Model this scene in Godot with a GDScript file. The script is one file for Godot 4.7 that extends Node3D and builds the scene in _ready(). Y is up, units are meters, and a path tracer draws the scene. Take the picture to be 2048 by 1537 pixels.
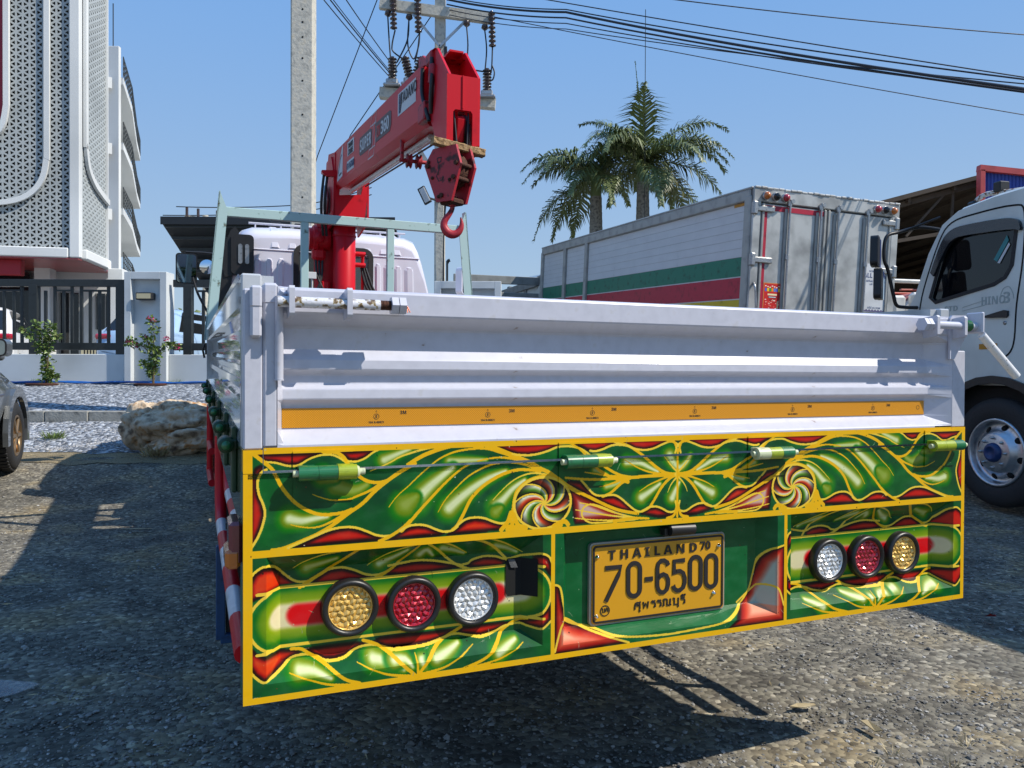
extends Node3D
# A painted crane lorry parked nose-up on a gravel yard, seen from behind on a clear morning.
# Metres; the camera stands at the origin, 1.25 m above the yard, and looks along -z.

var M := {}
var used := {}
var rng := RandomNumberGenerator.new()

# ---------------------------------------------------------------- small helpers
func W(x: float, y: float, ahead: float) -> Vector3:
	return Vector3(x, y, -ahead)

func ground_height(ahead: float) -> float:
	var k := [[-30.0, 0.0], [6.6, 0.0], [7.4, 0.04], [8.6, 0.24], [9.3, 0.37], [10.4, 0.6], [11.0, 0.72], [12.4, 0.95], [13.5, 1.08], [14.3, 1.14], [18.0, 1.2], [60.0, 1.5], [400.0, 1.5]]
	for i in k.size() - 1:
		if ahead <= k[i + 1][0]:
			return lerpf(k[i][1], k[i + 1][1], clampf((ahead - k[i][0]) / (k[i + 1][0] - k[i][0]), 0.0, 1.0))
	return 1.5

func nums(s: String) -> PackedVector2Array:
	var o := PackedVector2Array()
	for w in s.split(" ", false):
		var c := w.split(",")
		o.append(Vector2(float(c[0]), float(c[1])))
	return o

func lin(r: float, g: float, b: float) -> Color:
	return Color(r, g, b).linear_to_srgb()

# ---------------------------------------------------------------- mesh building
func mb() -> SurfaceTool:
	var st := SurfaceTool.new()
	st.begin(Mesh.PRIMITIVE_TRIANGLES)
	st.set_smooth_group(-1)
	return st

func fan(st: SurfaceTool, p: Array, outward: Vector3, uv: Array = []) -> void:
	var n := Vector3.ZERO
	for i in range(1, p.size() - 1):
		n += (p[i] - p[0]).cross(p[i + 1] - p[0])
	var flip := n.dot(outward) > 0.0
	for i in range(1, p.size() - 1):
		var ids := [0, i + 1, i] if flip else [0, i, i + 1]
		for k in ids:
			if uv.size():
				st.set_uv(uv[k])
			st.add_vertex(p[k])

func box(st: SurfaceTool, c: Vector3, s: Vector3, bevel := 0.0, b := Basis()) -> void:
	var h := s * 0.5
	var e := minf(bevel, minf(h.x, minf(h.y, h.z)) * 0.9)
	var ax := [Vector3.RIGHT, Vector3.UP, Vector3.BACK]
	for a in 3:
		var u: Vector3 = ax[(a + 1) % 3]
		var v: Vector3 = ax[(a + 2) % 3]
		var hu: float = h[(a + 1) % 3] - e
		var hv: float = h[(a + 2) % 3] - e
		for s1 in [-1.0, 1.0]:
			var o: Vector3 = ax[a] * h[a] * s1
			fan(st, [c + b * (o - u * hu - v * hv), c + b * (o + u * hu - v * hv), c + b * (o + u * hu + v * hv), c + b * (o - u * hu + v * hv)], b * (ax[a] * s1))
	if e <= 0.0:
		return
	for a in 3:
		var w: Vector3 = ax[a]
		var u: Vector3 = ax[(a + 1) % 3]
		var v: Vector3 = ax[(a + 2) % 3]
		var hw: float = h[a] - e
		for s1 in [-1.0, 1.0]:
			for s2 in [-1.0, 1.0]:
				var pu: Vector3 = u * h[(a + 1) % 3] * s1 + v * (h[(a + 2) % 3] - e) * s2
				var pv: Vector3 = u * (h[(a + 1) % 3] - e) * s1 + v * h[(a + 2) % 3] * s2
				fan(st, [c + b * (pu - w * hw), c + b * (pu + w * hw), c + b * (pv + w * hw), c + b * (pv - w * hw)], b * (u * s1 + v * s2))
	for sx in [-1.0, 1.0]:
		for sy in [-1.0, 1.0]:
			for sz in [-1.0, 1.0]:
				var s3 := Vector3(sx, sy, sz)
				fan(st, [c + b * (s3 * Vector3(h.x, h.y - e, h.z - e)), c + b * (s3 * Vector3(h.x - e, h.y, h.z - e)), c + b * (s3 * Vector3(h.x - e, h.y - e, h.z))], b * s3)

func bar(st: SurfaceTool, p: Vector3, q: Vector3, w: float, d: float, up := Vector3.UP, bevel := 0.0) -> void:
	# a square bar from p to q: w across, d along «up»
	var z := (q - p).normalized()
	var x := up.cross(z)
	if x.length() < 0.01:
		x = Vector3.RIGHT.cross(z)
	x = x.normalized()
	box(st, (p + q) * 0.5, Vector3(w, d, p.distance_to(q)), bevel, Basis(x, z.cross(x), z))

func tube(st: SurfaceTool, path: Array, r: float, sides := 8, caps := true, r2 := -1.0) -> void:
	st.set_smooth_group(1)
	var rings := []
	var side := Vector3.ZERO
	for i in path.size():
		var d: Vector3 = (path[mini(i + 1, path.size() - 1)] - path[maxi(i - 1, 0)]).normalized()
		if side == Vector3.ZERO:
			side = d.cross(Vector3.UP)
			if side.length() < 0.1:
				side = d.cross(Vector3.RIGHT)
		side = (side - d * side.dot(d)).normalized()
		var other := d.cross(side)
		var rr := r if r2 < 0.0 else lerpf(r, r2, float(i) / maxi(path.size() - 1, 1))
		var ring := PackedVector3Array()
		for k in sides:
			var a := TAU * k / sides
			ring.append(path[i] + (side * cos(a) + other * sin(a)) * rr)
		rings.append(ring)
	loft(st, rings, true)
	st.set_smooth_group(-1)
	if caps:
		fan(st, Array(rings[0]), path[0] - path[1])
		fan(st, Array(rings[-1]), path[-1] - path[-2])

func loft(st: SurfaceTool, rings: Array, closed: bool, uvs: Array = []) -> void:
	for i in rings.size() - 1:
		var a: PackedVector3Array = rings[i]
		var b: PackedVector3Array = rings[i + 1]
		var n := a.size()
		for k in (n if closed else n - 1):
			var m := (k + 1) % n
			var q := [[0, k], [0, m], [1, m], [0, k], [1, m], [1, k]]
			for e in q:
				if uvs.size():
					st.set_uv(uvs[i + e[0]][e[1]])
				st.add_vertex(a[e[1]] if e[0] == 0 else b[e[1]])

func lathe(st: SurfaceTool, profile: Array, sides: int, at: Transform3D, smooth := true) -> void:
	# profile of Vector2(radius, height) turned about local y
	st.set_smooth_group(1 if smooth else -1)
	var rings := []
	for p in profile:
		var ring := PackedVector3Array()
		for k in sides:
			var a := -TAU * k / sides
			ring.append(at * Vector3(cos(a) * p.x, p.y, sin(a) * p.x))
		rings.append(ring)
	loft(st, rings, true)
	st.set_smooth_group(-1)

func prism(st: SurfaceTool, pts: PackedVector2Array, depth: float, at := Transform3D(), uv_size := Vector2.ZERO) -> void:
	# outline in local xy, front at z = 0, back at z = -depth
	var tris := Geometry2D.triangulate_polygon(pts)
	for f in 2:
		for t in range(0, tris.size(), 3):
			var q := []
			var uv := []
			for k in 3:
				var p := pts[tris[t + k]]
				q.append(at * Vector3(p.x, p.y, -depth if f else 0.0))
				if uv_size != Vector2.ZERO:
					uv.append(Vector2(p.x / uv_size.x, 1.0 - p.y / uv_size.y))
			fan(st, q, at.basis * Vector3(0, 0, -1.0 if f else 1.0), uv)
	var cw := -1.0 if Geometry2D.is_polygon_clockwise(pts) else 1.0
	for i in pts.size():
		var a := pts[i]
		var b := pts[(i + 1) % pts.size()]
		var o := Vector2(b.y - a.y, a.x - b.x) * cw
		var uv := []
		if uv_size != Vector2.ZERO:
			for p in [a, b, b, a]:
				uv.append(Vector2(p.x / uv_size.x, 1.0 - p.y / uv_size.y))
		fan(st, [at * Vector3(a.x, a.y, 0), at * Vector3(b.x, b.y, 0), at * Vector3(b.x, b.y, -depth), at * Vector3(a.x, a.y, -depth)], at.basis * Vector3(o.x, o.y, 0), uv)

func rounded(c: Vector2, s: Vector2, r: float, steps := 4) -> PackedVector2Array:
	var o := PackedVector2Array()
	for q in 4:
		var k := Vector2(1 if q in [0, 3] else -1, 1 if q < 2 else -1)
		for i in steps + 1:
			var a := (q + float(i) / steps) * PI / 2
			o.append(c + k * (s * 0.5 - Vector2(r, r)) + Vector2(cos(a), sin(a)) * r)
	return o

func curve(p: Array, per := 6) -> Array:
	# Catmull-Rom through the points (Vector2 or Vector3)
	var o := []
	for i in p.size() - 1:
		var a = p[maxi(i - 1, 0)]
		var b = p[i]
		var c = p[i + 1]
		var d = p[mini(i + 2, p.size() - 1)]
		for k in per:
			o.append(b.cubic_interpolate(c, a, d, float(k) / per))
	o.append(p[-1])
	return o

func ribbon(st: SurfaceTool, p: Array, w: float, depth: float, at: Transform3D, closed := false) -> void:
	# a raised stroke: a flat band along 2D points with a top and two flanks
	var n := p.size()
	var l := []
	var r := []
	for i in n:
		var a: Vector2 = p[(i - 1 + n) % n] if closed else p[maxi(i - 1, 0)]
		var b: Vector2 = p[(i + 1) % n] if closed else p[mini(i + 1, n - 1)]
		var d := (b - a).normalized()
		var m := Vector2(-d.y, d.x) * w * 0.5
		l.append(p[i] + m)
		r.append(p[i] - m)
	for i in (n if closed else n - 1):
		var j := (i + 1) % n
		var q := []
		for v in [l[i], l[j], r[j], r[i]]:
			q.append(at * Vector3(v.x, v.y, depth))
		var z := []
		for v in [l[i], l[j], r[j], r[i]]:
			z.append(at * Vector3(v.x, v.y, 0))
		fan(st, q, at.basis.z)
		fan(st, [q[0], q[1], z[1], z[0]], q[0] - q[3])
		fan(st, [q[3], q[2], z[2], z[3]], q[3] - q[0])

func blob(st: SurfaceTool, c: Vector3, s: Vector3, seed_: int, rough: float, rings := 14, sides := 20, b := Basis(), freq := 1.3) -> void:
	# an uneven stone
	var n := FastNoiseLite.new()
	n.seed = seed_
	n.frequency = freq
	n.fractal_octaves = 4
	var crag := FastNoiseLite.new()
	crag.seed = seed_ + 1
	crag.noise_type = FastNoiseLite.TYPE_CELLULAR
	crag.cellular_return_type = FastNoiseLite.RETURN_DISTANCE2_SUB
	crag.fractal_type = FastNoiseLite.FRACTAL_NONE
	crag.frequency = 1.1
	crag.domain_warp_enabled = true
	crag.domain_warp_amplitude = 0.35
	crag.domain_warp_frequency = 1.5
	st.set_smooth_group(1)
	var out := []
	for i in rings + 1:
		var t := PI * i / rings
		var ring := PackedVector3Array()
		for k in sides:
			var a := -TAU * k / sides
			var d := Vector3(sin(t) * cos(a), cos(t), sin(t) * sin(a))
			var e := 1.0 + rough * n.get_noise_3dv(d) + rough * 0.75 * (crag.get_noise_3dv(d) + 0.4) + rough * 0.16 * crag.get_noise_3dv(d * 2.6 + Vector3(7, 3, 1)) if rough > 0.0 else 1.0
			ring.append(c + b * (d * e * s))
		out.append(ring)
	loft(st, out, true)
	st.set_smooth_group(-1)

# ---------------------------------------------------------------- nodes
func numbered(called: String, parent: Node) -> String:
	var key := "%d/%s" % [parent.get_instance_id(), called]
	used[key] = used.get(key, -1) + 1
	return called if used[key] == 0 else "%s_%03d" % [called, used[key]]

func place(called: String, st, m: Material, parent: Node = self) -> MeshInstance3D:
	var o := MeshInstance3D.new()
	if st is SurfaceTool:
		st.generate_normals()
		o.mesh = st.commit()
	else:
		o.mesh = st
	o.material_override = m
	o.name = numbered(called, parent)
	parent.add_child(o, true)
	return o

func thing(called: String, label: String, category: String, at := Vector3.ZERO, turn := 0.0, group := "") -> Node3D:
	var o := Node3D.new()
	o.name = numbered(called, self)
	o.position = at
	o.rotation.y = turn
	add_child(o, true)
	return tag(o, label, category, group)

func tag(o: Node3D, label: String, category: String, group := "") -> Node3D:
	o.set_meta("label", label)
	o.set_meta("category", category)
	if group:
		o.set_meta("group", group)
	return o

func kind(o: Node3D, k: String) -> Node3D:
	o.set_meta("kind", k)
	return o

func part(called: String, parent: Node3D, at := Transform3D()) -> Node3D:
	var o := Node3D.new()
	o.name = numbered(called, parent)
	o.transform = at
	parent.add_child(o, true)
	return o

func copy(src: Node3D, label: String, at: Transform3D) -> Node3D:
	var o: Node3D = src.duplicate()
	o.name = numbered(String(src.name).rstrip("_0123456789"), self)
	add_child(o, true)
	o.transform = at
	o.set_meta("label", label)
	return o

func letters(text: String, size: float, depth: float, bold := true) -> TextMesh:
	var f := SystemFont.new()
	f.font_names = PackedStringArray(["Droid Sans"])
	f.font_weight = 700 if bold else 400
	var t := TextMesh.new()
	t.text = text
	t.font = f
	t.font_size = 64
	t.pixel_size = size / 46.0
	t.depth = depth
	t.curve_step = 2.0
	return t

# ---------------------------------------------------------------- materials
func ntex(seed_: int, freq: float, stops: Array, size := 256, type := FastNoiseLite.TYPE_SIMPLEX_SMOOTH, octaves := 4, cell := -1) -> NoiseTexture2D:
	var n := FastNoiseLite.new()
	n.noise_type = type
	n.seed = seed_
	n.frequency = freq
	n.fractal_octaves = octaves
	if octaves <= 1:
		n.fractal_type = FastNoiseLite.FRACTAL_NONE
	if cell >= 0:
		n.cellular_return_type = cell
		n.cellular_jitter = 1.0
	var t := NoiseTexture2D.new()
	t.width = size
	t.height = size
	t.seamless = true
	t.seamless_blend_skirt = 0.12
	t.noise = n
	if stops.size():
		var g := Gradient.new()
		g.offsets = PackedFloat32Array()
		var off := PackedFloat32Array()
		var col := PackedColorArray()
		for s in stops:
			off.append(s[0])
			col.append(s[1])
		g.offsets = off
		g.colors = col
		t.color_ramp = g
	return t

func mat(c: Color, rough: float, metal := 0.0) -> StandardMaterial3D:
	var m := StandardMaterial3D.new()
	m.albedo_color = c
	m.roughness = rough
	m.metallic = metal
	return m

func worn(c: Color, rough: float, tex: Texture2D, scale: float, metal := 0.0, world := false) -> StandardMaterial3D:
	var m := mat(c, rough, metal)
	m.albedo_texture = tex
	m.uv1_triplanar = true
	m.uv1_world_triplanar = world
	m.uv1_scale = Vector3.ONE * scale
	m.uv1_triplanar_sharpness = 4.0
	return m

func coat(m: StandardMaterial3D, amount := 0.8, rough := 0.08) -> StandardMaterial3D:
	m.clearcoat_enabled = true
	m.clearcoat = amount
	m.clearcoat_roughness = rough
	return m

func bump(m: StandardMaterial3D, tex: Texture2D, cm: float) -> StandardMaterial3D:
	m.heightmap_enabled = true
	m.heightmap_texture = tex
	m.heightmap_scale = cm
	return m

func glass(c: Color, alpha: float) -> StandardMaterial3D:
	var m := mat(Color(c.r, c.g, c.b, alpha), 0.03)
	m.transparency = BaseMaterial3D.TRANSPARENCY_ALPHA
	return m

func make_materials() -> void:
	var g := func(v: float) -> Color: return Color(v, v, v)
	var dirt := ntex(3, 0.012, [[0.0, g.call(0.84)], [0.35, g.call(0.95)], [0.6, g.call(1.0)], [1.0, g.call(1.0)]])
	var scuff := ntex(5, 0.03, [[0.0, g.call(0.66)], [0.22, g.call(0.9)], [0.4, g.call(1.0)], [1.0, g.call(1.0)]])
	var faint := ntex(8, 0.008, [[0.0, g.call(0.9)], [0.5, g.call(0.98)], [1.0, g.call(1.0)]])
	var grit := ntex(11, 0.09, [], 256)
	M.dirt = dirt
	M.grit = grit
	var specks := ntex(9, 0.035, [[0.0, Color(0.45, 0.34, 0.26)], [0.045, Color(0.75, 0.68, 0.62)], [0.08, g.call(0.95)], [0.4, g.call(0.98)], [0.7, g.call(1.0)], [1.0, Color(0.95, 0.94, 0.91)]], 512, FastNoiseLite.TYPE_SIMPLEX_SMOOTH, 5)
	M.white = coat(worn(lin(0.52, 0.53, 0.61), 0.38, specks, 1.0), 0.4, 0.14)
	M.white_worn = coat(worn(lin(0.50, 0.51, 0.58), 0.42, specks, 1.7), 0.3, 0.15)
	M.cab_white = coat(worn(lin(0.74, 0.74, 0.84), 0.3, faint, 0.5), 0.8, 0.06)
	M.red = worn(lin(0.56, 0.008, 0.018), 0.38, ntex(6, 0.02, [[0.0, g.call(0.7)], [0.15, g.call(0.95)], [0.3, g.call(1.0)], [1.0, g.call(1.0)]]), 0.9)
	M.red.metallic_specular = 0.35
	M.red_worn = bump(worn(lin(0.40, 0.018, 0.03), 0.5, ntex(21, 0.02, [[0.0, Color(0.25, 0.14, 0.1)], [0.22, Color(0.55, 0.4, 0.38)], [0.36, Color(1, 1, 1)], [1.0, Color(1, 1, 1)]]), 2.5), grit, 0.05)
	M.green_rail = worn(lin(0.42, 0.58, 0.57), 0.5, ntex(23, 0.02, [[0.0, Color(0.45, 0.3, 0.2)], [0.14, Color(0.8, 0.82, 0.8)], [0.24, g.call(1.0)], [1.0, g.call(1.0)]]), 1.6)
	M.black = worn(lin(0.012, 0.012, 0.013), 0.45, scuff, 2.0)
	M.black_gloss = mat(lin(0.008, 0.008, 0.009), 0.15)
	M.rubber = bump(worn(lin(0.02, 0.02, 0.021), 0.75, scuff, 3.0), grit, 0.06)
	M.dark = mat(lin(0.004, 0.004, 0.004), 0.9)
	M.steel = worn(lin(0.42, 0.42, 0.42), 0.38, scuff, 3.0, 0.9)
	M.chrome = mat(lin(0.8, 0.8, 0.8), 0.08, 1.0)
	M.mirror = mat(lin(0.9, 0.9, 0.9), 0.01, 1.0)
	M.rust = bump(worn(lin(0.13, 0.045, 0.02), 0.85, ntex(31, 0.06, [[0.0, Color(0.4, 0.3, 0.25)], [1.0, Color(1, 1, 1)]]), 6.0), grit, 0.1)
	M.concrete = bump(worn(lin(0.56, 0.54, 0.47), 0.9, ntex(33, 0.02, [[0.0, g.call(0.8)], [0.3, g.call(0.93)], [0.55, g.call(1.0)], [1.0, Color(1, 0.97, 0.92)]], 512), 0.8), grit, 0.25)
	M.kerb = bump(worn(lin(0.36, 0.355, 0.32), 0.9, ntex(34, 0.02, [[0.0, g.call(0.6)], [0.4, g.call(0.9)], [1.0, g.call(1.0)]], 256), 1.1), grit, 0.3)
	M.plaster = worn(lin(0.60, 0.64, 0.66), 0.85, faint, 0.35)
	M.plaster_grey = worn(lin(0.30, 0.34, 0.37), 0.85, dirt, 0.35)
	M.building_white = worn(lin(0.70, 0.72, 0.72), 0.8, faint, 0.08)
	M.screen = worn(lin(0.42, 0.45, 0.45), 0.5, faint, 0.15, 0.0)
	M.sign_red = worn(lin(0.36, 0.008, 0.022), 0.4, faint, 0.3)
	M.soffit_red = coat(worn(lin(0.35, 0.05, 0.05), 0.4, dirt, 0.2), 0.5, 0.05)
	M.fence = worn(lin(0.022, 0.026, 0.027), 0.4, scuff, 1.0)
	M.wood = bump(worn(lin(0.42, 0.29, 0.16), 0.85, ntex(41, 0.04, [[0.0, Color(0.4, 0.32, 0.25)], [0.4, Color(0.85, 0.8, 0.7)], [1.0, Color(1, 1, 1)]]), 4.0), grit, 0.2)
	M.wood_grey = worn(lin(0.17, 0.12, 0.09), 0.9, scuff, 1.0)
	M.glass_dark = mat(lin(0.012, 0.014, 0.016), 0.05)
	M.glass = glass(Color(0.3, 0.36, 0.36), 0.35)
	M.yellow = coat(worn(lin(0.70, 0.36, 0.008), 0.35, faint, 1.0), 0.4, 0.1)
	M.blue = worn(lin(0.012, 0.06, 0.16), 0.5, scuff, 2.0)
	M.hose_blue = mat(lin(0.02, 0.12, 0.42), 0.45)
	M.green_paint = coat(worn(lin(0.008, 0.14, 0.045), 0.35, scuff, 4.0), 0.6, 0.1)
	M.lime_paint = coat(worn(lin(0.30, 0.38, 0.015), 0.35, scuff, 4.0), 0.6, 0.1)
	M.pale_paint = coat(worn(lin(0.55, 0.6, 0.38), 0.35, scuff, 4.0), 0.6, 0.1)
	M.amber = coat(mat(lin(0.5, 0.13, 0.01), 0.25), 0.8, 0.05)
	M.wire = mat(lin(0.012, 0.014, 0.02), 0.5)
	M.porcelain = coat(mat(lin(0.05, 0.03, 0.028), 0.25), 0.7, 0.1)
	M.aluminium = worn(lin(0.54, 0.54, 0.52), 0.4, ntex(51, 0.01, [[0.0, g.call(0.75)], [0.4, g.call(0.9)], [0.6, g.call(0.97)], [1.0, g.call(1.0)]], 256), 0.9, 0.35)
	M.alu_dull = worn(lin(0.36, 0.36, 0.34), 0.5, dirt, 1.2, 0.3)
	M.box_white = worn(lin(0.56, 0.57, 0.58), 0.5, ntex(52, 0.02, [[0.0, g.call(0.86)], [0.2, g.call(0.97)], [1.0, g.call(1.0)]]), 0.5)
	M.stripe_green = worn(lin(0.005, 0.16, 0.095), 0.45, scuff, 0.8)
	M.stripe_red = worn(lin(0.42, 0.008, 0.035), 0.45, scuff, 0.8)
	M.stripe_yellow = worn(lin(0.55, 0.40, 0.005), 0.45, scuff, 0.8)
	M.lorry_white = coat(worn(lin(0.60, 0.645, 0.62), 0.35, faint, 0.6), 0.6, 0.08)
	M.grey_car = coat(worn(lin(0.10, 0.108, 0.112), 0.35, dirt, 1.0, 0.3), 0.9, 0.05)
	M.bronze = mat(lin(0.33, 0.22, 0.12), 0.35, 0.8)
	M.pale_blue_car = coat(worn(lin(0.40, 0.57, 0.78), 0.35, faint, 1.0, 0.1), 0.9, 0.05)
	M.white_car = coat(mat(lin(0.78, 0.78, 0.78), 0.35), 0.9, 0.05)
	M.tail_red = coat(mat(lin(0.4, 0.008, 0.02), 0.2), 1.0, 0.03)
	M.roof_rust = worn(lin(0.10, 0.075, 0.055), 0.85, scuff, 0.3)
	M.cladding_blue = worn(lin(0.03, 0.07, 0.36), 0.5, dirt, 0.3)
	M.frame_red = worn(lin(0.55, 0.07, 0.07), 0.5, dirt, 0.5)
	M.tank_white = coat(worn(lin(0.7, 0.68, 0.63), 0.4, dirt, 0.7), 0.4, 0.1)
	M.coral = worn(lin(0.55, 0.16, 0.11), 0.5, dirt, 1.0)
	M.rock = bump(worn(lin(0.60, 0.52, 0.41), 0.9, ntex(61, 0.012, [[0.0, Color(0.30, 0.27, 0.25)], [0.22, Color(0.62, 0.56, 0.5)], [0.42, Color(0.93, 0.88, 0.82)], [0.62, Color(1, 0.98, 0.95)], [0.82, Color(0.9, 0.7, 0.5)], [1.0, Color(0.72, 0.5, 0.33)]], 512), 0.9), ntex(62, 0.05, [], 256, FastNoiseLite.TYPE_SIMPLEX_SMOOTH, 5), 0.5)
	M.ink = mat(lin(0.012, 0.011, 0.012), 0.55)
	M.paper = worn(lin(0.62, 0.64, 0.66), 0.6, faint, 1.0)
	M.roof_dark = worn(lin(0.02, 0.021, 0.023), 0.45, faint, 0.2)
	M.beige = mat(lin(0.55, 0.48, 0.3), 0.6)
	var leafy := func(c: Color) -> StandardMaterial3D:
		var m := mat(c, 0.45)
		m.backlight_enabled = true
		m.backlight = Color(0.25, 0.3, 0.1)
		m.vertex_color_use_as_albedo = true
		return m
	M.leaf = leafy.call(lin(0.15, 0.22, 0.06))
	M.frond = leafy.call(lin(0.15, 0.19, 0.075))
	M.petal = leafy.call(lin(0.42, 0.02, 0.11))
	M.dry = leafy.call(lin(0.45, 0.36, 0.2))
	M.bark = bump(worn(lin(0.30, 0.28, 0.24), 0.9, ntex(71, 0.03, [[0.0, g.call(0.5)], [0.5, g.call(0.9)], [1.0, g.call(1.0)]]), 1.0), grit, 0.4)
	M.stem = mat(lin(0.14, 0.10, 0.05), 0.8)
	# gravel: cells of differing grey, broken up by broad dusty patches
	var stones := ntex(81, 0.045, [[0.0, Color(0.38, 0.37, 0.35)], [0.3, Color(0.50, 0.49, 0.46)], [0.6, Color(0.58, 0.57, 0.54)], [0.9, Color(0.68, 0.67, 0.63)], [1.0, Color(0.85, 0.84, 0.8)]], 1024, FastNoiseLite.TYPE_CELLULAR, 1, FastNoiseLite.RETURN_CELL_VALUE)
	var edges := ntex(81, 0.045, [[0.0, g.call(1.0)], [0.5, g.call(0.75)], [1.0, g.call(0.0)]], 1024, FastNoiseLite.TYPE_CELLULAR, 1, FastNoiseLite.RETURN_DISTANCE)
	var patches := ntex(84, 0.02, [[0.0, Color(0.60, 0.59, 0.58)], [0.35, Color(0.80, 0.79, 0.775)], [0.55, Color(0.92, 0.90, 0.87)], [0.75, Color(1.0, 0.94, 0.83)], [1.0, Color(1.0, 0.91, 0.76)]], 512)
	var yard := worn(lin(0.78, 0.765, 0.72), 0.95, stones, 0.95, 0.0, true)
	bump(yard, edges, 0.8)
	yard.detail_enabled = true
	yard.detail_albedo = patches
	yard.detail_blend_mode = BaseMaterial3D.BLEND_MODE_MUL
	yard.detail_uv_layer = BaseMaterial3D.DETAIL_UV_2
	yard.uv2_triplanar = true
	yard.uv2_world_triplanar = true
	yard.uv2_scale = Vector3.ONE * 0.13
	M.yard = yard
	var chips := ntex(87, 0.05, [[0.0, Color(0.30, 0.32, 0.34)], [0.35, Color(0.46, 0.48, 0.51)], [0.65, Color(0.6, 0.62, 0.65)], [1.0, Color(0.86, 0.88, 0.9)]], 1024, FastNoiseLite.TYPE_CELLULAR, 1, FastNoiseLite.RETURN_CELL_VALUE)
	M.gravel_bed = bump(worn(lin(0.80, 0.80, 0.80), 0.95, chips, 0.5, 0.0, true), ntex(87, 0.05, [[0.0, g.call(1.0)], [1.0, g.call(0.0)]], 1024, FastNoiseLite.TYPE_CELLULAR, 1, FastNoiseLite.RETURN_DISTANCE), 2.5)
	var stone := mat(lin(0.9, 0.9, 0.9), 0.95)
	stone.vertex_color_use_as_albedo = true
	M.stone = stone
	M.straw_earth = worn(lin(0.36, 0.29, 0.17), 0.95, ntex(91, 0.12, [[0.0, g.call(0.5)], [0.5, g.call(0.8)], [1.0, g.call(1.0)]], 512), 0.8, 0.0, true)
const ART_LINES = [
	[5, 5, "45,548 70,545 97,537 120,538 146,552 176,560 202,557 222,545 230,538"],
	[9, 8, "175,567 202,565 220,555 230,542 243,525 257,508 278,494 299,489 318,490 331,494"],
	[5, 5, "234,543 253,541 274,548 293,561 312,569 324,572"],
	[6, 6, "11,345 30,375 41,402 47,430 43,452 35,472 31,494 33,512 41,526 52,531"],
	[9, 8, "20,568 45,547 62,531 72,512 83,490 101,465 124,443 152,427 176,420 202,420 226,423 243,429"],
	[8, 10, "62,347 87,349 126,362 166,377 202,397 237,421 268,441 299,470 331,494 363,514 396,531"],
	[10, 11, "378,528 409,546 440,558 476,568 514,573 552,573 585,568 613,558 645,545 667,535 686,528 706,519 731,504 756,492 782,474 808,455 846,434"],
	[2, 8, "103,402 122,396 146,392 168,393 192,401 216,413 239,427"],
	[2, 8, "152,469 168,462 192,454 216,452 239,454 264,462 291,473 318,490"],
	[6, 6, "97,349 156,371 186,382 212,387 237,387 257,383 278,374 299,364 321,359 340,360"],
	[8, 8, "308,348 333,357 364,375 385,393"],
	[9, 5, "363,369 387,393 413,421 442,450 469,476 496,499 519,515 542,526"],
	[2, 8, "331,428 352,454 380,477 402,497 431,521 458,540 492,554 526,560 561,562 589,559 620,549 657,537 681,529"],
	[2, 7, "286,517 311,526 337,537 358,548 391,558 424,566 458,571"],
	[2, 8, "454,408 474,439 501,466 533,493 568,511 604,522 645,524 681,518 711,507 731,497"],
	[9, 8, "492,362 504,372 520,399 538,433 561,458 592,479 628,495 664,503 699,502 731,497"],
	[2, 6, "599,430 621,451 647,472 674,486 706,493 736,490 754,484"],
	[3, 8, "556,530 585,535 616,537 645,534 676,528"],
	[8, 8, "650,384 654,404 657,426 664,448 682,466 706,478 736,484 764,482"],
	[6, 6, "359,369 380,379 402,381 425,377 447,367 470,359 492,361 506,370"],
	[6, 6, "501,369 524,385 550,389 576,385 600,375 621,369 638,372 651,385"],
	[6, 6, "652,545 666,542 694,540 721,542 751,549 781,559 807,560 833,556 857,546 886,524"],
	[4, 10, "776,574 807,569 833,558 857,539 875,520 896,497 921,481 951,468 994,456"],
	[6, 11, "802,477 854,471 907,468 988,468 1044,469 1115,470 1163,470"],
	[7, 9, "898,513 925,498 950,484 974,474 1005,468"],
	[3, 8, "859,489 893,483 933,476 988,469"],
	[2, 8, "904,447 928,451 955,458 994,467"],
	[8, 8, "915,421 934,427 950,437 974,455 1002,467"],
	[2, 8, "982,517 1010,501 1038,488 1072,478 1129,470"],
	[6, 10, "906,575 938,573 966,565 993,555 1015,543 1038,528 1060,511 1086,491 1115,475 1153,470"],
	[2, 8, "1030,429 1058,444 1086,454 1115,463 1147,469"],
	[8, 9, "1039,374 1061,383 1078,404 1095,429 1112,448 1135,464 1159,469"],
	[2, 7, "1121,421 1130,440 1144,456 1162,470"],
	[2, 7, "1109,522 1126,502 1144,484 1162,471"],
	[9, 9, "802,459 841,438 888,415 934,393 972,379 1025,368"],
	[6, 6, "848,468 867,449 888,429 912,423 950,423 972,412 994,394 1016,378 1036,373 1059,383 1081,384 1101,378 1122,367 1139,366 1154,375 1161,396"],
	[6, 6, "938,573 949,567 971,559"],
	[6, 6, "874,546 890,544 917,550 944,558 971,558 993,554 1015,546 1043,542 1072,545 1100,555 1123,562 1140,561 1155,551 1163,530"],
	[3, 6, "846,408 888,398 940,379 989,364 1025,355"],
	[3, 6, "834,390 881,380 934,369 1025,354"],
	[3, 6, "832,368 894,359 961,354 1025,354"],
	[5, 5, "1025,354 989,363 945,379 907,395 878,402 859,396 852,382 856,367 875,354 907,351 961,351 1025,353"],
]
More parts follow.
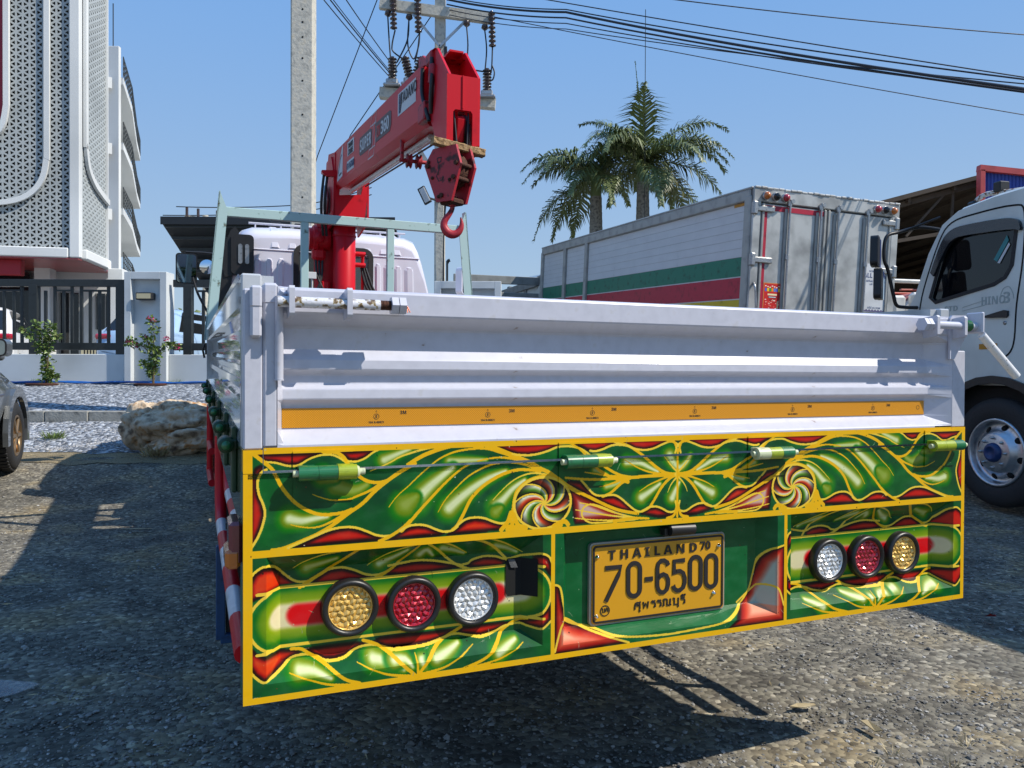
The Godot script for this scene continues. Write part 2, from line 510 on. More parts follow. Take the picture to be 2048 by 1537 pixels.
const ART_LOW_LINES = [
	[6, 6, "10,276 23,297 46,310 71,302 95,278 117,261 139,256 159,260"],
	[6, 6, "137,245 159,260 176,272 199,281 230,282 260,272 286,260 313,256 337,262"],
	[8, 8, "129,244 154,259 189,278 220,301 261,334"],
	[2, 6, "113,293 137,310 184,327 248,334"],
	[8, 6, "310,249 334,260 358,276 394,312 413,335"],
	[2, 6, "289,282 327,309 364,324 400,333"],
	[6, 6, "341,276 369,279 411,283 454,279 495,270 530,261"],
	[6, 7, "426,335 460,311 492,282 521,261 554,248"],
	[6, 2, "463,335 498,320 542,293"],
	[6, 2, "578,338 640,314 699,281"],
	[7, 7, "534,338 579,324 616,302 652,268 667,246"],
	[6, 6, "530,261 548,264 560,272 590,278 624,275 652,266 689,271 719,278 738,281 757,272 765,255"],
	[6, 6, "10,87 23,65 44,47 65,53 88,66 113,82 143,84 167,77 185,68 210,66 236,70 263,83 290,87 316,83 340,74 366,69 414,71"],
	[8, 8, "110,101 132,98 152,84 180,66 208,44 233,25 263,14"],
	[2, 9, "103,55 146,38 195,20 261,10"],
	[2, 9, "259,58 297,39 336,23 400,10"],
	[8, 9, "279,100 308,88 339,67 367,42 402,9"],
	[2, 8, "403,60 405,14"],
	[8, 8, "407,14 429,40 462,69 498,87 531,103"],
	[8, 2, "409,13 471,22 515,42 556,62"],
	[8, 8, "523,12 576,28 613,53 644,82 678,101 708,108"],
	[8, 2, "541,11 618,23 690,53"],
	[6, 6, "347,70 364,71 405,70 448,73 485,82 516,87 549,79 583,73 622,80 650,91 688,94 711,88 738,85 764,104"],
	[7, 7, "7,201 14,222 39,240 87,243 164,245 266,245 420,246"],
	[7, 7, "7,167 14,137 28,118 46,108 87,106 139,105 240,105 421,107"],
]
const ART_REDS = [
	"17,569 77,568 146,568 196,564 222,549 202,557 176,560 146,552 120,538 97,537 70,545 45,549",
	"198,568 257,569 312,570 293,561 274,548 253,541 234,544 224,553",
	"11,347 13,444 16,511 24,536 37,543 51,535 41,526 33,512 31,494 35,472 43,452 47,430 41,402 30,375",
	"105,347 156,370 186,381 212,386 237,387 257,382 278,374 299,364 325,358 319,351 257,350",
	"326,348 359,367 380,378 402,381 425,377 447,367 470,358 479,357 458,350 381,349",
	"472,349 504,368 524,383 550,389 576,384 600,375 621,368 638,371 651,384 643,369 621,352 562,350",
	"575,573 681,572 771,574 794,569 781,559 751,549 721,542 694,540 666,542 637,551 608,563",
	"801,572 853,574 919,574 949,569 971,560 944,558 917,550 890,544 864,547 832,562",
	"938,574 1043,574 1134,573 1152,562 1158,547 1140,561 1123,562 1100,555 1072,545 1043,542 1015,546 982,561",
	"809,472 848,467 867,449 888,429 912,423 888,417 841,441 802,461",
	"888,416 912,422 950,423 972,412 994,394 1016,378 1036,373 1025,370 972,380 934,394",
	"1031,366 1059,382 1081,384 1101,378 1122,367 1139,366 1154,375 1157,364 1130,353 1087,353",
	"11,239 11,273 23,297 46,309 71,301 95,278 117,261 139,255 124,247 87,246 39,241 14,229",
	"144,246 164,260 179,272 199,281 230,282 260,272 286,260 313,256 297,247 214,245",
	"325,256 341,270 369,279 411,282 454,278 495,269 530,256 454,249 369,249",
	"542,256 560,271 590,278 624,275 652,265 649,245 578,249",
	"719,275 738,280 757,271 764,253 764,218 740,245 722,249",
	"11,138 30,116 46,106 87,104 115,100 136,90 113,82 88,66 65,53 44,47 23,65 11,87",
	"137,98 189,100 266,99 303,88 290,87 263,83 236,70 210,66 185,68 159,80",
	"300,94 320,104 398,103 519,100 485,82 448,73 405,70 364,71 332,76",
	"531,103 603,104 671,102 646,88 622,80 583,73 549,79 519,87",
	"684,99 720,111 745,130 764,145 764,107 738,85 711,88",
]
const ART_LEAVES = [
	[26, 1.0, "101,416 128,410 156,413 186,416"],
	[24, 0.35, "206,485 247,473 278,486"],
	[24, 0.3, "176,511 206,502"],
	[20, 0.9, "320,543 352,556 383,567"],
	[16, 0.8, "483,534 538,534 580,534"],
	[34, 1.0, "398,441 431,472 465,498 492,517"],
	[34, 0.3, "372,432 398,450"],
	[30, 1.0, "483,417 515,443 552,468 590,488 633,502"],
	[26, 1.0, "609,416 628,432 655,458 686,477"],
	[20, 0.3, "607,400 621,410"],
	[20, 1.0, "988,512 1030,508 1061,494 1089,481"],
	[24, 0.9, "1126,526 1138,506 1161,490 1185,507 1196,524"],
	[24, 1.0, "1036,413 1061,426 1095,447"],
	[22, 1.0, "1136,405 1147,427 1159,448"],
	[12, 0.6, "888,495 928,481"],
	[14, 0.7, "926,448 950,451 972,460"],
	[20, 0.7, "144,291 175,300 211,312"],
	[20, 0.9, "318,285 350,300 381,319"],
	[20, 0.9, "417,302 431,314 452,295"],
	[18, 0.8, "470,316 502,307 535,293"],
	[18, 0.8, "614,309 648,299 683,283"],
	[26, 1.1, "125,58 159,53 195,35"],
	[26, 1.1, "299,61 336,51 370,31"],
	[22, 1.1, "349,53 376,52 393,34"],
	[22, 1.0, "423,38 415,48 443,52"],
	[24, 1.1, "454,45 490,57 517,68"],
	[24, 1.1, "618,37 643,50 671,61"],
]

# ---------------------------------------------------------------- the airbrushed tail panel, drawn in millimetres
const ART_W := 2310.0
const ART_H := 590.0
const MIRROR := 2307.0

func seg_dist(p: Vector2, l: PackedVector2Array, closed: bool) -> float:
	var best := 1e9
	var n := l.size()
	for i in (n if closed else n - 1):
		var a := l[i]
		var ab := l[(i + 1) % n] - a
		var t := clampf((p - a).dot(ab) / maxf(ab.length_squared(), 1e-6), 0.0, 1.0)
		best = minf(best, (p - a - ab * t).length_squared())
	return sqrt(best)

func ramp(d: float, stops: Array) -> Color:
	for i in stops.size() - 1:
		if d < stops[i + 1][0]:
			var a: float = stops[i][0]
			return (stops[i][1] as Color).lerp(stops[i + 1][1], clampf((d - a) / (stops[i + 1][0] - a), 0.0, 1.0))
	return stops[-1][1]

func mirrored(l: PackedVector2Array) -> PackedVector2Array:
	var o := PackedVector2Array()
	for p in l:
		o.append(Vector2(MIRROR - p.x, p.y))
	return o

func bounds(l: PackedVector2Array, grow: float) -> Rect2:
	var r := Rect2(l[0], Vector2.ZERO)
	for p in l:
		r = r.expand(p)
	return r.grow(grow)

func smooth2(l: PackedVector2Array, per := 4) -> PackedVector2Array:
	return PackedVector2Array(curve(Array(l), per))

func soft_area(im: Image, r: Rect2, px: float, fn: Callable) -> void:
	var x0 := maxi(0, int(r.position.x / px))
	var x1 := mini(im.get_width() - 1, int(r.end.x / px))
	var y0 := maxi(0, int(r.position.y / px))
	var y1 := mini(im.get_height() - 1, int(r.end.y / px))
	for y in range(y0, y1 + 1):
		for x in range(x0, x1 + 1):
			var row := im.get_height() - 1 - y
			var c: Color = fn.call(Vector2((x + 0.5) * px, (y + 0.5) * px), im.get_pixel(x, row))
			im.set_pixel(x, row, c)

func stroke(im: Image, l: PackedVector2Array, w0: float, w1: float, c: Color) -> void:
	var k := im.get_width() / ART_W
	var pts := smooth2(l, 5)
	var total := 0.0
	for i in pts.size() - 1:
		total += pts[i].distance_to(pts[i + 1])
	var gone := 0.0
	for i in pts.size() - 1:
		var d := pts[i].distance_to(pts[i + 1])
		var n := maxi(1, int(d * k / 0.8))
		for j in n:
			var p := pts[i].lerp(pts[i + 1], float(j) / n)
			var f := (gone + d * j / n) / total
			var r := 0.5 * k * lerpf(w0, w1, f)
			var at := Vector2(p.x * k, im.get_height() - p.y * k)
			for yy in range(int(floor(at.y - r)), int(ceil(at.y + r)) + 1):
				var q := r * r - (yy + 0.5 - at.y) * (yy + 0.5 - at.y)
				if q > 0.0:
					var half := sqrt(q)
					var xa := int(round(at.x - half))
					im.fill_rect(Rect2i(xa, yy, maxi(1, int(round(at.x + half)) - xa), 1), c)
		gone += d

func paint_tail() -> ImageTexture:
	var deep := Color(0.0, 0.27, 0.13)
	var dark := Color(0.0, 0.30, 0.18)
	var olive := Color(0.40, 0.52, 0.02)
	var pale := Color(0.84, 0.89, 0.66)
	var gold := Color(0.93, 0.71, 0.03)
	var im := Image.create(1024, 262, false, Image.FORMAT_RGB8)
	var px := ART_W / 1024.0
	im.fill(deep)
	var broad := FastNoiseLite.new()
	broad.seed = 4
	broad.frequency = 0.006
	soft_area(im, Rect2(0, 0, ART_W, ART_H), px, func(p: Vector2, _o: Color) -> Color:
		return deep.lerp(Color(0.01, 0.40, 0.12), clampf(0.35 + broad.get_noise_2dv(p) * 0.9, 0.0, 0.8)))
	# leaf highlights
	for both in 2:
		for b in ART_LEAVES:
			var l := nums(b[2])
			if both and absf(l[0].x - MIRROR * 0.5) < 60.0 and l[0].y > 300.0:
				continue
			if both:
				l = mirrored(l)
			l = smooth2(l, 3)
			var r: float = b[0] * 1.5
			var s: float = b[1]
			soft_area(im, bounds(l, r), px, func(p: Vector2, o: Color) -> Color:
				var d := 9.0
				for i in l.size() - 1:
					var ab := l[i + 1] - l[i]
					var t := clampf((p - l[i]).dot(ab) / maxf(ab.length_squared(), 1e-6), 0.0, 1.0)
					d = minf(d, p.distance_to(l[i] + ab * t) / (r * (1.0 - 0.6 * (i + t) / (l.size() - 1.0))))
				if d >= 1.0:
					return o
				if d > 0.68:
					return o.lerp(Color(0.06, 0.45, 0.05), (1.0 - d) / 0.32)
				if d > 0.46:
					return Color(0.06, 0.45, 0.05).lerp(olive, (0.68 - d) / 0.22)
				return olive.lerp(pale, clampf((0.42 - d) / 0.3, 0.0, 1.0) * minf(s, 1.0)))
	# red waves with a smoked edge
	for both in 2:
		for t in ART_REDS:
			var l := nums(t)
			if both:
				l = mirrored(l)
			var flame: bool = hash(l[0]) % 3 == 0
			soft_area(im, bounds(l, 1.0), px, func(p: Vector2, o: Color) -> Color:
				if not Geometry2D.is_point_in_polygon(p, l):
					return o
				var d := seg_dist(p, l, true)
				return ramp(d, [[3.5, Color(0.08, 0.015, 0.015)], [6.5, Color(0.20, 0.02, 0.015)], [11.0, Color(0.66, 0.04, 0.015)], [17.0, Color(0.86, 0.20, 0.05) if flame else Color(0.78, 0.10, 0.04)]]))
	# the fluted bars behind the lamps
	for both in 2:
		var a := Vector2(86, 180)
		var b := Vector2(688, 178)
		if both:
			a.x = MIRROR - a.x
			b.x = MIRROR - b.x
		var l := PackedVector2Array([a, b])
		soft_area(im, bounds(l, 76.0), px, func(p: Vector2, o: Color) -> Color:
			var d := seg_dist(p, l, false)
			var e := seg_dist(p, PackedVector2Array([a.lerp(b, 0.065), a.lerp(b, 0.90)]), false)
			if d > 74.0:
				return o
			var c := ramp(d, [[24.0, Color(0.88, 0.84, 0.66)], [34.0, Color(0.52, 0.62, 0.08)], [50.0, Color(0.36, 0.54, 0.03)], [62.0, Color(0.02, 0.40, 0.10)], [74.0, Color(0.0, 0.45, 0.16)]])
			return c if e > 31.0 else Color(0.84, 0.0, 0.05).lerp(c, clampf((e - 20.0) / 11.0, 0.0, 1.0)))
	# pinwheels
	for both in 2:
		var c0 := Vector2(742, 414)
		if both:
			c0.x = MIRROR - c0.x
		soft_area(im, Rect2(c0 - Vector2(84, 70), Vector2(168, 140)), px, func(p: Vector2, o: Color) -> Color:
			var v := (p - c0 - Vector2(-4 if both == 0 else 4, 0)) / Vector2(80, 66)
			var r := v.length()
			if r > 1.0:
				return o
			var q := (p - c0) / Vector2(80, 66)
			var a := fposmod((q.angle() * (1.0 if both else -1.0) + 1.5 * q.length()) / TAU, 1.0) * 8.0
			var f: float = a - floor(a)
			var body := Color(0.85, 0.25, 0.10) if int(a) % 2 else Color(0.30, 0.52, 0.08)
			var c := ramp(f, [[0.10, Color(0.06, 0.02, 0.015)], [0.30, body.darkened(0.45)], [0.5, body], [0.8, Color(0.84, 0.86, 0.74)]])
			return c.darkened(clampf((r - 0.72) * 3.0, 0.0, 0.85)))
		var fan_l := PackedVector2Array([Vector2(815, 448), Vector2(830, 352), Vector2(960, 352), Vector2(985, 368)])
		if both:
			fan_l = mirrored(fan_l)
		soft_area(im, bounds(fan_l, 1.0), px, func(p: Vector2, o: Color) -> Color:
			if not Geometry2D.is_point_in_polygon(p, fan_l):
				return o
			return ramp(seg_dist(p, fan_l, true), [[3.0, Color(0.10, 0.015, 0.015)], [8.0, Color(0.36, 0.04, 0.025)], [15.0, Color(0.62, 0.14, 0.09)], [24.0, Color(0.80, 0.66, 0.60)]]))
	# the plate bay: plain green with smoked red and grey corners
	soft_area(im, Rect2(775, 12, 760, 322), px, func(_p: Vector2, _o: Color) -> Color: return Color(0.0, 0.36, 0.17))
	for t in ["772,12 772,198 786,190 800,130 812,92 850,70 900,58 960,40 990,16", "1537,12 1537,240 1500,232 1474,200 1458,150 1440,100 1415,72 1370,40 1330,14"]:
		var l := nums(t)
		soft_area(im, bounds(l, 1.0), px, func(p: Vector2, o: Color) -> Color:
			if not Geometry2D.is_point_in_polygon(p, l):
				return o
			var d := seg_dist(p, l, true)
			var core := Color(0.72, 0.76, 0.70) if p.y > 60.0 else Color(0.88, 0.62, 0.50)
			return ramp(d, [[4.0, Color(0.12, 0.02, 0.015)], [10.0, Color(0.58, 0.05, 0.03)], [18.0, Color(0.78, 0.22, 0.13)], [32.0, core]]))
	# spray edges are soft, lining is crisp
	im.resize(640, 164, Image.INTERPOLATE_LANCZOS)
	im.resize(2048, 523, Image.INTERPOLATE_CUBIC)
	var lite := Color(0.96, 0.80, 0.22)
	for both in 2:
		for t in ART_LINES + ART_LOW_LINES.slice(0, -2):
			var l := nums(t[2])
			var w: float = t[0]
			var w1: float = t[1]
			stroke(im, mirrored(l) if both else l, w, w1, gold if maxf(w, w1) > 7.5 else lite)
		for j in 8:
			var l := PackedVector2Array()
			for i in 9:
				var r := i / 8.0
				var a := TAU * j / 8.0 - 1.5 * r
				l.append(Vector2(742 - 4 * r, 414) + Vector2(cos(a), -sin(a)) * Vector2(80, 66) * r)
			stroke(im, mirrored(l) if both else l, 5.0, 4.0, lite)
		var rim := PackedVector2Array()
		for j in 33:
			rim.append(Vector2(738, 414) + Vector2(cos(TAU * j / 32.0) * 81, sin(TAU * j / 32.0) * 67))
		stroke(im, mirrored(rim) if both else rim, 7.0, 7.0, lite)
		var bar_l := PackedVector2Array(Array(rounded(Vector2(387, 179), Vector2(752, 138), 69.0, 6)))
		bar_l.append(bar_l[0])
		stroke(im, mirrored(bar_l) if both else bar_l, 7.0, 7.0, lite)
		for t in ["622,352 640,372 650,395 652,352", "655,390 668,362 690,352 655,352", "790,352 770,352 800,362 812,352"]:
			var l := nums(t)
			stroke(im, mirrored(l) if both else l, 12.0, 12.0, gold)
		for y in [345, 352, 358]:
			stroke(im, PackedVector2Array([Vector2(640 if not both else 1667, y), Vector2(662 if not both else 1645, y)]), 14.0, 8.0, gold)
		var stem := nums("1153,540 1153,470 1153,350")
		stroke(im, stem, 7.0, 7.0, gold)
		for t in ["1120,565 1142,560 1150,535", "1120,348 1142,356 1151,385", "950,352 1010,356 1060,352"]:
			var l := nums(t)
			stroke(im, mirrored(l) if both else l, 10.0, 6.0, gold)
		for t in ["775,196 790,186 800,140 815,95 850,72 905,58 970,36 1100,24 1220,26 1320,34 1400,60 1440,100 1458,150 1474,200 1500,230 1534,240", "775,20 786,60 800,92 830,88 880,60 950,34 1000,16", "1400,70 1440,98 1480,120 1515,110 1534,60"]:
			if both == 0:
				stroke(im, nums(t), 6.0, 6.0, lite)
	var k := 2048.0 / ART_W
	for r in [[0, 566, 2310, 24], [0, 0, 20, 590], [2286, 0, 24, 590], [0, 0, 2310, 14], [0, 331, 2310, 16], [763, 0, 11, 340], [1534, 0, 11, 340]]:
		im.fill_rect(Rect2i(int(r[0] * k), int((590 - r[1] - r[3]) * k), int(r[2] * k) + 1, int(r[3] * k) + 1), gold)
	# wear: scratches, chips and a film of dust towards the bottom edge
	var r := RandomNumberGenerator.new()
	r.seed = 8
	for i in 90:
		var p := Vector2(r.randf() * ART_W, r.randf() * ART_H)
		var d := Vector2.from_angle(r.randf() * TAU) * r.randf_range(4, 26)
		stroke(im, PackedVector2Array([p, p + d * 0.5 + Vector2(r.randf_range(-2, 2), r.randf_range(-2, 2)), p + d]), 1.2, 0.6, [Color(0.72, 0.76, 0.6), Color(0.05, 0.1, 0.05), Color(0.6, 0.6, 0.5)][i % 3])
	for i in 240:
		var s := r.randi_range(1, 3)
		im.fill_rect(Rect2i(r.randi_range(0, 2040), r.randi_range(0, 518), s, r.randi_range(1, 3)), [Color(0.75, 0.75, 0.65), Color(0.06, 0.08, 0.05), Color(0.4, 0.25, 0.12)][i % 3])
	var film := FastNoiseLite.new()
	film.seed = 31
	film.frequency = 0.012
	film.fractal_octaves = 5
	for y in im.get_height():
		for x in im.get_width():
			var c := im.get_pixel(x, y)
			var v := film.get_noise_2d(x, y * 1.6)
			c = c.lerp(Color(0.55, 0.5, 0.42), clampf(v * 0.22 + 0.02 + 0.05 * float(y) / im.get_height(), 0.0, 0.16))
			im.set_pixel(x, y, c * (1.0 + 0.06 * v))
	im.generate_mipmaps()
	return ImageTexture.create_from_image(im)

# ---------------------------------------------------------------- the crane lorry (x right, y up, z back; the tail's lower left corner is the origin)
var lorry: Node3D
const TAIL_TURN := -0.0229

func tail_part(called: String, st, m: Material) -> MeshInstance3D:
	var o := place(called, st, m, lorry)
	o.transform = Transform3D(Basis(Vector3.RIGHT, TAIL_TURN), Vector3.ZERO) * o.transform
	return o

func sub(called: String, st, m: Material, parent: Node3D, at := Transform3D()) -> MeshInstance3D:
	var o := place(called, st, m, parent)
	o.transform = at
	return o

func art_uv(p: Vector3) -> Vector2:
	return Vector2(p.x * 1000.0 / ART_W, 1.0 - p.y * 1000.0 / ART_H)

func art_fan(st: SurfaceTool, p: Array, outward := Vector3.BACK) -> void:
	var uv := []
	for q in p:
		uv.append(art_uv(q))
	fan(st, p, outward, uv)

func recess(st: SurfaceTool, a: Vector2, b: Vector2, border: Array, slope: Array, depth: float) -> void:
	# a bay between a and b: a flat rim, four sloped flanks, a floor. order: left, right, bottom, top
	var i := Rect2(a + Vector2(border[0], border[2]), b - a - Vector2(border[0] + border[1], border[2] + border[3]))
	var f := Rect2(i.position + Vector2(slope[0], slope[2]), i.size - Vector2(slope[0] + slope[1], slope[2] + slope[3]))
	var corners := func(r: Rect2, z: float) -> Array: return [Vector3(r.position.x, r.position.y, z), Vector3(r.end.x, r.position.y, z), Vector3(r.end.x, r.end.y, z), Vector3(r.position.x, r.end.y, z)]
	var o: Array = corners.call(Rect2(a, b - a), 0.0)
	var m: Array = corners.call(i, 0.0)
	var n: Array = corners.call(f, -depth)
	for k in 4:
		var j := (k + 1) % 4
		art_fan(st, [o[k], o[j], m[j], m[k]])
		art_fan(st, [m[k], m[j], n[j], n[k]])
	art_fan(st, n)

func hex_nut(st: SurfaceTool, c: Vector3, r: float, w: float) -> void:
	var p := []
	for k in 6:
		p.append(Vector2(cos(TAU * k / 6.0), sin(TAU * k / 6.0)) * r)
	prism(st, PackedVector2Array(p), w, Transform3D(Basis(Vector3.UP, PI / 2), c + Vector3(w / 2, 0, 0)))

func tail_lamp(x: float, y: float, tint: Color, called: String) -> void:
	var tr := Transform3D(Basis(Vector3.RIGHT, PI / 2), Vector3(x, y, -0.05))
	var st := mb()
	lathe(st, [Vector2(0.069, 0.0), Vector2(0.069, 0.022), Vector2(0.066, 0.03), Vector2(0.06, 0.032), Vector2(0.0545, 0.028), Vector2(0.053, 0.02), Vector2(0.0525, 0.012), Vector2(0.0, 0.012)], 40, tr)
	var ring := tail_part(called, st, M.lamp_rubber)
	# lens: a moulded field of small six-sided prisms under a clear rim
	var r := RandomNumberGenerator.new()
	r.seed = int(x * 1000)
	var lens := mb()
	var cell := 0.0088
	for i in range(-7, 8):
		for j in range(-8, 9):
			var c := Vector2((i + 0.5 * (j % 2)) * cell * 1.75, j * cell * 1.5)
			if c.length() > 0.0525 + cell * 0.4:
				continue
			var turn := r.randf() * TAU
			var tip := Vector3(x + c.x + r.randf_range(-0.002, 0.002), y + c.y + r.randf_range(-0.002, 0.002), -0.05 + 0.0235)
			for k in 6:
				var q := []
				for e in [k, k + 1]:
					var a: float = PI / 6.0 + TAU * e / 6.0
					var v: Vector2 = c + Vector2(cos(a), sin(a)) * cell * 1.01
					q.append(Vector3(x + v.x, y + v.y, -0.05 + 0.0185 + 0.0018 * sin(turn + e * 2.1)))
				fan(lens, [q[0], q[1], tip], Vector3.BACK)
	lathe(lens, [Vector2(0.0545, 0.020), Vector2(0.053, 0.0245), Vector2(0.051, 0.024), Vector2(0.0505, 0.019)], 40, tr)
	var m := coat(mat(tint, 0.22, 0.3), 1.0, 0.04)
	sub("lens", lens, m, ring)

func thai(st: SurfaceTool, x: float, y: float, h: float, w: float, z: float, at_: Transform3D, wide: float) -> void:
	# the province, written out as pen strokes in a 0..10 box per letter
	var glyphs := [
		[8.0, "1,0 1,4.5 2.2,5.4 4,5.2 5,4|3.4,4.2 4.6,4.4|1.2,5.5 1.6,7.2 3.4,8 5.2,7.6 6,6.2 6,0|5.4,7.4 6.8,8.6|5,-1.6 6,-1.2 6,-3.4"],
		[9.0, "2.2,7 1.2,7.2 1.2,6.2 2,6.2 2,0 4,6 6,0 6.6,8"],
		[6.0, "4.8,7.6 3.4,7.2 2,7.8 1,7.0 1.6,6.0 4.4,5.2 4.8,4 4.8,0.4 3.8,0.6 4.0,1.4"],
		[6.0, "4.8,7.6 3.4,7.2 2,7.8 1,7.0 1.6,6.0 4.4,5.2 4.8,4 4.8,0.4 3.8,0.6 4.0,1.4"],
		[11.0, "1.4,1 0.8,0.2 1.8,0.2 1.8,6.6 1,7.4 2.2,8 4.2,8 5.2,7 5.2,0 6.4,0.2 6.4,1.2|6.2,0.2 8.2,0.4 8.6,8|8.4,0.6 9.4,0.2"],
		[8.0, "1.6,7 0.8,7.2 0.8,8 1.8,8 1.8,0.2 6,0.2 6,8|5,-1.6 6,-1.2 6,-3.4"],
		[6.0, "4.8,7.6 3.4,7.2 2,7.8 1,7.0 1.6,6.0 4.4,5.2 4.8,4 4.8,0.4 3.8,0.6 4.0,1.4|0.8,9.6 2.6,11 5,9.8 0.8,9.6|5,9.8 5,11.8"],
	]
	var at := x
	for g in glyphs:
		for s in String(g[1]).split("|"):
			var p := []
			for v in nums(s):
				p.append(Vector2(at + v.x * wide * h / 10.0, y + v.y * h / 10.0))
			ribbon(st, p, w, z, at_)
		at += g[0] * wide * h / 10.0

func make_plate() -> void:
	var c := Vector2(1.121, 0.174)
	var z := -0.05
	var st := mb()
	prism(st, rounded(c, Vector2(0.448, 0.228), 0.012), 0.012, Transform3D(Basis(), Vector3(0, 0, z + 0.012)))
	var frame := tail_part("number_plate", st, M.alu_dull)
	frame.set_meta("label", "yellow number plate")
	st = mb()
	prism(st, rounded(c, Vector2(0.438, 0.218), 0.009), 0.003, Transform3D(Basis(), Vector3(0, 0, z + 0.015)))
	sub("plate_face", st, M.plate_yellow, frame)
	var f := Transform3D(Basis(), Vector3(0, 0, z + 0.015))
	st = mb()
	ribbon(st, Array(rounded(c, Vector2(0.427, 0.208), 0.008)), 0.0055, 0.002, f, true)
	var w := 0.0125
	var n := func(s: String, closed := false) -> void:
		var p := []
		for v in nums(s):
			p.append(c + v * 0.001)
		ribbon(st, p, w, 0.0025, f, closed)
	var zero := func(x: float, wide: float) -> void:
		ribbon(st, Array(rounded(c + Vector2(x, 0.003), Vector2(wide, 0.092), wide * 0.49, 6)), w, 0.0025, f, true)
	n.call("-178,43 -128,43 -137,20 -176,-49")
	zero.call(-0.086, 0.038)
	n.call("-51,0 -25,0")
	n.call("26,33 22,42 12,48 2,48 -7,41 -10,28 -10,-22 -6,-35 3,-42 13,-42 22,-35 26,-22 26,-8 20,4 10,9 0,6 -8,-2")
	n.call("82,43 46,43 46,6 56,13 66,13 77,6 82,-8 82,-22 77,-35 66,-42 56,-42 47,-36 43,-26")
	zero.call(0.119, 0.037)
	zero.call(0.174, 0.037)
	thai(st, c.x - 0.086, c.y - 0.0815, 0.0235, 0.0042, 0.002, f, 1.36)
	ribbon(st, Array(rounded(c + Vector2(-0.178, -0.074), Vector2(0.028, 0.028), 0.0139, 5)), 0.0022, 0.0015, f, true)
	for s in ["-187,-70 -188,-67 -185,-67 -185,-78 -179,-78 -179,-67", "-176,-78 -176,-73 -173,-71 -170,-74|-176,-70 -173,-67 -169,-69 -169,-78"]:
		for t in s.split("|"):
			var p := []
			for v in nums(t):
				p.append(c + v * 0.001)
			ribbon(st, p, 0.0022, 0.0015, f)
	sub("plate_characters", st, M.ink, frame)
	var at := 0.0
	for t in [["THAILAND", -0.022, 0.077, 0.026], ["70", 0.153, 0.079, 0.024]]:
		sub("plate_characters", letters(" ".join(t[0].split("")) if t[0] == "THAILAND" else t[0], t[3] * 0.98, 0.002), M.ink, frame, Transform3D(Basis().scaled(Vector3(1.22 if t[0] == "THAILAND" else 1.05, 1, 1)), Vector3(c.x + t[1], c.y + t[2], z + 0.0165)))
	for p in [Vector2(-0.203, 0.076), Vector2(0.2, 0.075), Vector2(-0.205, -0.088), Vector2(0.183, -0.062)]:
		st = mb()
		lathe(st, [Vector2(0.0065, 0), Vector2(0.006, 0.003), Vector2(0.0035, 0.005), Vector2(0.0032, 0.008), Vector2(0, 0.0085)], 12, Transform3D(Basis(Vector3.RIGHT, PI / 2), Vector3(c.x + p.x, c.y + p.y, z + 0.015)))
		sub("bolt", st, M.chrome, frame)
	st = mb()
	var lp := []
	for k in 9:
		var a := -0.3 + PI * 1.2 * k / 8.0
		lp.append(Vector2(cos(a), sin(a)) * 0.017)
	box(st, Vector3(1.175, 0.322, -0.028), Vector3(0.085, 0.012, 0.05), 0.003)
	tube(st, [Vector3(1.135, 0.312, -0.012), Vector3(1.215, 0.312, -0.012)], 0.0165, 14)
	box(st, Vector3(1.13, 0.306, -0.03), Vector3(0.012, 0.025, 0.03), 0.003)
	tail_part("plate_lamp", st, M.black)

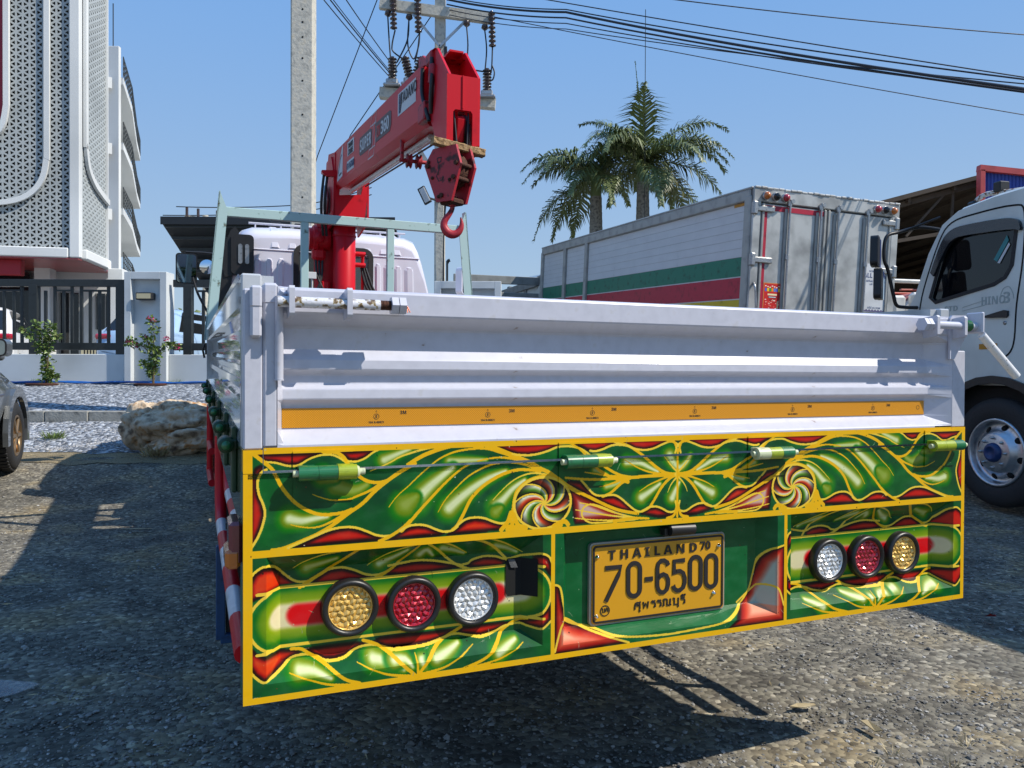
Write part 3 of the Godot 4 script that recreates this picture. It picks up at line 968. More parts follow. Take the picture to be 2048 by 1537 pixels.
func make_tail() -> void:
	M.art = coat(mat(Color(0.96, 0.96, 0.96), 0.4), 0.35, 0.05)
	M.art.metallic_specular = 0.3
	M.art.albedo_texture = paint_tail()
	M.plate_yellow = coat(mat(lin(0.60, 0.29, 0.004), 0.4), 0.3, 0.2)
	M.lamp_rubber = mat(lin(0.012, 0.012, 0.012), 0.4)
	# painted lower panel with its three bays
	var st := mb()
	art_fan(st, [Vector3(0, 0.333, 0), Vector3(2.3, 0.333, 0), Vector3(2.3, 0.5215, 0), Vector3(0, 0.5215, 0)])
	recess(st, Vector2(0, 0), Vector2(0.769, 0.333), [0.05, 0.03, 0.042, 0.002], [0.035, 0.045, 0.035, 0.045], 0.045)
	recess(st, Vector2(0.769, 0), Vector2(1.539, 0.333), [0.03, 0.03, 0.035, 0.003], [0.03, 0.04, 0.03, 0.015], 0.05)
	recess(st, Vector2(1.539, 0), Vector2(2.3, 0.333), [0.02, 0.05, 0.042, 0.002], [0.035, 0.045, 0.035, 0.045], 0.045)
	tail_part("painted_rear_panel", st, M.art)
	st = mb()
	box(st, Vector3(1.15, 0.515, -0.06), Vector3(2.28, 0.012, 0.12))
	box(st, Vector3(1.15, 0.006, -0.05), Vector3(2.296, 0.012, 0.09))
	for x in [0.004, 2.296]:
		box(st, Vector3(x, 0.26, -0.05), Vector3(0.008, 0.515, 0.094))
	tail_part("panel_backing", st, M.green_paint)
	st = mb()
	prism(st, PackedVector2Array([Vector2(0.652, 0.176), Vector2(0.658, 0.168), Vector2(0.694, 0.168), Vector2(0.694, 0.266), Vector2(0.658, 0.266), Vector2(0.652, 0.258)]), 0.004, Transform3D(Basis(), Vector3(0, 0, -0.0425)))
	fan(st, [Vector3(0.694, 0.168, -0.0425), Vector3(0.728, 0.168, -0.0085), Vector3(0.728, 0.266, -0.0085), Vector3(0.694, 0.266, -0.0425)], Vector3(-1, 0, 1))
	var hole := tail_part("cable_opening", st, M.dark)
	st = mb()
	fan(st, [Vector3(0.656, 0.266, -0.039), Vector3(0.675, 0.264, -0.039), Vector3(0.684, 0.242, -0.038), Vector3(0.665, 0.243, -0.039)], Vector3.BACK)
	sub("paper_tag", st, worn(lin(0.4, 0.4, 0.4), 0.8, M.grit, 40.0), hole)
	for l in [[0.245, 0.187, 0], [0.402, 0.178, 1], [0.557, 0.175, 2], [1.738, 0.169, 2], [1.896, 0.168, 1], [2.054, 0.168, 0]]:
		tail_lamp(l[0], l[1], [lin(0.72, 0.44, 0.09), lin(0.42, 0.008, 0.02), lin(0.72, 0.72, 0.70)][l[2]], ["amber_tail_lamp", "red_tail_lamp", "clear_tail_lamp"][l[2]])
	make_plate()

	# the drop tailgate: pressed ribs, a painted foot, then its frame
	var prof := [[0.9455, -0.05], [0.9465, -0.012], [0.9425, -0.002], [0.938, 0.0], [0.890, 0.0], [0.886, -0.002], [0.8835, -0.006], [0.859, -0.043], [0.853, -0.046], [0.806, -0.046], [0.8035, -0.045], [0.7835, -0.031], [0.780, -0.029], [0.760, -0.028], [0.757, -0.029], [0.7465, -0.043], [0.743, -0.045], [0.7255, -0.045], [0.7225, -0.044], [0.7125, -0.030], [0.709, -0.029], [0.690, -0.028], [0.687, -0.029], [0.6765, -0.043], [0.673, -0.045], [0.621, -0.045], [0.617, -0.044], [0.588, -0.004], [0.584, 0.0], [0.5795, 0.0]]
	st = mb()
	st.set_smooth_group(-1)
	for i in prof.size() - 1:
		var a: Array = prof[i]
		var b: Array = prof[i + 1]
		var q := []
		for x in [0.088, 2.158]:
			var grow := 0.0
			q.append(Vector3(x + grow, a[0], a[1]))
		var ends := [0.088, 2.158]
		# the ends flare out to the frame, most where the sheet lies deepest
		var fl := [Vector3(ends[0], a[0], a[1]), Vector3(ends[1], a[0], a[1]), Vector3(ends[1], b[0], b[1]), Vector3(ends[0], b[0], b[1])]
		fan(st, fl, Vector3(0, 0.0, 1.0) + Vector3(0, absf(a[1] - b[1]) * (1.0 if b[1] > a[1] else -1.0), 0))
		var left := [Vector3(0.074, a[0], 0.0), Vector3(ends[0], a[0], a[1]), Vector3(ends[0], b[0], b[1]), Vector3(0.074, b[0], 0.0)]
		fan(st, left, Vector3(1, 0, 0.3))
		if a[0] > 0.5846:
			fan(st, [Vector3(ends[1], a[0], a[1]), Vector3(2.236, a[0], 0.0), Vector3(2.236, b[0], 0.0), Vector3(ends[1], b[0], b[1])], Vector3(-1, 0, 0.3))
	box(st, Vector3(1.125, 0.765, -0.07), Vector3(2.15, 0.37, 0.04))
	var gate := tail_part("tailgate", st, M.white)
	st = mb()
	art_fan(st, [Vector3(0.044, 0.5275, 0.0005), Vector3(2.236, 0.5275, 0.0005), Vector3(2.236, 0.5795, 0.0005), Vector3(0.044, 0.5795, 0.0005)])
	art_fan(st, [Vector3(0.044, 0.5275, 0.0005), Vector3(2.236, 0.5275, 0.0005), Vector3(2.236, 0.5275, -0.03), Vector3(0.044, 0.5275, -0.03)], Vector3.DOWN)
	sub("painted_foot", st, M.art, gate)
	st = mb()
	box(st, Vector3(0.059, 0.7625, -0.02), Vector3(0.032, 0.366, 0.041), 0.005)
	box(st, Vector3(0.0585, 0.928, -0.02), Vector3(0.034, 0.05, 0.045), 0.006)
	tube(st, [Vector3(0.077, 0.735, 0.008), Vector3(0.077, 0.917, 0.008), Vector3(0.086, 0.933, 0.016)], 0.0095, 12)
	tube(st, [Vector3(0.077, 0.7355, 0.008), Vector3(0.077, 0.732, 0.008)], 0.0105, 12)
	sub("gate_edge", st, M.white_worn, gate)
	st = mb()
	box(st, Vector3(1.123, 0.6435, -0.0435), Vector3(2.07, 0.046, 0.002))
	var tape := sub("reflective_tape", st, M.tape, gate)
	st = mb()
	for x in [0.31, 0.60, 0.905, 1.24, 1.60, 1.93, 2.13]:
		ribbon(st, Array(rounded(Vector2(x, 0.644), Vector2(0.013, 0.013), 0.0063, 5)), 0.001, 0.0004, Transform3D(Basis(), Vector3(0, 0, -0.0425)), true)
	sub("tape_print", st, M.ink, tape)
	for x in [0.31, 0.60, 0.905, 1.24, 1.60, 1.93]:
		for t in [["E", 0.0, 0.644, 0.007], ["c", 0.0, 0.657, 0.005], ["104 R-00821", 0.0, 0.630, 0.005], ["3M", 0.067, 0.653, 0.0085]]:
			sub("tape_print", letters(t[0], t[3], 0.0006), M.ink, tape, Transform3D(Basis(), Vector3(x + t[1], t[2], -0.0424)))

	# corner posts
	st = mb()
	box(st, Vector3(0.021, 0.757, -0.025), Vector3(0.042, 0.363, 0.048), 0.004)
	box(st, Vector3(2.268, 0.706, -0.026), Vector3(0.064, 0.255, 0.05), 0.003)
	tail_part("corner_post", st, M.white_worn)
	st = mb()
	art_fan(st, [Vector3(0, 0.5225, 0.0002), Vector3(0.042, 0.5225, 0.0002), Vector3(0.042, 0.5755, 0.0002), Vector3(0, 0.5755, 0.0002)])
	art_fan(st, [Vector3(2.238, 0.5225, 0.0002), Vector3(2.3, 0.5225, 0.0002), Vector3(2.3, 0.5785, 0.0002), Vector3(2.238, 0.5785, 0.0002)])
	box(st, Vector3(0.021, 0.5495, -0.025), Vector3(0.0415, 0.051, 0.048))
	box(st, Vector3(2.269, 0.549, -0.025), Vector3(0.0615, 0.052, 0.048))
	tail_part("post_foot", st, M.art)
	st = mb()
	box(st, Vector3(0.026, 0.885, 0.012), Vector3(0.024, 0.115, 0.03), 0.005)
	box(st, Vector3(0.026, 0.918, 0.016), Vector3(0.0255, 0.05, 0.026), 0.005)
	tail_part("corner_block", st, M.white_worn)
	# left latch: a threaded rod in two lugs
	var latch := part("latch_rod", lorry, Transform3D(Basis(Vector3.RIGHT, TAIL_TURN), Vector3.ZERO))
	st = mb()
	tube(st, [Vector3(0.07, 0.908, 0.037), Vector3(0.30, 0.908, 0.037)], 0.0125, 16)
	place("rod", st, M.rod, latch)
	st = mb()
	for k in 9:
		lathe(st, [Vector2(0.0098, 0), Vector2(0.012, 0.0015), Vector2(0.0098, 0.003)], 14, Transform3D(Basis(Vector3.BACK, -PI / 2), Vector3(0.299 + k * 0.003, 0.908, 0.037)))
	place("thread", st, M.rust, latch)
	for x in [0.334, 0.352]:
		st = mb()
		hex_nut(st, Vector3(x, 0.908, 0.037), 0.022, 0.016)
		place("nut", st, M.white, latch)
	st = mb()
	tube(st, [Vector3(0.36, 0.912, 0.04), Vector3(0.366, 0.904, 0.042), Vector3(0.371, 0.893, 0.044)], 0.0016, 6)
	tube(st, [Vector3(0.36, 0.915, 0.036), Vector3(0.365, 0.904, 0.041), Vector3(0.364, 0.892, 0.045)], 0.0014, 6)
	place("split_pin", st, M.copper, latch)
	for x in [0.1, 0.228]:
		st = mb()
		prism(st, PackedVector2Array([Vector2(0.0, 0.871), Vector2(0.05, 0.877), Vector2(0.054, 0.883), Vector2(0.054, 0.938), Vector2(0.049, 0.944), Vector2(0.0, 0.938)]), 0.012, Transform3D(Basis(Vector3(0, 0, 1), Vector3.UP, Vector3(-1, 0, 0)), Vector3(x - 0.006, 0, 0)))
		place("lug", st, M.white_worn, latch)
	# right latch with its crank handle
	var lever := part("latch_lever", lorry, Transform3D(Basis(Vector3.RIGHT, TAIL_TURN), Vector3.ZERO))
	st = mb()
	tube(st, [Vector3(2.06, 0.914, 0.037), Vector3(2.31, 0.914, 0.037)], 0.0125, 16)
	place("rod", st, M.white, lever)
	for x in [2.056, 2.074]:
		st = mb()
		hex_nut(st, Vector3(x, 0.914, 0.037), 0.022, 0.016)
		place("nut", st, M.white, lever)
	for x in [2.105, 2.23]:
		st = mb()
		prism(st, PackedVector2Array([Vector2(0.0, 0.871), Vector2(0.05, 0.877), Vector2(0.054, 0.883), Vector2(0.054, 0.938), Vector2(0.049, 0.944), Vector2(0.0, 0.938)]), 0.012, Transform3D(Basis(Vector3(0, 0, 1), Vector3.UP, Vector3(-1, 0, 0)), Vector3(x - 0.006, 0, 0)))
		place("lug", st, M.white_worn, lever)
	st = mb()
	for k in 5:
		lathe(st, [Vector2(0.012, 0), Vector2(0.019, 0.002), Vector2(0.012, 0.004)], 14, Transform3D(Basis(Vector3.BACK, -PI / 2), Vector3(2.243 + k * 0.0045, 0.914, 0.037)))
	place("spring", st, M.green_paint, lever)
	st = mb()
	box(st, Vector3(2.3, 0.925, 0.033), Vector3(0.014, 0.07, 0.06), 0.004)
	prism(st, PackedVector2Array([Vector2(2.225, 0.96), Vector2(2.294, 0.962), Vector2(2.294, 0.90), Vector2(2.235, 0.815), Vector2(2.215, 0.815), Vector2(2.215, 0.95)]), 0.008, Transform3D(Basis(), Vector3(0, -0.01, 0.008)))
	place("hinge_plate", st, M.white, lever)
	st = mb()
	var e0 := Vector3(2.3, 0.885, 0.055)
	var e1 := Vector3(2.44, 0.752, 0.075)
	tube(st, [e0, e1, e1 + (e1 - e0).normalized() * 0.004], 0.0135, 16)
	place("handle", st, M.rod_print, lever)
	# hinges along the seam
	var hi := 0
	for x in [0.183, 0.857, 1.47, 2.185]:
		var tints: Array = [[M.green_paint, M.green_paint, M.lime_paint], [M.green_paint, M.green_paint, M.lime_paint], [M.pale_paint, M.lime_paint, M.green_paint], [M.lime_paint, M.lime_paint, M.green_paint]][hi]
		hi += 1
		st = mb()
		var y := 0.521
		tube(st, [Vector3(x - 0.078, y, 0.026), Vector3(x + 0.085, y, 0.026)], 0.008, 10)
		lathe(st, [Vector2(0.015, 0), Vector2(0.012, 0.006), Vector2(0.006, 0.008), Vector2(0.0, 0.012)], 12, Transform3D(Basis(Vector3.BACK, -PI / 2), Vector3(x + 0.066, y, 0.026)))
		var hinge := tail_part("tailgate_hinge", st, M.pale_paint)
		for k in 3:
			st = mb()
			var a: float = x - 0.066 + k * 0.044
			lathe(st, [Vector2(0.008, 0.0), Vector2(0.0175, 0.0), Vector2(0.0175, 0.0432), Vector2(0.008, 0.0432)], 28, Transform3D(Basis(Vector3.BACK, -PI / 2), Vector3(a, y, 0.026)), false)
			box(st, Vector3(a + 0.02, y - 0.006 if k == 1 else y + 0.006, 0.011), Vector3(0.04, 0.022, 0.022), 0.002)
			sub("knuckle", st, tints[k], hinge)
		for s in [0.0, 1.0]:
			st = mb()
			var a0 := Vector3(x - 0.075, 0.5285 if s else 0.452, 0.0035)
			var a1 := Vector3(x + 0.062, 0.570 if s else 0.516, 0.0035)
			art_fan(st, [a0, Vector3(a1.x, a0.y, a0.z), a1, Vector3(a0.x, a1.y, a0.z)])
			for q in [[a0, Vector3(a1.x, a0.y, a0.z)], [Vector3(a1.x, a0.y, a0.z), a1], [a1, Vector3(a0.x, a1.y, a0.z)], [Vector3(a0.x, a1.y, a0.z), a0]]:
				art_fan(st, [q[0], q[1], q[1] - Vector3(0, 0, 0.0025), q[0] - Vector3(0, 0, 0.0025)], (q[0] + q[1]) * 0.5 - (a0 + a1) * 0.5)
			sub("hinge_leaf", st, M.art, hinge)

func along_z(st: SurfaceTool, prof: Array, z0: float, z1: float) -> void:
	for i in prof.size() - 1:
		var a: Array = prof[i]
		var b: Array = prof[i + 1]
		fan(st, [Vector3(a[0], a[1], z0), Vector3(a[0], a[1], z1), Vector3(b[0], b[1], z1), Vector3(b[0], b[1], z0)], Vector3(a[1] - b[1], b[0] - a[0], 0) * -1.0)

func wheel(st_tyre: SurfaceTool, st_rim: SurfaceTool, at: Transform3D, r: float, w: float, rim_r: float) -> void:
	# axle along local y, outer face towards +y
	lathe(st_tyre, [Vector2(rim_r, -w), Vector2(r - 0.03, -w + 0.01), Vector2(r, -w + 0.05), Vector2(r, -0.05), Vector2(r - 0.012, -0.02), Vector2(r - 0.05, 0.0), Vector2(rim_r + 0.03, 0.004), Vector2(rim_r, -0.012)], 40, at)
	for k in 44:
		var a := TAU * k / 44.0
		for s in 2:
			box(st_tyre, at * Vector3(cos(a + s * 0.07) * (r + 0.002), -w * (0.28 if s else 0.72), sin(a + s * 0.07) * (r + 0.002)), Vector3(0.02, w * 0.34, r * 0.1), 0.004, at.basis * Basis(Vector3.UP, -a - s * 0.07))
	lathe(st_rim, [Vector2(rim_r + 0.004, -0.008), Vector2(rim_r - 0.015, 0.0), Vector2(rim_r - 0.025, -0.03), Vector2(rim_r - 0.04, -0.06), Vector2(rim_r * 0.62, -0.075), Vector2(rim_r * 0.56, -0.03), Vector2(rim_r * 0.3, -0.02), Vector2(0, -0.02)], 40, at)

func make_lorry() -> void:
	lorry = thing("crane_lorry", "white flatbed lorry with a red crane and a green and gold painted tail", "lorry", W(-0.6011, 0.5099, 1.7332), 0.0)
	lorry.basis = Basis(Vector3.UP, 0.39123) * Basis(Vector3.RIGHT, 0.027) * Basis(Vector3.BACK, 0.00092)
	M.rod = bump(coat(worn(lin(0.62, 0.63, 0.68), 0.4, ntex(101, 0.02, [[0.0, Color(0.22, 0.12, 0.06)], [0.22, Color(0.42, 0.3, 0.16)], [0.32, Color(0.7, 0.62, 0.4)], [0.38, Color(1, 1, 1)], [1.0, Color(1, 1, 1)]], 256), 6.0), 0.3), M.grit, 0.05)
	M.rod_print = coat(worn(lin(0.75, 0.75, 0.76), 0.35, ntex(103, 0.03, [[0.0, Color(0.08, 0.08, 0.08)], [0.16, Color(0.15, 0.15, 0.15)], [0.2, Color(1, 1, 1)], [1.0, Color(1, 1, 1)]], 256), 9.0), 0.4)
	M.copper = mat(lin(0.55, 0.2, 0.13), 0.4, 0.6)
	var net := Image.create(64, 64, false, Image.FORMAT_RGB8)
	for y in 64:
		for x in 64:
			var e := minf(absf(fposmod((x + y) / 16.0, 1.0) - 0.5), absf(fposmod((x - y) / 16.0, 1.0) - 0.5))
			net.set_pixel(x, y, Color(1.0, 1.0, 1.0) if e > 0.1 else Color(0.78, 0.72, 0.6))
	net.generate_mipmaps()
	M.tape = coat(worn(lin(0.70, 0.30, 0.004), 0.4, ImageTexture.create_from_image(net), 45.0), 0.5, 0.1)
	make_tail()
	# chassis under the bed
	var st := mb()
	for x in [0.76, 1.54]:
		box(st, Vector3(x, 0.16, -3.9), Vector3(0.07, 0.22, 7.6), 0.01)
	for z in [-0.35, -1.4, -2.3, -3.5, -4.6]:
		box(st, Vector3(1.15, 0.18, z), Vector3(0.72, 0.12, 0.06), 0.005)
	var chassis := place("chassis_frame", st, M.black, lorry)
	st = mb()
	tube(st, [Vector3(0.5, -0.08, -2.9), Vector3(1.8, -0.08, -2.9)], 0.07, 12)
	blob(st, Vector3(1.15, -0.08, -2.9), Vector3(0.2, 0.2, 0.2), 3, 0.0)
	place("axle", st, M.black, chassis)
	st = mb()
	for i in 13:
		box(st, Vector3(1.15, 0.31, -0.2 - i * 0.375), Vector3(2.2, 0.07, 0.06))
	box(st, Vector3(1.15, 0.39, -2.42), Vector3(2.26, 0.06, 4.66))
	place("bed_deck", st, M.black, lorry)
	# deck edges in painted steel
	for s in 2:
		var x: float = 0.012 if s == 0 else 2.288
		st = mb()
		box(st, Vector3(x, 0.47, -2.43), Vector3(0.022, 0.2, 4.64), 0.004)
		place("deck_edge", st, M.edge_green, lorry)
	# drop sides with the same pressed ribs as the tail
	var ribs := [[-0.006, 0.978], [0.0, 0.972], [0.0, 0.905], [0.008, 0.895], [0.04, 0.87], [0.042, 0.82], [0.02, 0.80], [0.018, 0.775], [0.04, 0.755], [0.042, 0.735], [0.02, 0.72], [0.018, 0.695], [0.04, 0.68], [0.042, 0.64], [0.004, 0.6], [0.0, 0.575]]
	for s in 2:
		st = mb()
		var p := []
		for q in ribs:
			p.append([q[0] if s == 0 else 2.3 - q[0], q[1]])
		along_z(st, p, -0.11, -4.7)
		box(st, Vector3(0.058 if s == 0 else 2.242, 0.775, -2.4), Vector3(0.03, 0.4, 4.6))
		for z in [-0.1, -4.7]:
			box(st, Vector3(0.022 if s == 0 else 2.278, 0.775, z), Vector3(0.046, 0.405, 0.03), 0.004)
		var side := place("drop_side", st, M.side_white, lorry)
		if s == 0:
			st = mb()
			box(st, Vector3(-0.008, 0.83, -4.62), Vector3(0.014, 0.09, 0.05), 0.003)
			tube(st, [Vector3(-0.016, 0.87, -4.62), Vector3(-0.03, 0.82, -4.62), Vector3(-0.018, 0.76, -4.62)], 0.008, 8)
			place("side_latch", st, M.black, side)
	st = mb()
	box(st, Vector3(0.022, 0.755, -0.07), Vector3(0.03, 0.37, 0.03), 0.004)
	place("rear_stanchion", st, M.side_white, lorry)
	for z in [-0.28, -0.8, -1.5, -2.4, -3.4, -4.25]:
		st = mb()
		lathe(st, [Vector2(0.006, 0.0), Vector2(0.018, 0.0), Vector2(0.02, 0.003), Vector2(0.02, 0.07), Vector2(0.018, 0.075), Vector2(0, 0.075)], 16, Transform3D(Basis(Vector3.RIGHT, -PI / 2), Vector3(-0.026, 0.56, z + 0.02)))
		box(st, Vector3(-0.005, 0.52, z - 0.03), Vector3(0.014, 0.17, 0.05), 0.004)
		box(st, Vector3(-0.012, 0.56, z - 0.03), Vector3(0.03, 0.026, 0.06), 0.004)
		var hinge := place("side_hinge", st, M.hinge_green, lorry)
		st = mb()
		lathe(st, [Vector2(0.012, 0.0), Vector2(0.01, 0.008), Vector2(0, 0.01)], 12, Transform3D(Basis(Vector3.RIGHT, PI / 2), Vector3(-0.026, 0.56, z + 0.02)))
		place("hinge_pin", st, M.green_paint, hinge)
	# side guards in red and white, both flanks
	for s in 2:
		var guard := part("side_guard", lorry)
		var mir := func(v: Vector3) -> Vector3: return v if s == 0 else Vector3(2.3 - v.x, v.y, v.z)
		for row in [[0.012, 0.06, -1.75], [0.04, 0.22, -1.55]]:
			for k in 6:
				var z0: float = -0.16 + (row[2] + 0.16) * k / 6.0
				var z1: float = -0.16 + (row[2] + 0.16) * (k + 1) / 6.0
				st = mb()
				tube(st, [mir.call(Vector3(row[0], row[1], z0)), mir.call(Vector3(row[0], row[1], z1))], 0.024, 12)
				place("guard_band", st, M.band_white if k % 2 else M.red, guard)
			st = mb()
			tube(st, curve([mir.call(Vector3(row[0], row[1], row[2])), mir.call(Vector3(row[0], row[1] + 0.03, row[2] - 0.1)), mir.call(Vector3(row[0], row[1] + 0.13, row[2] - 0.16)), mir.call(Vector3(row[0], 0.42, row[2] - 0.18))], 4), 0.024, 12)
			place("guard_bend", st, M.red, guard)
		for z in [-0.45, -1.3]:
			st = mb()
			bar(st, mir.call(Vector3(0.05, 0.03, z)), mir.call(Vector3(0.05, 0.42, z)), 0.03, 0.03, Vector3.RIGHT)
			place("guard_bracket", st, M.black, guard)
		guard.set_meta("label", "red and white striped side guard")
		st = mb()
		for row in [[0.12, -3.9, -4.7], [-0.1, -3.9, -4.7]]:
			tube(st, [mir.call(Vector3(0.02, row[0], row[1])), mir.call(Vector3(0.02, row[0], row[2]))], 0.025, 10)
		tube(st, [mir.call(Vector3(0.02, -0.12, -4.5)), mir.call(Vector3(0.02, 0.4, -4.5))], 0.025, 10)
		place("side_guard", st, M.red, lorry)
	st = mb()
	for q in [[Vector3(0.0, 0.02, -1.5), Vector3(0.0, -0.36, -1.5)], [Vector3(0.0, -0.36, -1.5), Vector3(0.52, -0.36, -1.5)], [Vector3(0.52, -0.36, -1.5), Vector3(0.52, 0.1, -1.5)]]:
		bar(st, q[0], q[1], 0.035, 0.035, Vector3.BACK, 0.003)
	var flap := place("mudguard_frame", st, M.blue, lorry)
	st = mb()
	box(st, Vector3(0.26, -0.12, -1.52), Vector3(0.48, 0.45, 0.012), 0.003)
	place("mud_flap", st, M.rubber, flap)
	for s in 2:
		var sgn := -1.0 if s == 0 else 1.0
		var x := 0.03 if s == 0 else 2.27
		for ax in [[-2.9, 0.45], [-6.85, 0.45]]:
			var tyre := mb()
			var rim := mb()
			wheel(tyre, rim, Transform3D(Basis(Vector3.BACK, -sgn * PI / 2), Vector3(x - sgn * 0.03, -0.02 if ax[0] > -4 else -0.02, ax[0])), 0.42, 0.5 if ax[0] > -4 else 0.24, 0.23)
			var w := place("wheel", tyre, M.rubber, lorry)
			place("rim", rim, M.steel, w)
		st = mb()
		box(st, Vector3(x - sgn * 0.24, 0.1, -2.28), Vector3(0.5, 0.55, 0.015), 0.004)
		place("mud_flap", st, M.rubber, lorry)
	# fuel tank and battery box low on the right flank
	st = mb()
	box(st, Vector3(1.98, 0.02, -4.9), Vector3(0.5, 0.42, 0.9), 0.06)
	place("fuel_tank", st, M.steel, lorry)
	# orange side marker
	st = mb()
	box(st, Vector3(-0.014, 0.36, -0.09), Vector3(0.03, 0.1, 0.11), 0.008)
	var marker := place("side_marker_lamp", st, M.marker_red, lorry)
	st = mb()
	box(st, Vector3(-0.02, 0.325, -0.085), Vector3(0.034, 0.045, 0.105), 0.008)
	place("lens", st, M.amber, marker)
	make_headboard()
	make_cab()
	make_crane()

func make_headboard() -> void:
	var z := -4.8
	var st := mb()
	var hb := part("headboard", lorry)
	for s in 2:
		var f := func(x: float) -> float: return x if s == 0 else 2.235 - x
		st = mb()
		prism(st, PackedVector2Array([Vector2(f.call(-0.02), 0.9), Vector2(f.call(0.06), 0.9), Vector2(f.call(0.155), 1.93), Vector2(f.call(0.095), 2.08), Vector2(f.call(0.09), 2.07)]), 0.012, Transform3D(Basis(), Vector3(0, 0, z + 0.045)))
		prism(st, PackedVector2Array([Vector2(f.call(-0.02), 0.9), Vector2(f.call(-0.008), 0.9), Vector2(f.call(0.102), 2.08), Vector2(f.call(0.09), 2.07)]), 0.085, Transform3D(Basis(), Vector3(0, 0, z + 0.045)))
		place("side_post", st, M.green_rail, hb)
	st = mb()
	box(st, Vector3(1.117, 1.925, z - 0.01), Vector3(1.95, 0.075, 0.05), 0.004)
	place("top_rail", st, M.green_rail, hb)
	for x in [0.755, 1.475]:
		st = mb()
		box(st, Vector3(x, 1.42, z - 0.012), Vector3(0.062, 0.94, 0.046), 0.004)
		place("upright", st, M.green_rail, hb)
	st = mb()
	box(st, Vector3(1.117, 0.98, z - 0.01), Vector3(2.2, 0.08, 0.05), 0.004)
	box(st, Vector3(1.117, 0.75, z - 0.02), Vector3(2.2, 0.38, 0.02), 0.004)
	place("lower_panel", st, M.green_rail, hb)

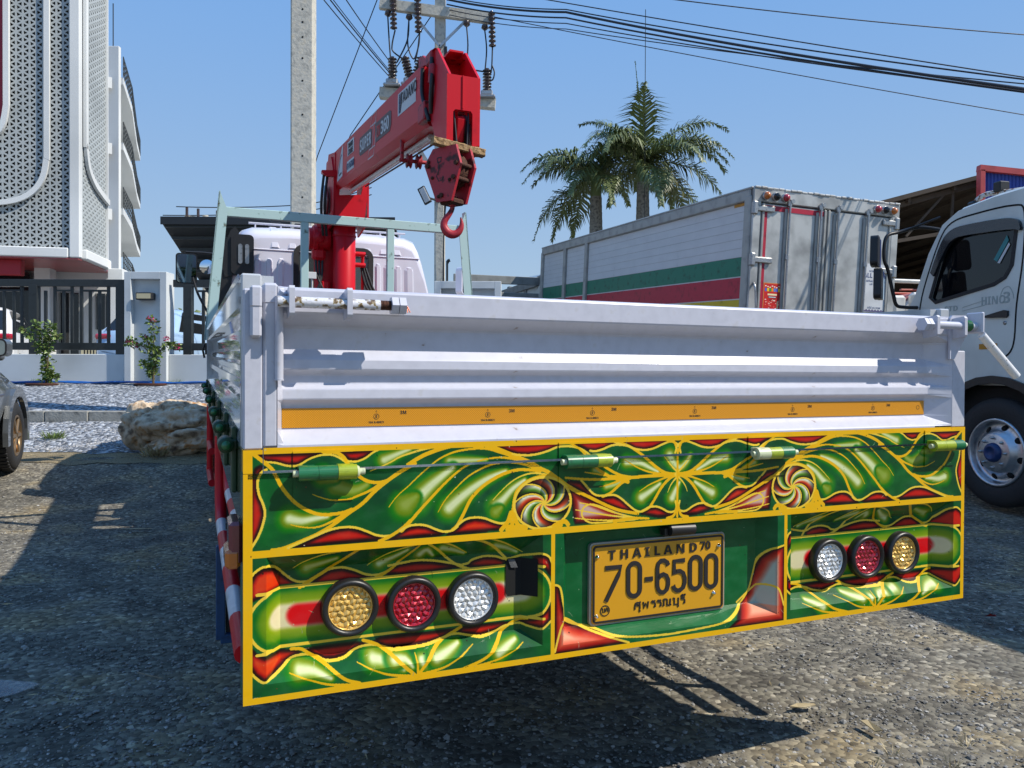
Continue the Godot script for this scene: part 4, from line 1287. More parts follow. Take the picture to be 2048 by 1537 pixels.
func make_cab() -> void:
	# rings from the back panel forward: half outline (x from centre, y), rounded at the shoulders
	var cx := 1.17
	var ring := func(z: float, wb: float, wt: float, top: float, low: float) -> PackedVector3Array:
		var o := PackedVector3Array()
		var half := [[wb, low], [wb, 0.9], [wb - 0.005, 1.3], [lerpf(wb, wt, 0.45), 1.55], [lerpf(wb, wt, 0.8), top - 0.22], [wt - 0.005, top - 0.12], [wt - 0.05, top - 0.045], [wt - 0.14, top - 0.012], [wt * 0.5, top + 0.004]]
		for q in half:
			o.append(Vector3(cx + q[0], q[1], z))
		var rev := half.duplicate()
		rev.reverse()
		for q in rev:
			o.append(Vector3(cx - q[0], q[1], z))
		return o
	var st := mb()
	st.set_smooth_group(1)
	loft(st, [ring.call(-5.885, 0.985, 0.83, 1.90, 0.3), ring.call(-5.89, 1.0, 0.845, 1.93, 0.3), ring.call(-5.93, 1.02, 0.865, 1.97, 0.3), ring.call(-6.05, 1.03, 0.885, 2.02, 0.3), ring.call(-6.5, 1.03, 0.9, 2.05, 0.3), ring.call(-7.0, 1.03, 0.9, 2.03, 0.3), ring.call(-7.35, 1.03, 0.88, 1.94, 0.3), ring.call(-7.55, 1.03, 0.95, 1.4, 0.3), ring.call(-7.68, 1.0, 0.93, 1.22, 0.3), ring.call(-7.72, 0.97, 0.9, 1.18, 0.3)], false)
	st.set_smooth_group(-1)
	# back panel with its window opening left out
	var out: PackedVector3Array = ring.call(-5.885, 0.985, 0.83, 1.90, 0.3)
	var hole := rounded(Vector2(1.175, 1.57), Vector2(0.72, 0.52), 0.07)
	var poly := PackedVector2Array()
	for p in out:
		poly.append(Vector2(p.x, p.y))
	for half in [Rect2(-1, -1, 1.0 + 1.175, 4), Rect2(1.175, -1, 3, 4)]:
		var r := PackedVector2Array([half.position, Vector2(half.end.x, half.position.y), half.end, Vector2(half.position.x, half.end.y)])
		for a in Geometry2D.intersect_polygons(poly, r):
			for b in Geometry2D.clip_polygons(a, hole):
				prism(st, b, 0.01, Transform3D(Basis(), Vector3(0, 0, -5.884)))
	fan(st, Array(ring.call(-7.72, 0.97, 0.9, 1.18, 0.3)), Vector3.FORWARD)
	var cab := place("cab", st, M.cab_white, lorry)
	st = mb()
	ribbon(st, Array(rounded(Vector2(1.175, 1.57), Vector2(0.72, 0.52), 0.07)), 0.05, 0.012, Transform3D(Basis(), Vector3(0, 0, -5.884)), true)
	place("window_seal", st, M.rubber, cab)
	st = mb()
	prism(st, rounded(Vector2(1.175, 1.57), Vector2(0.70, 0.50), 0.065), 0.004, Transform3D(Basis(), Vector3(0, 0, -5.889)))
	place("rear_window", st, M.glass, cab)
	# pressed ribs on the back and the roof edge
	for q in [[0.30, 0.09], [0.44, 0.05], [0.55, 0.05], [0.66, 0.05], [1.62, 0.045], [1.72, 0.06], [1.83, 0.06], [1.95, 0.075]]:
		st = mb()
		var lean: float = (q[0] - 1.17) * 0.03
		var h: float = 1.74 - absf(q[0] - 1.17) * 0.06
		var pr := PackedVector2Array([Vector2(-q[1] / 2, 0.7), Vector2(q[1] / 2, 0.7), Vector2(q[1] / 2 - lean, h - 0.03), Vector2(q[1] / 4 - lean, h), Vector2(-q[1] / 4 - lean, h), Vector2(-q[1] / 2 - lean, h - 0.03)])
		var back := PackedVector3Array()
		var front := PackedVector3Array()
		for v in pr:
			back.append(Vector3(q[0] + v.x * 1.25, v.y, -5.884))
			front.append(Vector3(q[0] + v.x * 0.7, v.y - 0.008, -5.872))
		loft(st, [back, front], true)
		fan(st, Array(front), Vector3.BACK)
		place("pressed_rib", st, M.cab_white, cab)
	st = mb()
	box(st, Vector3(1.175, 1.785, -5.882), Vector3(1.72, 0.012, 0.012), 0.004)
	place("roof_seam", st, M.cab_white, cab)
	for x in [0.62, 0.78, 0.95, 1.5, 1.66, 1.8]:
		st = mb()
		var rr := []
		for t in [[-5.885, 1.80, 0.05], [-5.90, 1.88, 0.055], [-5.95, 1.965, 0.06], [-6.1, 2.02, 0.05]]:
			rr.append(PackedVector3Array([Vector3(x - t[2], t[1], t[0]), Vector3(x - t[2] * 0.5, t[1] + 0.012, t[0] + 0.01), Vector3(x + t[2] * 0.5, t[1] + 0.012, t[0] + 0.01), Vector3(x + t[2], t[1], t[0])]))
		loft(st, rr, false)
		place("roof_rib", st, M.cab_white, cab)
	st = mb()
	for s in [[0.4, 1.0], [1.42, 1.95]]:
		tube(st, [Vector3(s[0], 2.065, -6.15), Vector3(s[1], 2.07, -6.15)], 0.011, 8)
		for x in [s[0] + 0.06, (s[0] + s[1]) / 2, s[1] - 0.06]:
			tube(st, [Vector3(x, 2.0, -6.15), Vector3(x, 2.068, -6.15)], 0.009, 6)
	place("roof_rail", st, M.white, cab)
	st = mb()
	for x in [0.66, 0.9, 1.5]:
		box(st, Vector3(x, 2.08, -6.3), Vector3(0.11, 0.07, 0.08), 0.01)
	place("roof_lamp", st, M.black, cab)
	# door side, dark glass, black intake at the left shoulder
	st = mb()
	prism(st, PackedVector2Array([Vector2(-6.2, 1.28), Vector2(-6.25, 1.82), Vector2(-7.1, 1.84), Vector2(-7.42, 1.3)]), 0.004, Transform3D(Basis(Vector3(0, 0, 1), Vector3(0.17, 0.985, 0), Vector3(-0.985, 0.17, 0)), Vector3(-0.055, 0.02, 0)))
	place("door_window", st, M.glass_dark, cab)
	st = mb()
	prism(st, rounded(Vector2(0.325, 1.715), Vector2(0.2, 0.37), 0.04), 0.09, Transform3D(Basis(), Vector3(0, 0, -5.80)))
	prism(st, PackedVector2Array([Vector2(0.24, 1.52), Vector2(0.17, 1.5), Vector2(0.15, 1.62), Vector2(0.17, 1.80), Vector2(0.22, 1.93), Vector2(0.26, 1.97), Vector2(0.30, 1.92), Vector2(0.25, 1.85)]), 0.16, Transform3D(Basis(), Vector3(0, 0, -5.82)))
	prism(st, PackedVector2Array([Vector2(0.24, 1.56), Vector2(0.16, 1.6), Vector2(0.06, 1.0), Vector2(0.06, 0.6), Vector2(0.2, 0.6), Vector2(0.2, 1.0)]), 0.12, Transform3D(Basis(), Vector3(0, 0, -5.83)))
	var intake := place("air_intake", st, M.black, cab)
	for x in [0.305, 0.365]:
		st = mb()
		prism(st, rounded(Vector2(x, 1.72), Vector2(0.024, 0.17), 0.011), 0.008, Transform3D(Basis(), Vector3(0, 0, -5.793)))
		ribbon(st, Array(rounded(Vector2(x, 1.72), Vector2(0.03, 0.176), 0.014)), 0.006, 0.006, Transform3D(Basis(), Vector3(0, 0, -5.797)), true)
		place("slot", st, M.steel, intake)
	# mirrors
	st = mb()
	tube(st, curve([Vector3(0.16, 1.1, -7.3), Vector3(0.05, 1.25, -7.3), Vector3(-0.05, 1.45, -7.31), Vector3(-0.1, 1.62, -7.32)], 4), 0.013, 8)
	tube(st, [Vector3(-0.17, 1.89, -7.33), Vector3(0.02, 1.895, -7.33), Vector3(0.24, 1.88, -7.33)], 0.012, 8)
	prism(st, rounded(Vector2(-0.17, 1.525), Vector2(0.215, 0.325), 0.035), 0.06, Transform3D(Basis(Vector3.UP, 0.04) * Basis(Vector3.RIGHT, 0.13), Vector3(0, 0.2, -7.515)))
	var mir := place("door_mirror", st, M.black, lorry)
	st = mb()
	prism(st, rounded(Vector2(-0.17, 1.525), Vector2(0.192, 0.302), 0.03), 0.004, Transform3D(Basis(Vector3.UP, 0.04) * Basis(Vector3.RIGHT, 0.13), Vector3(0, 0.2, -7.511)))
	place("mirror_glass", st, M.mirror_dim, mir)
	st = mb()
	lathe(st, [Vector2(0.0, -0.05), Vector2(0.07, -0.045), Vector2(0.082, -0.01), Vector2(0.078, 0.0)], 24, Transform3D(Basis(Vector3.RIGHT, PI / 2), Vector3(0.045, 1.74, -7.3)))
	var round_mirror := place("door_mirror", st, M.black, lorry)
	st = mb()
	lathe(st, [Vector2(0.078, 0.0), Vector2(0.06, 0.009), Vector2(0.03, 0.015), Vector2(0, 0.017)], 24, Transform3D(Basis(Vector3.RIGHT, PI / 2), Vector3(0.045, 1.74, -7.3)))
	place("mirror_glass", st, M.mirror, round_mirror)
	st = mb()
	prism(st, rounded(Vector2(2.53, 1.73), Vector2(0.14, 0.34), 0.05), 0.12, Transform3D(Basis(Vector3.UP, 0.35), Vector3(0.62, 0, -6.35)))
	tube(st, [Vector3(2.14, 1.6, -7.3), Vector3(2.3, 1.62, -7.3), Vector3(2.4, 1.7, -7.3)], 0.013, 8)
	var rm := place("door_mirror", st, M.cab_white, lorry)
	st = mb()
	prism(st, rounded(Vector2(2.53, 1.70), Vector2(0.1, 0.26), 0.035), 0.01, Transform3D(Basis(Vector3.UP, 0.35), Vector3(0.62, 0, -6.345)))
	place("mirror_glass", st, M.glass_dark, rm)

func decal(parent: Node3D, pts: Array, m: Material, called := "decal") -> void:
	# a thin sticker on the boom's left cheek; z runs backwards, y up, in the boom's own frame
	var st := mb()
	var p := PackedVector2Array()
	for v in pts:
		p.append(v)
	prism(st, p, 0.0012, cheek(0.0018))
	place(called, st, m, parent)

func cheek(proud: float) -> Transform3D:
	# local xy plane -> the boom's left side: x towards the tail, y up
	var y0 := Vector3(0, 1, 0)
	return Transform3D(Basis(Vector3(0, -0.0698, 1).normalized(), y0, Vector3(-1, 0, 0)), Vector3(1.05 - proud, 2.07 - 0.0698 * 2.23, 0))

func make_crane() -> void:
	var crane := part("crane", lorry)
	crane.set_meta("label", "red telescopic loading crane")
	var st := mb()
	lathe(st, [Vector2(0.1, 0.3), Vector2(0.1, 1.98), Vector2(0.085, 2.0), Vector2(0, 2.0)], 28, Transform3D(Basis(), Vector3(1.165, 0, -5.28)))
	lathe(st, [Vector2(0.106, 1.86), Vector2(0.106, 1.875)], 28, Transform3D(Basis(), Vector3(1.165, 0, -5.28)))
	place("lift_cylinder", st, M.red, crane)
	st = mb()
	box(st, Vector3(1.06, 1.1, -5.5), Vector3(0.24, 1.9, 0.22), 0.03)
	box(st, Vector3(1.17, 0.42, -5.4), Vector3(0.55, 0.3, 0.5), 0.03)
	box(st, Vector3(1.0, 1.42, -5.33), Vector3(0.09, 0.1, 0.1), 0.02)
	place("column", st, M.red, crane)
	st = mb()
	box(st, Vector3(1.15, 0.36, -5.35), Vector3(2.1, 0.34, 0.36), 0.02)
	box(st, Vector3(0.2, 0.1, -5.35), Vector3(0.16, 0.7, 0.16), 0.02)
	box(st, Vector3(2.1, 0.1, -5.35), Vector3(0.16, 0.7, 0.16), 0.02)
	place("outrigger_beam", st, M.red, crane)
	st = mb()
	box(st, Vector3(0.3, 0.22, -5.02), Vector3(0.5, 0.4, 0.3), 0.03)
	box(st, Vector3(0.3, 0.2, -5.72), Vector3(0.5, 0.4, 0.3), 0.03)
	place("tool_locker", st, M.black, lorry)
	st = mb()
	lathe(st, [Vector2(0.0, -0.1), Vector2(0.09, -0.09), Vector2(0.1, -0.06), Vector2(0.1, 0.02), Vector2(0.125, 0.03), Vector2(0.125, 0.06), Vector2(0.1, 0.07), Vector2(0.1, 0.1), Vector2(0, 0.1)], 20, Transform3D(Basis(Vector3.BACK, PI / 2), Vector3(0.96, 1.84, -5.38)), false)
	box(st, Vector3(0.95, 1.70, -5.36), Vector3(0.12, 0.12, 0.12), 0.03)
	lathe(st, [Vector2(0.05, 0), Vector2(0.055, 0.02), Vector2(0.05, 0.09), Vector2(0, 0.09)], 12, Transform3D(Basis(Vector3.RIGHT, PI / 2), Vector3(0.94, 1.84, -5.34)))
	place("winch_motor", st, M.red, crane)
	st = mb()
	for y in [1.62, 1.72]:
		tube(st, [Vector3(1.24, y, -5.3), Vector3(1.36, y, -5.3)], 0.022, 10)
	tube(st, [Vector3(1.345, 1.2, -5.34), Vector3(1.345, 1.72, -5.34)], 0.014, 8)
	place("control_valve", st, M.red, crane)
	st = mb()
	for k in 3:
		tube(st, curve([Vector3(1.33 + k * 0.02, 1.6, -5.33), Vector3(1.36 + k * 0.03, 1.45, -5.31), Vector3(1.43 + k * 0.02, 1.3, -5.3), Vector3(1.44, 1.05, -5.3)], 4), 0.011, 7)
		tube(st, curve([Vector3(0.92 + k * 0.03, 1.68, -5.34), Vector3(0.93 + k * 0.02, 1.5, -5.3), Vector3(0.98 - k * 0.03, 1.35, -5.28), Vector3(0.92 - k * 0.04, 1.1, -5.3)], 4), 0.011, 7)
	for x in [0.955, 0.985]:
		tube(st, curve([Vector3(x, 2.375, -5.1), Vector3(x - 0.018, 2.2, -5.1), Vector3(x - 0.02, 2.05, -5.12), Vector3(x + 0.01, 1.85, -5.2)], 4), 0.012, 7)
	place("hydraulic_hose", st, M.black, crane)
	st = mb()
	box(st, Vector3(0.88, 1.5, -5.25), Vector3(0.07, 0.06, 0.012), 0.003)
	tube(st, [Vector3(0.88, 1.2, -5.26), Vector3(0.88, 1.48, -5.26)], 0.008, 6)
	place("lever_plate", st, M.paper, crane)
	# fork that carries the boom
	st = mb()
	prism(st, PackedVector2Array([Vector2(1.02, 1.97), Vector2(1.30, 1.97), Vector2(1.345, 2.34), Vector2(1.30, 2.33), Vector2(1.27, 2.21), Vector2(1.08, 2.19), Vector2(1.10, 2.40), Vector2(1.065, 2.40), Vector2(1.04, 2.18)]), 0.02, Transform3D(Basis(), Vector3(0, 0, -5.06)))
	for x in [1.03, 1.325]:
		prism(st, PackedVector2Array([Vector2(-5.5, 1.9), Vector2(-5.06, 1.97), Vector2(-5.06, 2.36), Vector2(-5.2, 2.55), Vector2(-5.45, 2.55), Vector2(-5.58, 2.2)]), 0.016, Transform3D(Basis(Vector3(0, 0, 1), Vector3.UP, Vector3(-1, 0, 0)), Vector3(x, 0, 0)))
	box(st, Vector3(1.16, 2.02, -5.3), Vector3(0.28, 0.08, 0.45), 0.01)
	prism(st, PackedVector2Array([Vector2(0.93, 2.39), Vector2(0.93, 2.365), Vector2(0.97, 2.345), Vector2(1.06, 2.345), Vector2(1.06, 2.40)]), 0.05, Transform3D(Basis(), Vector3(0, 0, -5.05)))
	place("boom_fork", st, M.red, crane)
	# winch drum plate
	st = mb()
	lathe(st, [Vector2(0.0, 0), Vector2(0.14, 0), Vector2(0.15, 0.01), Vector2(0.15, 0.03), Vector2(0.0, 0.03)], 28, Transform3D(Basis(Vector3.BACK, PI / 2), Vector3(1.015, 2.17, -5.35)))
	place("winch_drum", st, M.steel, crane)
	# boom, a six-sided box falling slightly towards the tail
	var y_at := func(z: float) -> float: return 2.07 + 0.0698 * (-z - 2.23)
	var sect := func(z: float, g: float) -> PackedVector3Array:
		var y: float = y_at.call(z)
		var o := PackedVector3Array()
		for q in [[1.05 + g, 0.012 + g], [1.05 + g, 0.30 - g], [1.062 + g, 0.305 - g], [1.258 - g, 0.305 - g], [1.27 - g, 0.30 - g], [1.27 - g, 0.012 + g], [1.225 - g * 0.5, -0.03 + g], [1.085 + g * 0.5, -0.03 + g]]:
			o.append(Vector3(q[0], y + q[1], z))
		return o
	st = mb()
	loft(st, [sect.call(-5.42, 0.0), sect.call(-2.3, 0.0)], true)
	fan(st, Array(sect.call(-5.42, 0.0)), Vector3.FORWARD)
	fan(st, Array(sect.call(-2.3, 0.0)), Vector3.BACK)
	prism(st, PackedVector2Array([Vector2(-5.2, 2.16), Vector2(-5.05, 2.24), Vector2(-5.08, 2.56), Vector2(-5.42, 2.62), Vector2(-5.5, 2.5), Vector2(-5.45, 2.3)]), 0.008, Transform3D(Basis(Vector3(0, 0, 1), Vector3.UP, Vector3(-1, 0, 0)), Vector3(1.043, 0, 0)))
	var boom := place("boom", st, M.red, crane)
	st = mb()
	loft(st, [sect.call(-2.33, -0.012), sect.call(-2.26, -0.012)], true)
	fan(st, Array(sect.call(-2.26, -0.012)), Vector3.BACK)
	fan(st, Array(sect.call(-2.33, -0.012)), Vector3.FORWARD)
	place("boom_collar", st, M.red, crane)
	st = mb()
	loft(st, [sect.call(-2.4, 0.018), sect.call(-2.17, 0.018)], true)
	loft(st, [sect.call(-2.19, 0.01), sect.call(-2.16, 0.01)], true)
	fan(st, Array(sect.call(-2.16, 0.01)), Vector3.BACK)
	place("boom_extension", st, M.red, crane)
	st = mb()
	loft(st, [sect.call(-2.3, 0.034), sect.call(-2.05, 0.034)], true)
	place("boom_extension", st, M.red_worn, crane)
	# underside ram and rope guide
	st = mb()
	tube(st, [Vector3(1.155, 2.2, -4.9), Vector3(1.155, 2.045, -2.5)], 0.018, 12)
	place("extension_ram", st, M.band_white, crane)
	st = mb()
	tube(st, [Vector3(1.215, 2.185, -4.6), Vector3(1.215, 2.1, -3.4), Vector3(1.215, 2.045, -2.6), Vector3(1.2, 2.0, -2.1)], 0.006, 6)
	place("hoist_rope", st, M.wire, crane)
	st = mb()
	box(st, Vector3(1.075, 2.05, -2.85), Vector3(0.02, 0.14, 0.03), 0.004)
	
	place("guide_bracket", st, M.red_worn, crane)
	st = mb()
	tube(st, [Vector3(1.06, 1.985, -2.85), Vector3(1.24, 1.985, -2.85)], 0.012, 8)
	for x in [1.12, 1.18]:
		lathe(st, [Vector2(0.0, -0.012), Vector2(0.045, -0.012), Vector2(0.03, 0.0), Vector2(0.045, 0.012), Vector2(0, 0.012)], 18, Transform3D(Basis(Vector3.BACK, PI / 2), Vector3(x, 1.985, -2.85)))
	place("rope_guide", st, M.red_worn, crane)
	# slider pads and hoses by the boom's mouth
	st = mb()
	box(st, Vector3(1.04, 2.09, -2.24), Vector3(0.04, 0.1, 0.12), 0.006)
	box(st, Vector3(1.05, 2.35, -2.16), Vector3(0.03, 0.06, 0.1), 0.006)
	prism(st, PackedVector2Array([Vector2(-2.34, 2.41), Vector2(-2.26, 2.40), Vector2(-2.2, 2.36), Vector2(-2.2, 2.33), Vector2(-2.34, 2.36)]), 0.014, Transform3D(Basis(Vector3(0, 0, 1), Vector3.UP, Vector3(-1, 0, 0)), Vector3(1.035, 0, 0)))
	lathe(st, [Vector2(0.02, 0), Vector2(0.022, 0.09), Vector2(0, 0.1)], 10, Transform3D(Basis(Vector3.RIGHT, 0.2), Vector3(1.045, 2.21, -2.12)))
	place("slide_pad", st, M.red_worn, crane)
	st = mb()
	tube(st, curve([Vector3(1.035, 2.33, -2.26), Vector3(1.03, 2.2, -2.25), Vector3(1.032, 2.1, -2.19), Vector3(1.045, 2.03, -2.16)], 4), 0.011, 8)
	tube(st, curve([Vector3(1.045, 2.34, -2.12), Vector3(1.04, 2.22, -2.1), Vector3(1.042, 2.12, -2.12), Vector3(1.05, 2.06, -2.14)], 4), 0.012, 8)
	place("hydraulic_hose", st, M.black, crane)
	# boom head: a square chute open at the top, its front cut away for the sheave
	var tilt := Transform3D(Basis(), Vector3.ZERO)
	st = mb()
	for x in [1.054, 1.204]:
		prism(st, PackedVector2Array([Vector2(-2.2, 2.39), Vector2(-2.06, 2.37), Vector2(-1.85, 2.17), Vector2(-1.85, 1.84), Vector2(-1.89, 1.80), Vector2(-1.96, 1.80), Vector2(-2.06, 1.9), Vector2(-2.2, 2.08)]), 0.012, Transform3D(Basis(Vector3(0, 0, 1), Vector3.UP, Vector3(-1, 0, 0)), Vector3(x, 0, 0)))
	prism(st, PackedVector2Array([Vector2(1.042, 1.84), Vector2(1.075, 1.82), Vector2(1.075, 1.99), Vector2(1.085, 2.003), Vector2(1.165, 2.003), Vector2(1.175, 1.99), Vector2(1.175, 1.82), Vector2(1.204, 1.84), Vector2(1.204, 2.17), Vector2(1.042, 2.17)]), 0.012, Transform3D(Basis(), Vector3(0, 0, -1.845)))
	box(st, Vector3(1.123, 2.09, -1.842), Vector3(0.005, 0.16, 0.006))
	fan(st, [Vector3(1.042, 2.385, -2.17), Vector3(1.09, 2.385, -2.17), Vector3(1.08, 2.37, -2.07), Vector3(1.042, 2.37, -2.06)], Vector3.UP)
	box(st, Vector3(1.165, 2.377, -2.14), Vector3(0.075, 0.01, 0.13))
	box(st, Vector3(1.123, 2.06, -2.0), Vector3(0.05, 0.12, 0.01))
	place("boom_head", st, M.red, crane)
	st = mb()
	box(st, Vector3(1.123, 1.92, -1.90), Vector3(0.055, 0.13, 0.05), 0.012, Basis(Vector3.RIGHT, 0.25))
	place("sheave_guard", st, M.red, crane)
	st = mb()
	for x in [1.09, 1.158]:
		lathe(st, [Vector2(0.0, -0.01), Vector2(0.085, -0.01), Vector2(0.07, 0.0), Vector2(0.085, 0.01), Vector2(0, 0.01)], 26, Transform3D(Basis(Vector3.BACK, PI / 2), Vector3(x, 1.93, -1.96)))
	place("sheave", st, M.black, crane)
	# stickers and lettering on the left cheek (x along the boom, zero at the lorry's tail)
	decal(boom, [Vector2(-2.86, 0.13), Vector2(-2.45, 0.13), Vector2(-2.45, 0.262), Vector2(-2.86, 0.262)], M.paper)
	decal(boom, [Vector2(-2.84, 0.14), Vector2(-2.80, 0.14), Vector2(-2.79, 0.255), Vector2(-2.84, 0.255)], M.blue)
	decal(boom, [Vector2(-2.82, 0.14), Vector2(-2.79, 0.14), Vector2(-2.755, 0.2), Vector2(-2.755, 0.256), Vector2(-2.785, 0.256)], M.ink)
	var t := cheek(0.0034)
	var word := func(text: String, size: float, x: float, y: float, sx: float, m: Material) -> void:
		var o := place("lettering", letters(text, size, 0.001), m, boom)
		o.transform = t * Transform3D(Basis().scaled(Vector3(sx, 1, 1)), Vector3(x, y, 0))
	word.call("TADANO", 0.062, -2.605, 0.216, 1.0, M.ink)
	decal(boom, [Vector2(-4.0, 0.08), Vector2(-3.63, 0.08), Vector2(-3.60, 0.11), Vector2(-3.60, 0.20), Vector2(-3.66, 0.215), Vector2(-4.02, 0.215), Vector2(-4.04, 0.18), Vector2(-4.04, 0.1)], M.dark_sticker)
	decal(boom, [Vector2(-3.48, 0.085), Vector2(-3.07, 0.085), Vector2(-3.03, 0.12), Vector2(-3.03, 0.20), Vector2(-3.07, 0.215), Vector2(-3.5, 0.215)], M.dark_sticker)
	word.call("SUPER", 0.085, -3.81, 0.147, 1.1, M.paper)
	word.call("360", 0.085, -3.2, 0.147, 1.2, M.paper)
	word.call("ZX", 0.075, -3.39, 0.147, 0.9, M.red)
	st = mb()
	for p in [[Vector2(-3.65, 0.225), Vector2(-3.60, 0.295), Vector2(-3.45, 0.297), Vector2(-3.49, 0.222)], [Vector2(-3.73, 0.01), Vector2(-3.69, 0.07), Vector2(-3.51, 0.072), Vector2(-3.55, 0.012)], [Vector2(-3.58, 0.07), Vector2(-3.55, 0.225), Vector2(-3.47, 0.23), Vector2(-3.5, 0.07)]]:
		ribbon(st, p, 0.008, 0.001, cheek(0.0008), true)
	place("lettering", st, M.paper, boom)
	decal(boom, [Vector2(-4.52, 0.16), Vector2(-4.25, 0.16), Vector2(-4.25, 0.27), Vector2(-4.52, 0.27)], M.paper)
	decal(boom, [Vector2(-4.54, 0.035), Vector2(-4.25, 0.035), Vector2(-4.25, 0.12), Vector2(-4.54, 0.12)], M.paper)
	word.call("071-967860", 0.05, -4.395, 0.077, 0.85, M.blue)
	word.call("TADANO", 0.04, -4.385, 0.235, 0.9, M.ink)
	word.call("CRANE", 0.045, -4.385, 0.185, 1.0, M.ink)
	decal(boom, [Vector2(-5.0, 0.02), Vector2(-4.75, 0.04), Vector2(-4.72, 0.29), Vector2(-4.78, 0.27), Vector2(-4.95, 0.12)], M.paper)
	st = mb()
	ribbon(st, [Vector2(-4.93, 0.08), Vector2(-4.84, 0.19), Vector2(-4.78, 0.22)], 0.01, 0.001, cheek(0.0032))
	ribbon(st, [Vector2(-4.9, 0.06), Vector2(-4.78, 0.07)], 0.012, 0.001, cheek(0.0032))
	place("lettering", st, M.ink, boom)

func make_hook() -> void:
	var base := lorry.transform * Transform3D(Basis(Vector3.UP, deg_to_rad(-58.0)), Vector3(1.068, 1.385, -1.86))
	var hook := thing("hook_block", "red steel hook block with a hook hanging under the boom head", "hook block")
	hook.transform = base
	var outline := PackedVector2Array([Vector2(-0.035, 0.16), Vector2(0.06, 0.16), Vector2(0.115, 0.33), Vector2(0.085, 0.425), Vector2(-0.06, 0.42), Vector2(-0.115, 0.345)])
	var st := mb()
	for z in [0.0625, -0.0465]:
		prism(st, outline, 0.016, Transform3D(Basis(), Vector3(0, 0, z)))
	place("cheek_plate", st, M.red_worn, hook)
	st = mb()
	lathe(st, [Vector2(0.0, -0.03), Vector2(0.095, -0.03), Vector2(0.075, -0.018), Vector2(0.095, -0.004), Vector2(0.095, 0.004), Vector2(0.075, 0.018), Vector2(0.095, 0.03), Vector2(0, 0.03)], 28, Transform3D(Basis(Vector3.RIGHT, PI / 2), Vector3(-0.005, 0.32, 0)))
	place("sheave", st, M.rust, hook)
	st = mb()
	for q in [Vector2(0.09, 0.335), Vector2(0.075, 0.27), Vector2(0.0, 0.19), Vector2(-0.09, 0.34)]:
		tube(st, [Vector3(q.x, q.y, -0.06), Vector3(q.x, q.y, 0.072)], 0.011, 10)
	for q in [Vector2(-0.085, 0.36), Vector2(-0.06, 0.28), Vector2(-0.02, 0.185), Vector2(0.05, 0.26)]:
		lathe(st, [Vector2(0.009, 0), Vector2(0.008, 0.007), Vector2(0, 0.008)], 6, Transform3D(Basis(Vector3.RIGHT, PI / 2), Vector3(q.x, q.y, 0.0625)))
	box(st, Vector3(0.012, 0.165, 0.0), Vector3(0.09, 0.03, 0.09), 0.008)
	place("pin", st, M.rust, hook)
	st = mb()
	ribbon(st, [Vector2(-0.02, 0.35), Vector2(-0.02, 0.31), Vector2(-0.035, 0.285), Vector2(-0.02, 0.26), Vector2(0.0, 0.262), Vector2(0.008, 0.28)], 0.004, 0.001, Transform3D(Basis(), Vector3(0, 0, 0.0628)))
	ribbon(st, [Vector2(-0.03, 0.372), Vector2(-0.005, 0.374), Vector2(-0.008, 0.352), Vector2(-0.028, 0.352)], 0.006, 0.001, Transform3D(Basis(), Vector3(0, 0, 0.0628)), true)
	place("stamped_mark", st, M.ink, hook)
	# the hook itself, turned towards the tail
	var turn := Transform3D(Basis(Vector3.UP, deg_to_rad(42.0)).scaled(Vector3.ONE * 0.84), Vector3(0.015, 0.03, 0))
	var path := [Vector3(0.0, 0.165, 0), Vector3(0.0, 0.125, 0), Vector3(-0.018, 0.09, 0), Vector3(-0.042, 0.055, 0), Vector3(-0.048, 0.02, 0), Vector3(-0.03, -0.012, 0), Vector3(0.0, -0.026, 0), Vector3(0.03, -0.018, 0), Vector3(0.05, 0.008, 0), Vector3(0.056, 0.04, 0), Vector3(0.05, 0.075, 0)]
	var radii := [0.014, 0.014, 0.016, 0.019, 0.022, 0.025, 0.025, 0.022, 0.017, 0.012, 0.004]
	st = mb()
	st.set_smooth_group(1)
	var rings := []
	var pts := curve(path, 3)
	for i in pts.size():
		var d: Vector3 = (pts[mini(i + 1, pts.size() - 1)] - pts[maxi(i - 1, 0)]).normalized()
		var side := d.cross(Vector3.BACK)
		var f := float(i) / 3.0
		var r := lerpf(radii[int(f)], radii[mini(int(f) + 1, 10)], f - int(f))
		var ring := PackedVector3Array()
		for k in 10:
			ring.append(turn * (pts[i] + side * cos(TAU * k / 10) * r + Vector3.BACK * sin(TAU * k / 10) * r * 0.75))
		rings.append(ring)
	loft(st, rings, true)
	st.set_smooth_group(-1)
	lathe(st, [Vector2(0.018, 0), Vector2(0.024, 0.01), Vector2(0.022, 0.03), Vector2(0.0, 0.03)], 12, turn * Transform3D(Basis(), Vector3(0, 0.135, 0)))
	place("hook", st, M.red_worn, hook)
	# ropes from the boom head to the block
	var inv := hook.transform.affine_inverse() * lorry.transform
	st = mb()
	for q in [[Vector3(1.085, 2.0, -1.87), Vector3(1.105, 1.72, -1.84)], [Vector3(1.162, 2.0, -1.87), Vector3(1.145, 1.72, -1.85)], [Vector3(1.093, 1.95, -1.88), Vector3(1.1, 1.72, -1.87)], [Vector3(1.17, 1.95, -1.88), Vector3(1.15, 1.72, -1.87)]]:
		tube(st, [inv * q[0], inv * q[1]], 0.0055, 6)
	place("hoist_rope", st, M.wire, hook)
	st = mb()
	var plank := thing("wooden_batten", "short rough wooden batten wedged across the top of the hook block", "batten")
	plank.transform = lorry.transform * Transform3D(Basis(Vector3.UP, 0.12) * Basis(Vector3.BACK, -0.09), Vector3(1.1, 1.817, -1.835))
	var rows := []
	var n := FastNoiseLite.new()
	n.frequency = 0.9
